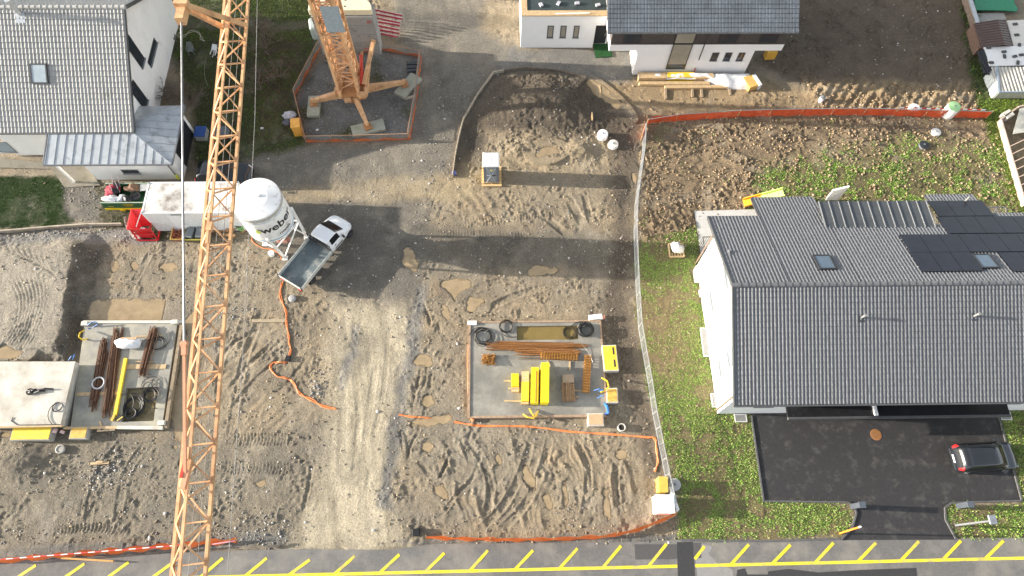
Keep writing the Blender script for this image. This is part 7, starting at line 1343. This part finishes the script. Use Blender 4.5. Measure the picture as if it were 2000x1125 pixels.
for i in range(3): x, y, z = G(806+i*.3, 124+i*7, .08); tag(MB().box((x, y, .08), (.95, .26, .16), .05).build('dark_block', mt('dark_block', (.06, .065, .07), .7)), ('uppermost dark block by the right side of the crane fence', 'middle dark block by the right side of the crane fence', 'lowest dark block by the right side of the crane fence')[i], 'block', 'dark blocks')
tag(MB().bar(G(792, 193, .06), G(812, 187, .06), .22, .1).build('plank', EDG), 'grey plank below the tilted concrete pad', 'plank')
# scaffold frames in a stack
SR_ = mt('scaffold_red', (.20, .015, .04), .45, var=.15); SW_ = mt('scaffold_silver', (.36, .33, .34), .5, .3)
a, b2 = Vector(G(738, 40, .1)), Vector(G(790, 50, .1)); u_ = (b2-a).normalized(); n_ = Vector((u_.y, -u_.x, 0))
for k in range(7):
    o = n_*(k*.27)+Vector((0, 0, 1.1-k*.12)); t = thing('scaffold_frame', ('topmost red scaffold frame of the leaning row', 'second red scaffold frame from the top of the row', 'third red scaffold frame from the top of the row', 'middle red scaffold frame of the leaning row', 'third red scaffold frame from the bottom of the row', 'second red scaffold frame from the bottom of the row', 'lowest red scaffold frame touching the crane fence')[k], 'scaffold frame', tuple(a+o), 'scaffold frames'); L_ = (b2-a).length
    j1, j2 = Vector((random.uniform(-.07, .07), random.uniform(-.03, .03), random.uniform(-.05, .05))), Vector((random.uniform(-.12, .12), random.uniform(-.04, .04), random.uniform(-.05, .05))); P1, P2 = a+o+j1, b2+o+j2
    MB().bar(P1, P2, .035, .13).build('toe_board', SR_, t)
    for q_ in (.0, -.22): MB().tube([P1+Vector((0, 0, .10+q_))-n_*.05, P2+Vector((0, 0, .10+q_))-n_*.05], .02, 6).build('tube', SW_, t)
    for f_ in (.04, .3, .72, .96): MB().tube([P1.lerp(P2, f_)-n_*.05+Vector((0, 0, .12)), P1.lerp(P2, f_)-n_*.12+Vector((0, 0, -.75))], .022, 6).build('upright', SR_ if f_ in (.3, .72) else SW_, t)
# ================================================================= TREES, SHRUBS, GRASS, STONES
BARK = mt('bark', (.10, .075, .055), .9, var=.3, scale=6); TWIG = mt('bare_twigs', (.15, .115, .085), .9, var=.3, scale=6)
def quads_mesh(name, C_, A, B_, cols, mat, parent=None, kind=None, label=None, cat=None, origin=None):
    """many small leaf quads: centres C_, half axes A and B_, one colour each"""
    n_ = len(C_); o = np.array(OW[parent.name]) if parent is not None else (np.array(origin) if origin is not None else np.zeros(3))
    V_ = np.stack([C_-A-B_*.6, C_+A*.15-B_, C_+A*1.0, C_+A*.1+B_], 1).reshape(-1, 3)-o; me_ = bpy.data.meshes.new(name); me_.vertices.add(n_*4); me_.vertices.foreach_set('co', V_.ravel()); me_.loops.add(n_*4); me_.loops.foreach_set('vertex_index', np.arange(n_*4, dtype=np.int32)); me_.polygons.add(n_)
    me_.polygons.foreach_set('loop_start', np.arange(0, n_*4, 4, dtype=np.int32)); me_.polygons.foreach_set('loop_total', np.full(n_, 4, np.int32)); me_.update()
    at_ = me_.attributes.new('tint', 'FLOAT_COLOR', 'CORNER'); cc_ = np.repeat(np.concatenate([cols, np.ones((n_, 1))], 1), 4, 0); at_.data.foreach_set('color', cc_.astype(np.float32).ravel()); me_.materials.append(mat); o_ = bpy.data.objects.new(name, me_); COL.objects.link(o_)
    if parent is not None: o_.parent = parent
    else: o_.location = o
    OW[o_.name] = Vector(o); return tag(o_, label, cat, None, kind)
LEAF = attr_mat('leaf', .7)
def conifer(x, y, hh, R_, label, seed):
    r = np.random.default_rng(seed); t = thing('conifer', label, 'tree', (x, y, 0)); MB().cyl((x, y, -.1), (x, y, hh), .16, .02, 8).build('trunk', BARK, t); C_, A, B_, K = [], [], [], []
    for w_ in range(26):
        z = hh*(.06+.9*w_/26); rad_ = R_*(1-w_/27)**.8
        for k in range(9):
            a_ = 2*math.pi*(k+r.uniform(-.3, .3))/9+w_; l = rad_*r.uniform(.75, 1.1); d_ = np.array([math.cos(a_), math.sin(a_), 0])
            for q_ in range(26):
                f_ = r.uniform(.15, 1); c_ = np.array([x, y, z-.25*l*f_])+d_*l*f_; s_ = np.array([-d_[1], d_[0], 0])*r.choice([-1, 1]); ax = (d_*.6+s_*r.uniform(.2, .9)+np.array([0, 0, r.uniform(-.1, .35)])); ax /= np.linalg.norm(ax); ln = r.uniform(.10, .24)*(1.2-.5*f_)
                C_.append(c_+ax*ln+s_*l*.12*r.uniform(0, 1)); A.append(ax*ln); bb_ = np.cross(ax, [0, 0, 1]); bb_ /= np.linalg.norm(bb_)+1e-6; B_.append(bb_*r.uniform(.012, .028)+np.array([0, 0, r.uniform(-.02, .02)])); K.append(np.array((.115, .155, .145))*r.uniform(.55, 1.35))
    quads_mesh('crown', np.array(C_), np.array(A), np.array(B_), np.array(K), LEAF, t); return t
conifer(-20.6, 48.6, 9.0, 3.9, 'blue grey conifer at the top edge behind the crane jib', 1); conifer(-46.0, 45.2, 13.0, 3.7, 'tall conifer beyond the left edge behind the pale tiled house', 3); conifer(-46.6, 40.9, 11.5, 3.0, 'slimmer conifer beyond the left edge beside the pale tiled house', 4); conifer(-15.2, 48.4, 8.5, 4.0, 'blue grey conifer at the top edge left of the crane mast', 2)
def bare_shrub(u, v, R_, hh, n_, label, seed, col=TWIG):
    r = np.random.default_rng(seed); x, y, z = GG(u, v); t = thing('bare_shrub', label, 'shrub', (x, y, z)); mb = MB()
    def br_(p, d_, l, w_, lev):
        q_ = p+d_*l; mb.bar(p, q_, w_, w_, w2=w_*.6, h2=w_*.6)
        if lev == 0: return
        for k in range(3 if lev > 1 else 4):
            e = d_+Vector(r.normal(0, .55, 3)); e.z = abs(e.z)*.6+.08; e.normalize(); br_(p.lerp(q_, r.uniform(.55, 1)), e, l*r.uniform(.55, .8), w_*.6, lev-1)
    for i in range(n_): a_ = r.uniform(0, 6.3); e = Vector((math.cos(a_)*R_, math.sin(a_)*R_, hh)).normalized(); br_(Vector((x, y, z)), e, math.hypot(R_, hh)*.42, .045, 3)
    mb.build('branches', col, t); return t
for i, (u, v, R_, hh, n_, lb_) in enumerate(((322, 190, 1.0, 1.5, 7, 'bare shrub with yellowish twigs at the foot of the gable wall'), (372, 205, 1.7, 1.7, 12, 'wide bare shrub between the annex and the crane jib'), (350, 190, 1.2, 1.6, 8, 'bare shrub in front of the zinc annex corner'), (520, 95, 1.5, 1.9, 11, 'greyish bare shrub left of the crane fence at the top'), (508, 175, 1.4, 1.6, 9, 'brown bare shrub right of the crane jib'), (505, 60, 1.2, 1.6, 7, 'bare shrub below the conifer right of the jib'), (548, 150, 1.2, 1.4, 7, 'low bare shrub beside the upper left fence panel'))): bare_shrub(u, v, R_, hh, n_, lb_, 50+i)
# grass and weeds as real leaves; stones as real pebbles
def scatter(n_, u0, u1, v0, v1, maskf, seed):
    r = np.random.default_rng(seed); a = np.array([G(u, v)[:2] for u, v in ((u0, v0), (u1, v0), (u0, v1), (u1, v1))]); x = r.uniform(a[:, 0].min(), a[:, 0].max(), n_); y = r.uniform(max(GY0+1, a[:, 1].min()), min(GY1-1, a[:, 1].max()), n_)
    j = np.clip(((x-GX0)/GS).astype(int), 0, nx-1); k = np.clip(((y-GY0)/GS).astype(int), 0, ny-1); keep = r.random(n_) < maskf(k, j, x, y); return x[keep], y[keep], r
def leaves(name, n_, box_, maskf, seed, size, pal, up, label=None, wid=.35):
    x, y, r = scatter(n_, *box_, maskf, seed); m_ = len(x); z = hz(x, y); a_ = r.uniform(0, 2*np.pi, m_); el = r.uniform(up[0], up[1], m_); l = r.uniform(size[0], size[1], m_); ax = np.stack([np.cos(a_)*np.cos(el), np.sin(a_)*np.cos(el), np.sin(el)], 1)
    sd_ = np.stack([-np.sin(a_), np.cos(a_), r.uniform(-.3, .3, m_)], 1); C_ = np.stack([x, y, z], 1)+ax*(l*.8)[:, None]; pal = np.array(pal); K = pal[r.integers(0, len(pal), m_)]*r.uniform(.65, 1.35, (m_, 1))
    return quads_mesh(name, C_, ax*l[:, None], sd_*(l*wid)[:, None], np.clip(K, 0, 1), LEAF, kind='stuff', origin=(float(x.mean()), float(y.mean()), 0))
g1 = fbm(gx, gy, 1.5, 4, 6); g2 = fbm(gx, gy, .6, 3, 14); g3 = fbm(gx, gy, .26, 2, 4)
def mk(*names, thr=.0, gain=3.0, floor=.0): return lambda k, j, x, y: np.clip(sum(Z[q_][k, j] for q_ in names), 0, 1)*np.clip(.5+(g1[k, j]*.9+.7*g2[k, j]+.5*g3[k, j]-thr)*gain, floor, 1)
PALW = [(.17, .31, .05), (.24, .39, .06), (.085, .17, .03), (.34, .43, .11), (.13, .25, .04), (.29, .34, .12)]; PALD = [(.34, .27, .14), (.26, .25, .09), (.30, .22, .12)]
def notbare(f_): return lambda k, j, x, y: f_(k, j, x, y)*(1-.75*Z['meadow_bare'][k, j])
leaves('meadow_weeds', 290000, (1240, 1680, 440, 1060), notbare(mk('meadow', thr=-.16, gain=2.6, floor=.1)), 3, (.016, .066), PALW, (.15, 1.0))
leaves('dry_grass', 42000, (1240, 1680, 440, 1060), mk('meadow', thr=.1, gain=2, floor=.25), 4, (.04, .10), PALD, (.05, .7), wid=.14)
leaves('verge_grass', 46000, (1840, 2080, 790, 1060), mk('kerb_grass', 'side_grass', thr=-.15, gain=2.5, floor=.1), 5, (.02, .08), PALW, (.15, 1.0)); leaves('verge_dry_grass', 14000, (1840, 2080, 790, 1060), mk('kerb_grass', 'side_grass', thr=-.3), 15, (.04, .09), PALD, (.05, .7), wid=.14)
leaves('field_weeds', 150000, (1380, 2010, 260, 430), mk('back_grass', thr=.08, gain=3.0, floor=.05), 6, (.018, .072), PALW, (.1, .9)); leaves('field_sprouts', 26000, (1250, 1950, 225, 480), mk('clods', thr=.62, gain=5), 7, (.025, .08), PALW, (.1, .9))
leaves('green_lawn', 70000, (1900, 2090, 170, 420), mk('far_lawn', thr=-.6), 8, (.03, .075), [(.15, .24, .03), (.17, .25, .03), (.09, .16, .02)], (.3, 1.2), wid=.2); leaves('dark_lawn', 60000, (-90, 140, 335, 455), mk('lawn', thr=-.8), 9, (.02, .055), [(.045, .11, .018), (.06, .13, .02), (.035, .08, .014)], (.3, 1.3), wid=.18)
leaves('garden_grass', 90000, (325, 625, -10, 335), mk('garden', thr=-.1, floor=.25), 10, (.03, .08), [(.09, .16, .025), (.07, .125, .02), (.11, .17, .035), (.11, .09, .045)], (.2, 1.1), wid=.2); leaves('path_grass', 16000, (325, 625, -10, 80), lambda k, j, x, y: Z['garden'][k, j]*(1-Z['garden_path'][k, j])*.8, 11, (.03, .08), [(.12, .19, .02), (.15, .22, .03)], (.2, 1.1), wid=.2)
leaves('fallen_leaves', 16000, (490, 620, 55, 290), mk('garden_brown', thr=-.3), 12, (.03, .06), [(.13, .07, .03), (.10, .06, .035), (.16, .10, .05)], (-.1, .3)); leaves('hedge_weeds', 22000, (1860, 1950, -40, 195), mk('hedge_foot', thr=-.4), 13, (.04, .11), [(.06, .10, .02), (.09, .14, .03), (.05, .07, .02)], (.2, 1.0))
leaves('pad_moss', 9000, (575, 830, 90, 280), lambda k, j, x, y: Z['crane_pad'][k, j]*np.clip(g1[k, j]*3, 0, 1)*.8, 14, (.02, .05), [(.07, .09, .02), (.09, .10, .03)], (.2, 1.0)); leaves('skip_weeds', 9000, (190, 340, 350, 480), mk('skip_ground', thr=-.1), 16, (.03, .07), [(.06, .09, .02), (.05, .07, .02), (.08, .07, .03)], (.2, 1.0))
def pebbles(name, n_, box_, maskf, seed, size, pal, flat_=.65):
    x, y, r = scatter(n_, *box_, maskf, seed); m_ = len(x); z = hz(x, y); s_ = size[0]*(size[1]/size[0])**(r.random(m_)**2.2)
    bm = bmesh.new(); bmesh.ops.create_icosphere(bm, subdivisions=1, radius=1); bv = np.array([v_.co[:] for v_ in bm.verts]); bf = np.array([[v_.index for v_ in f_.verts] for f_ in bm.faces]); bm.free()
    a_ = r.uniform(0, 6.28, m_); ca_, sa_ = np.cos(a_), np.sin(a_); sc = np.stack([r.uniform(.7, 1.3, m_), r.uniform(.6, 1.0, m_), np.full(m_, flat_)*r.uniform(.7, 1.2, m_)], 1)*s_[:, None]
    P_ = bv[None]*sc[:, None]*r.uniform(.78, 1.2, (m_, len(bv), 1)); X_ = P_[..., 0]*ca_[:, None]-P_[..., 1]*sa_[:, None]+x[:, None]; Y_ = P_[..., 0]*sa_[:, None]+P_[..., 1]*ca_[:, None]+y[:, None]; Zz = P_[..., 2]+(z+s_*.15)[:, None]
    V_ = np.stack([X_, Y_, Zz], -1).reshape(-1, 3); F_ = (bf[None]+np.arange(m_)[:, None, None]*len(bv)).reshape(-1, 3); me_ = bpy.data.meshes.new(name); me_.vertices.add(len(V_)); me_.vertices.foreach_set('co', V_.ravel()); me_.loops.add(F_.size); me_.loops.foreach_set('vertex_index', F_.ravel().astype(np.int32)); me_.polygons.add(len(F_)); me_.polygons.foreach_set('loop_start', np.arange(0, F_.size, 3, dtype=np.int32)); me_.polygons.foreach_set('loop_total', np.full(len(F_), 3, np.int32)); me_.update()
    pal = np.array(pal); K = pal[r.integers(0, len(pal), m_)]*r.uniform(.7, 1.3, (m_, 1)); cc_ = np.repeat(np.concatenate([np.clip(K, 0, .9), np.ones((m_, 1))], 1), F_.shape[0]//m_*3, 0); at_ = me_.attributes.new('tint', 'FLOAT_COLOR', 'CORNER'); at_.data.foreach_set('color', cc_.astype(np.float32).ravel()); me_.materials.append(LEAF); o_ = bpy.data.objects.new(name, me_); COL.objects.link(o_); return tag(o_, kind='stuff')
PALS = [(.30, .28, .25), (.22, .21, .20), (.40, .38, .34), (.16, .155, .15), (.33, .29, .23)]
site = lambda k, j, x, y: np.clip(stony[k, j]-.1, 0, 1)*np.clip(.45+(g1[k, j]*.8+g2[k, j])*1.6, .06, 1)*(1-np.clip(Z['haul_road'][k, j]*.6, 0, 1))*(V0[k, j] < 1064)
pebbles('gravel', 52000, (-40, 1330, 150, 1075), site, 21, (.014, .075), PALS); pebbles('white_stones', 1500, (-40, 1330, 150, 1075), site, 22, (.03, .13), [(.62, .60, .56), (.52, .50, .46)])
pebbles('field_stones', 420, (1500, 1920, -20, 230), lambda k, j, x, y: np.clip(Z['field'][k, j]+Z['ridge'][k, j], 0, 1), 23, (.02, .08), [(.55, .53, .5), (.45, .42, .38)]); pebbles('pad_gravel', 16000, (575, 950, -20, 300), lambda k, j, x, y: np.clip(Z['crane_pad'][k, j]*.9+Z['road'][k, j]*.25, 0, 1), 24, (.014, .05), PALS)
pebbles('soil_clods', 26000, (1250, 1960, 150, 500), lambda k, j, x, y: np.clip(Z['clods'][k, j]*.8+Z['ridge'][k, j]*.8+Z['sand'][k, j]*.1, 0, 1)*np.clip(.5+g2[k, j]*1.5, .1, 1), 25, (.03, .13), [(.27, .20, .125), (.23, .165, .10), (.31, .235, .15)], .8); pebbles('mud_clods', 50000, (-40, 1300, 260, 1065), lambda k, j, x, y: np.clip(clod[k, j]*12, 0, 1)*np.clip(.3+g2[k, j]*2, .03, 1)*(1-Z['shaded_yard'][k, j])*(1-Z['road'][k, j])*(V0[k, j] < 1064), 26, (.018, .085), [(.29, .235, .16), (.25, .205, .145), (.33, .27, .185), (.21, .175, .125)], .7)
def rubble(u, v, ru, rv, n_, seed, size=(.05, .16)):
    cx_, cy_, _ = G(u, v); rx_ = ru/33.0; ry_ = rv/30.0; return lambda k, j, x, y: np.exp(-((x-cx_)/rx_)**2-((y-cy_)/ry_)**2)
for i, (u, v, ru, rv, n_) in enumerate(((215, 920, 50, 24, 500), (520, 1040, 60, 26, 500), (120, 455, 130, 12, 900), (620, 760, 14, 16, 260), (450, 610, 30, 16, 260))): pebbles('rubble', n_*3, (u-2*ru, u+2*ru, v-2*rv, v+2*rv), rubble(u, v, ru, rv, n_, i), 60+i, (.02, .10), [(.30, .29, .27), (.22, .21, .20), (.42, .40, .37), (.15, .145, .14)])
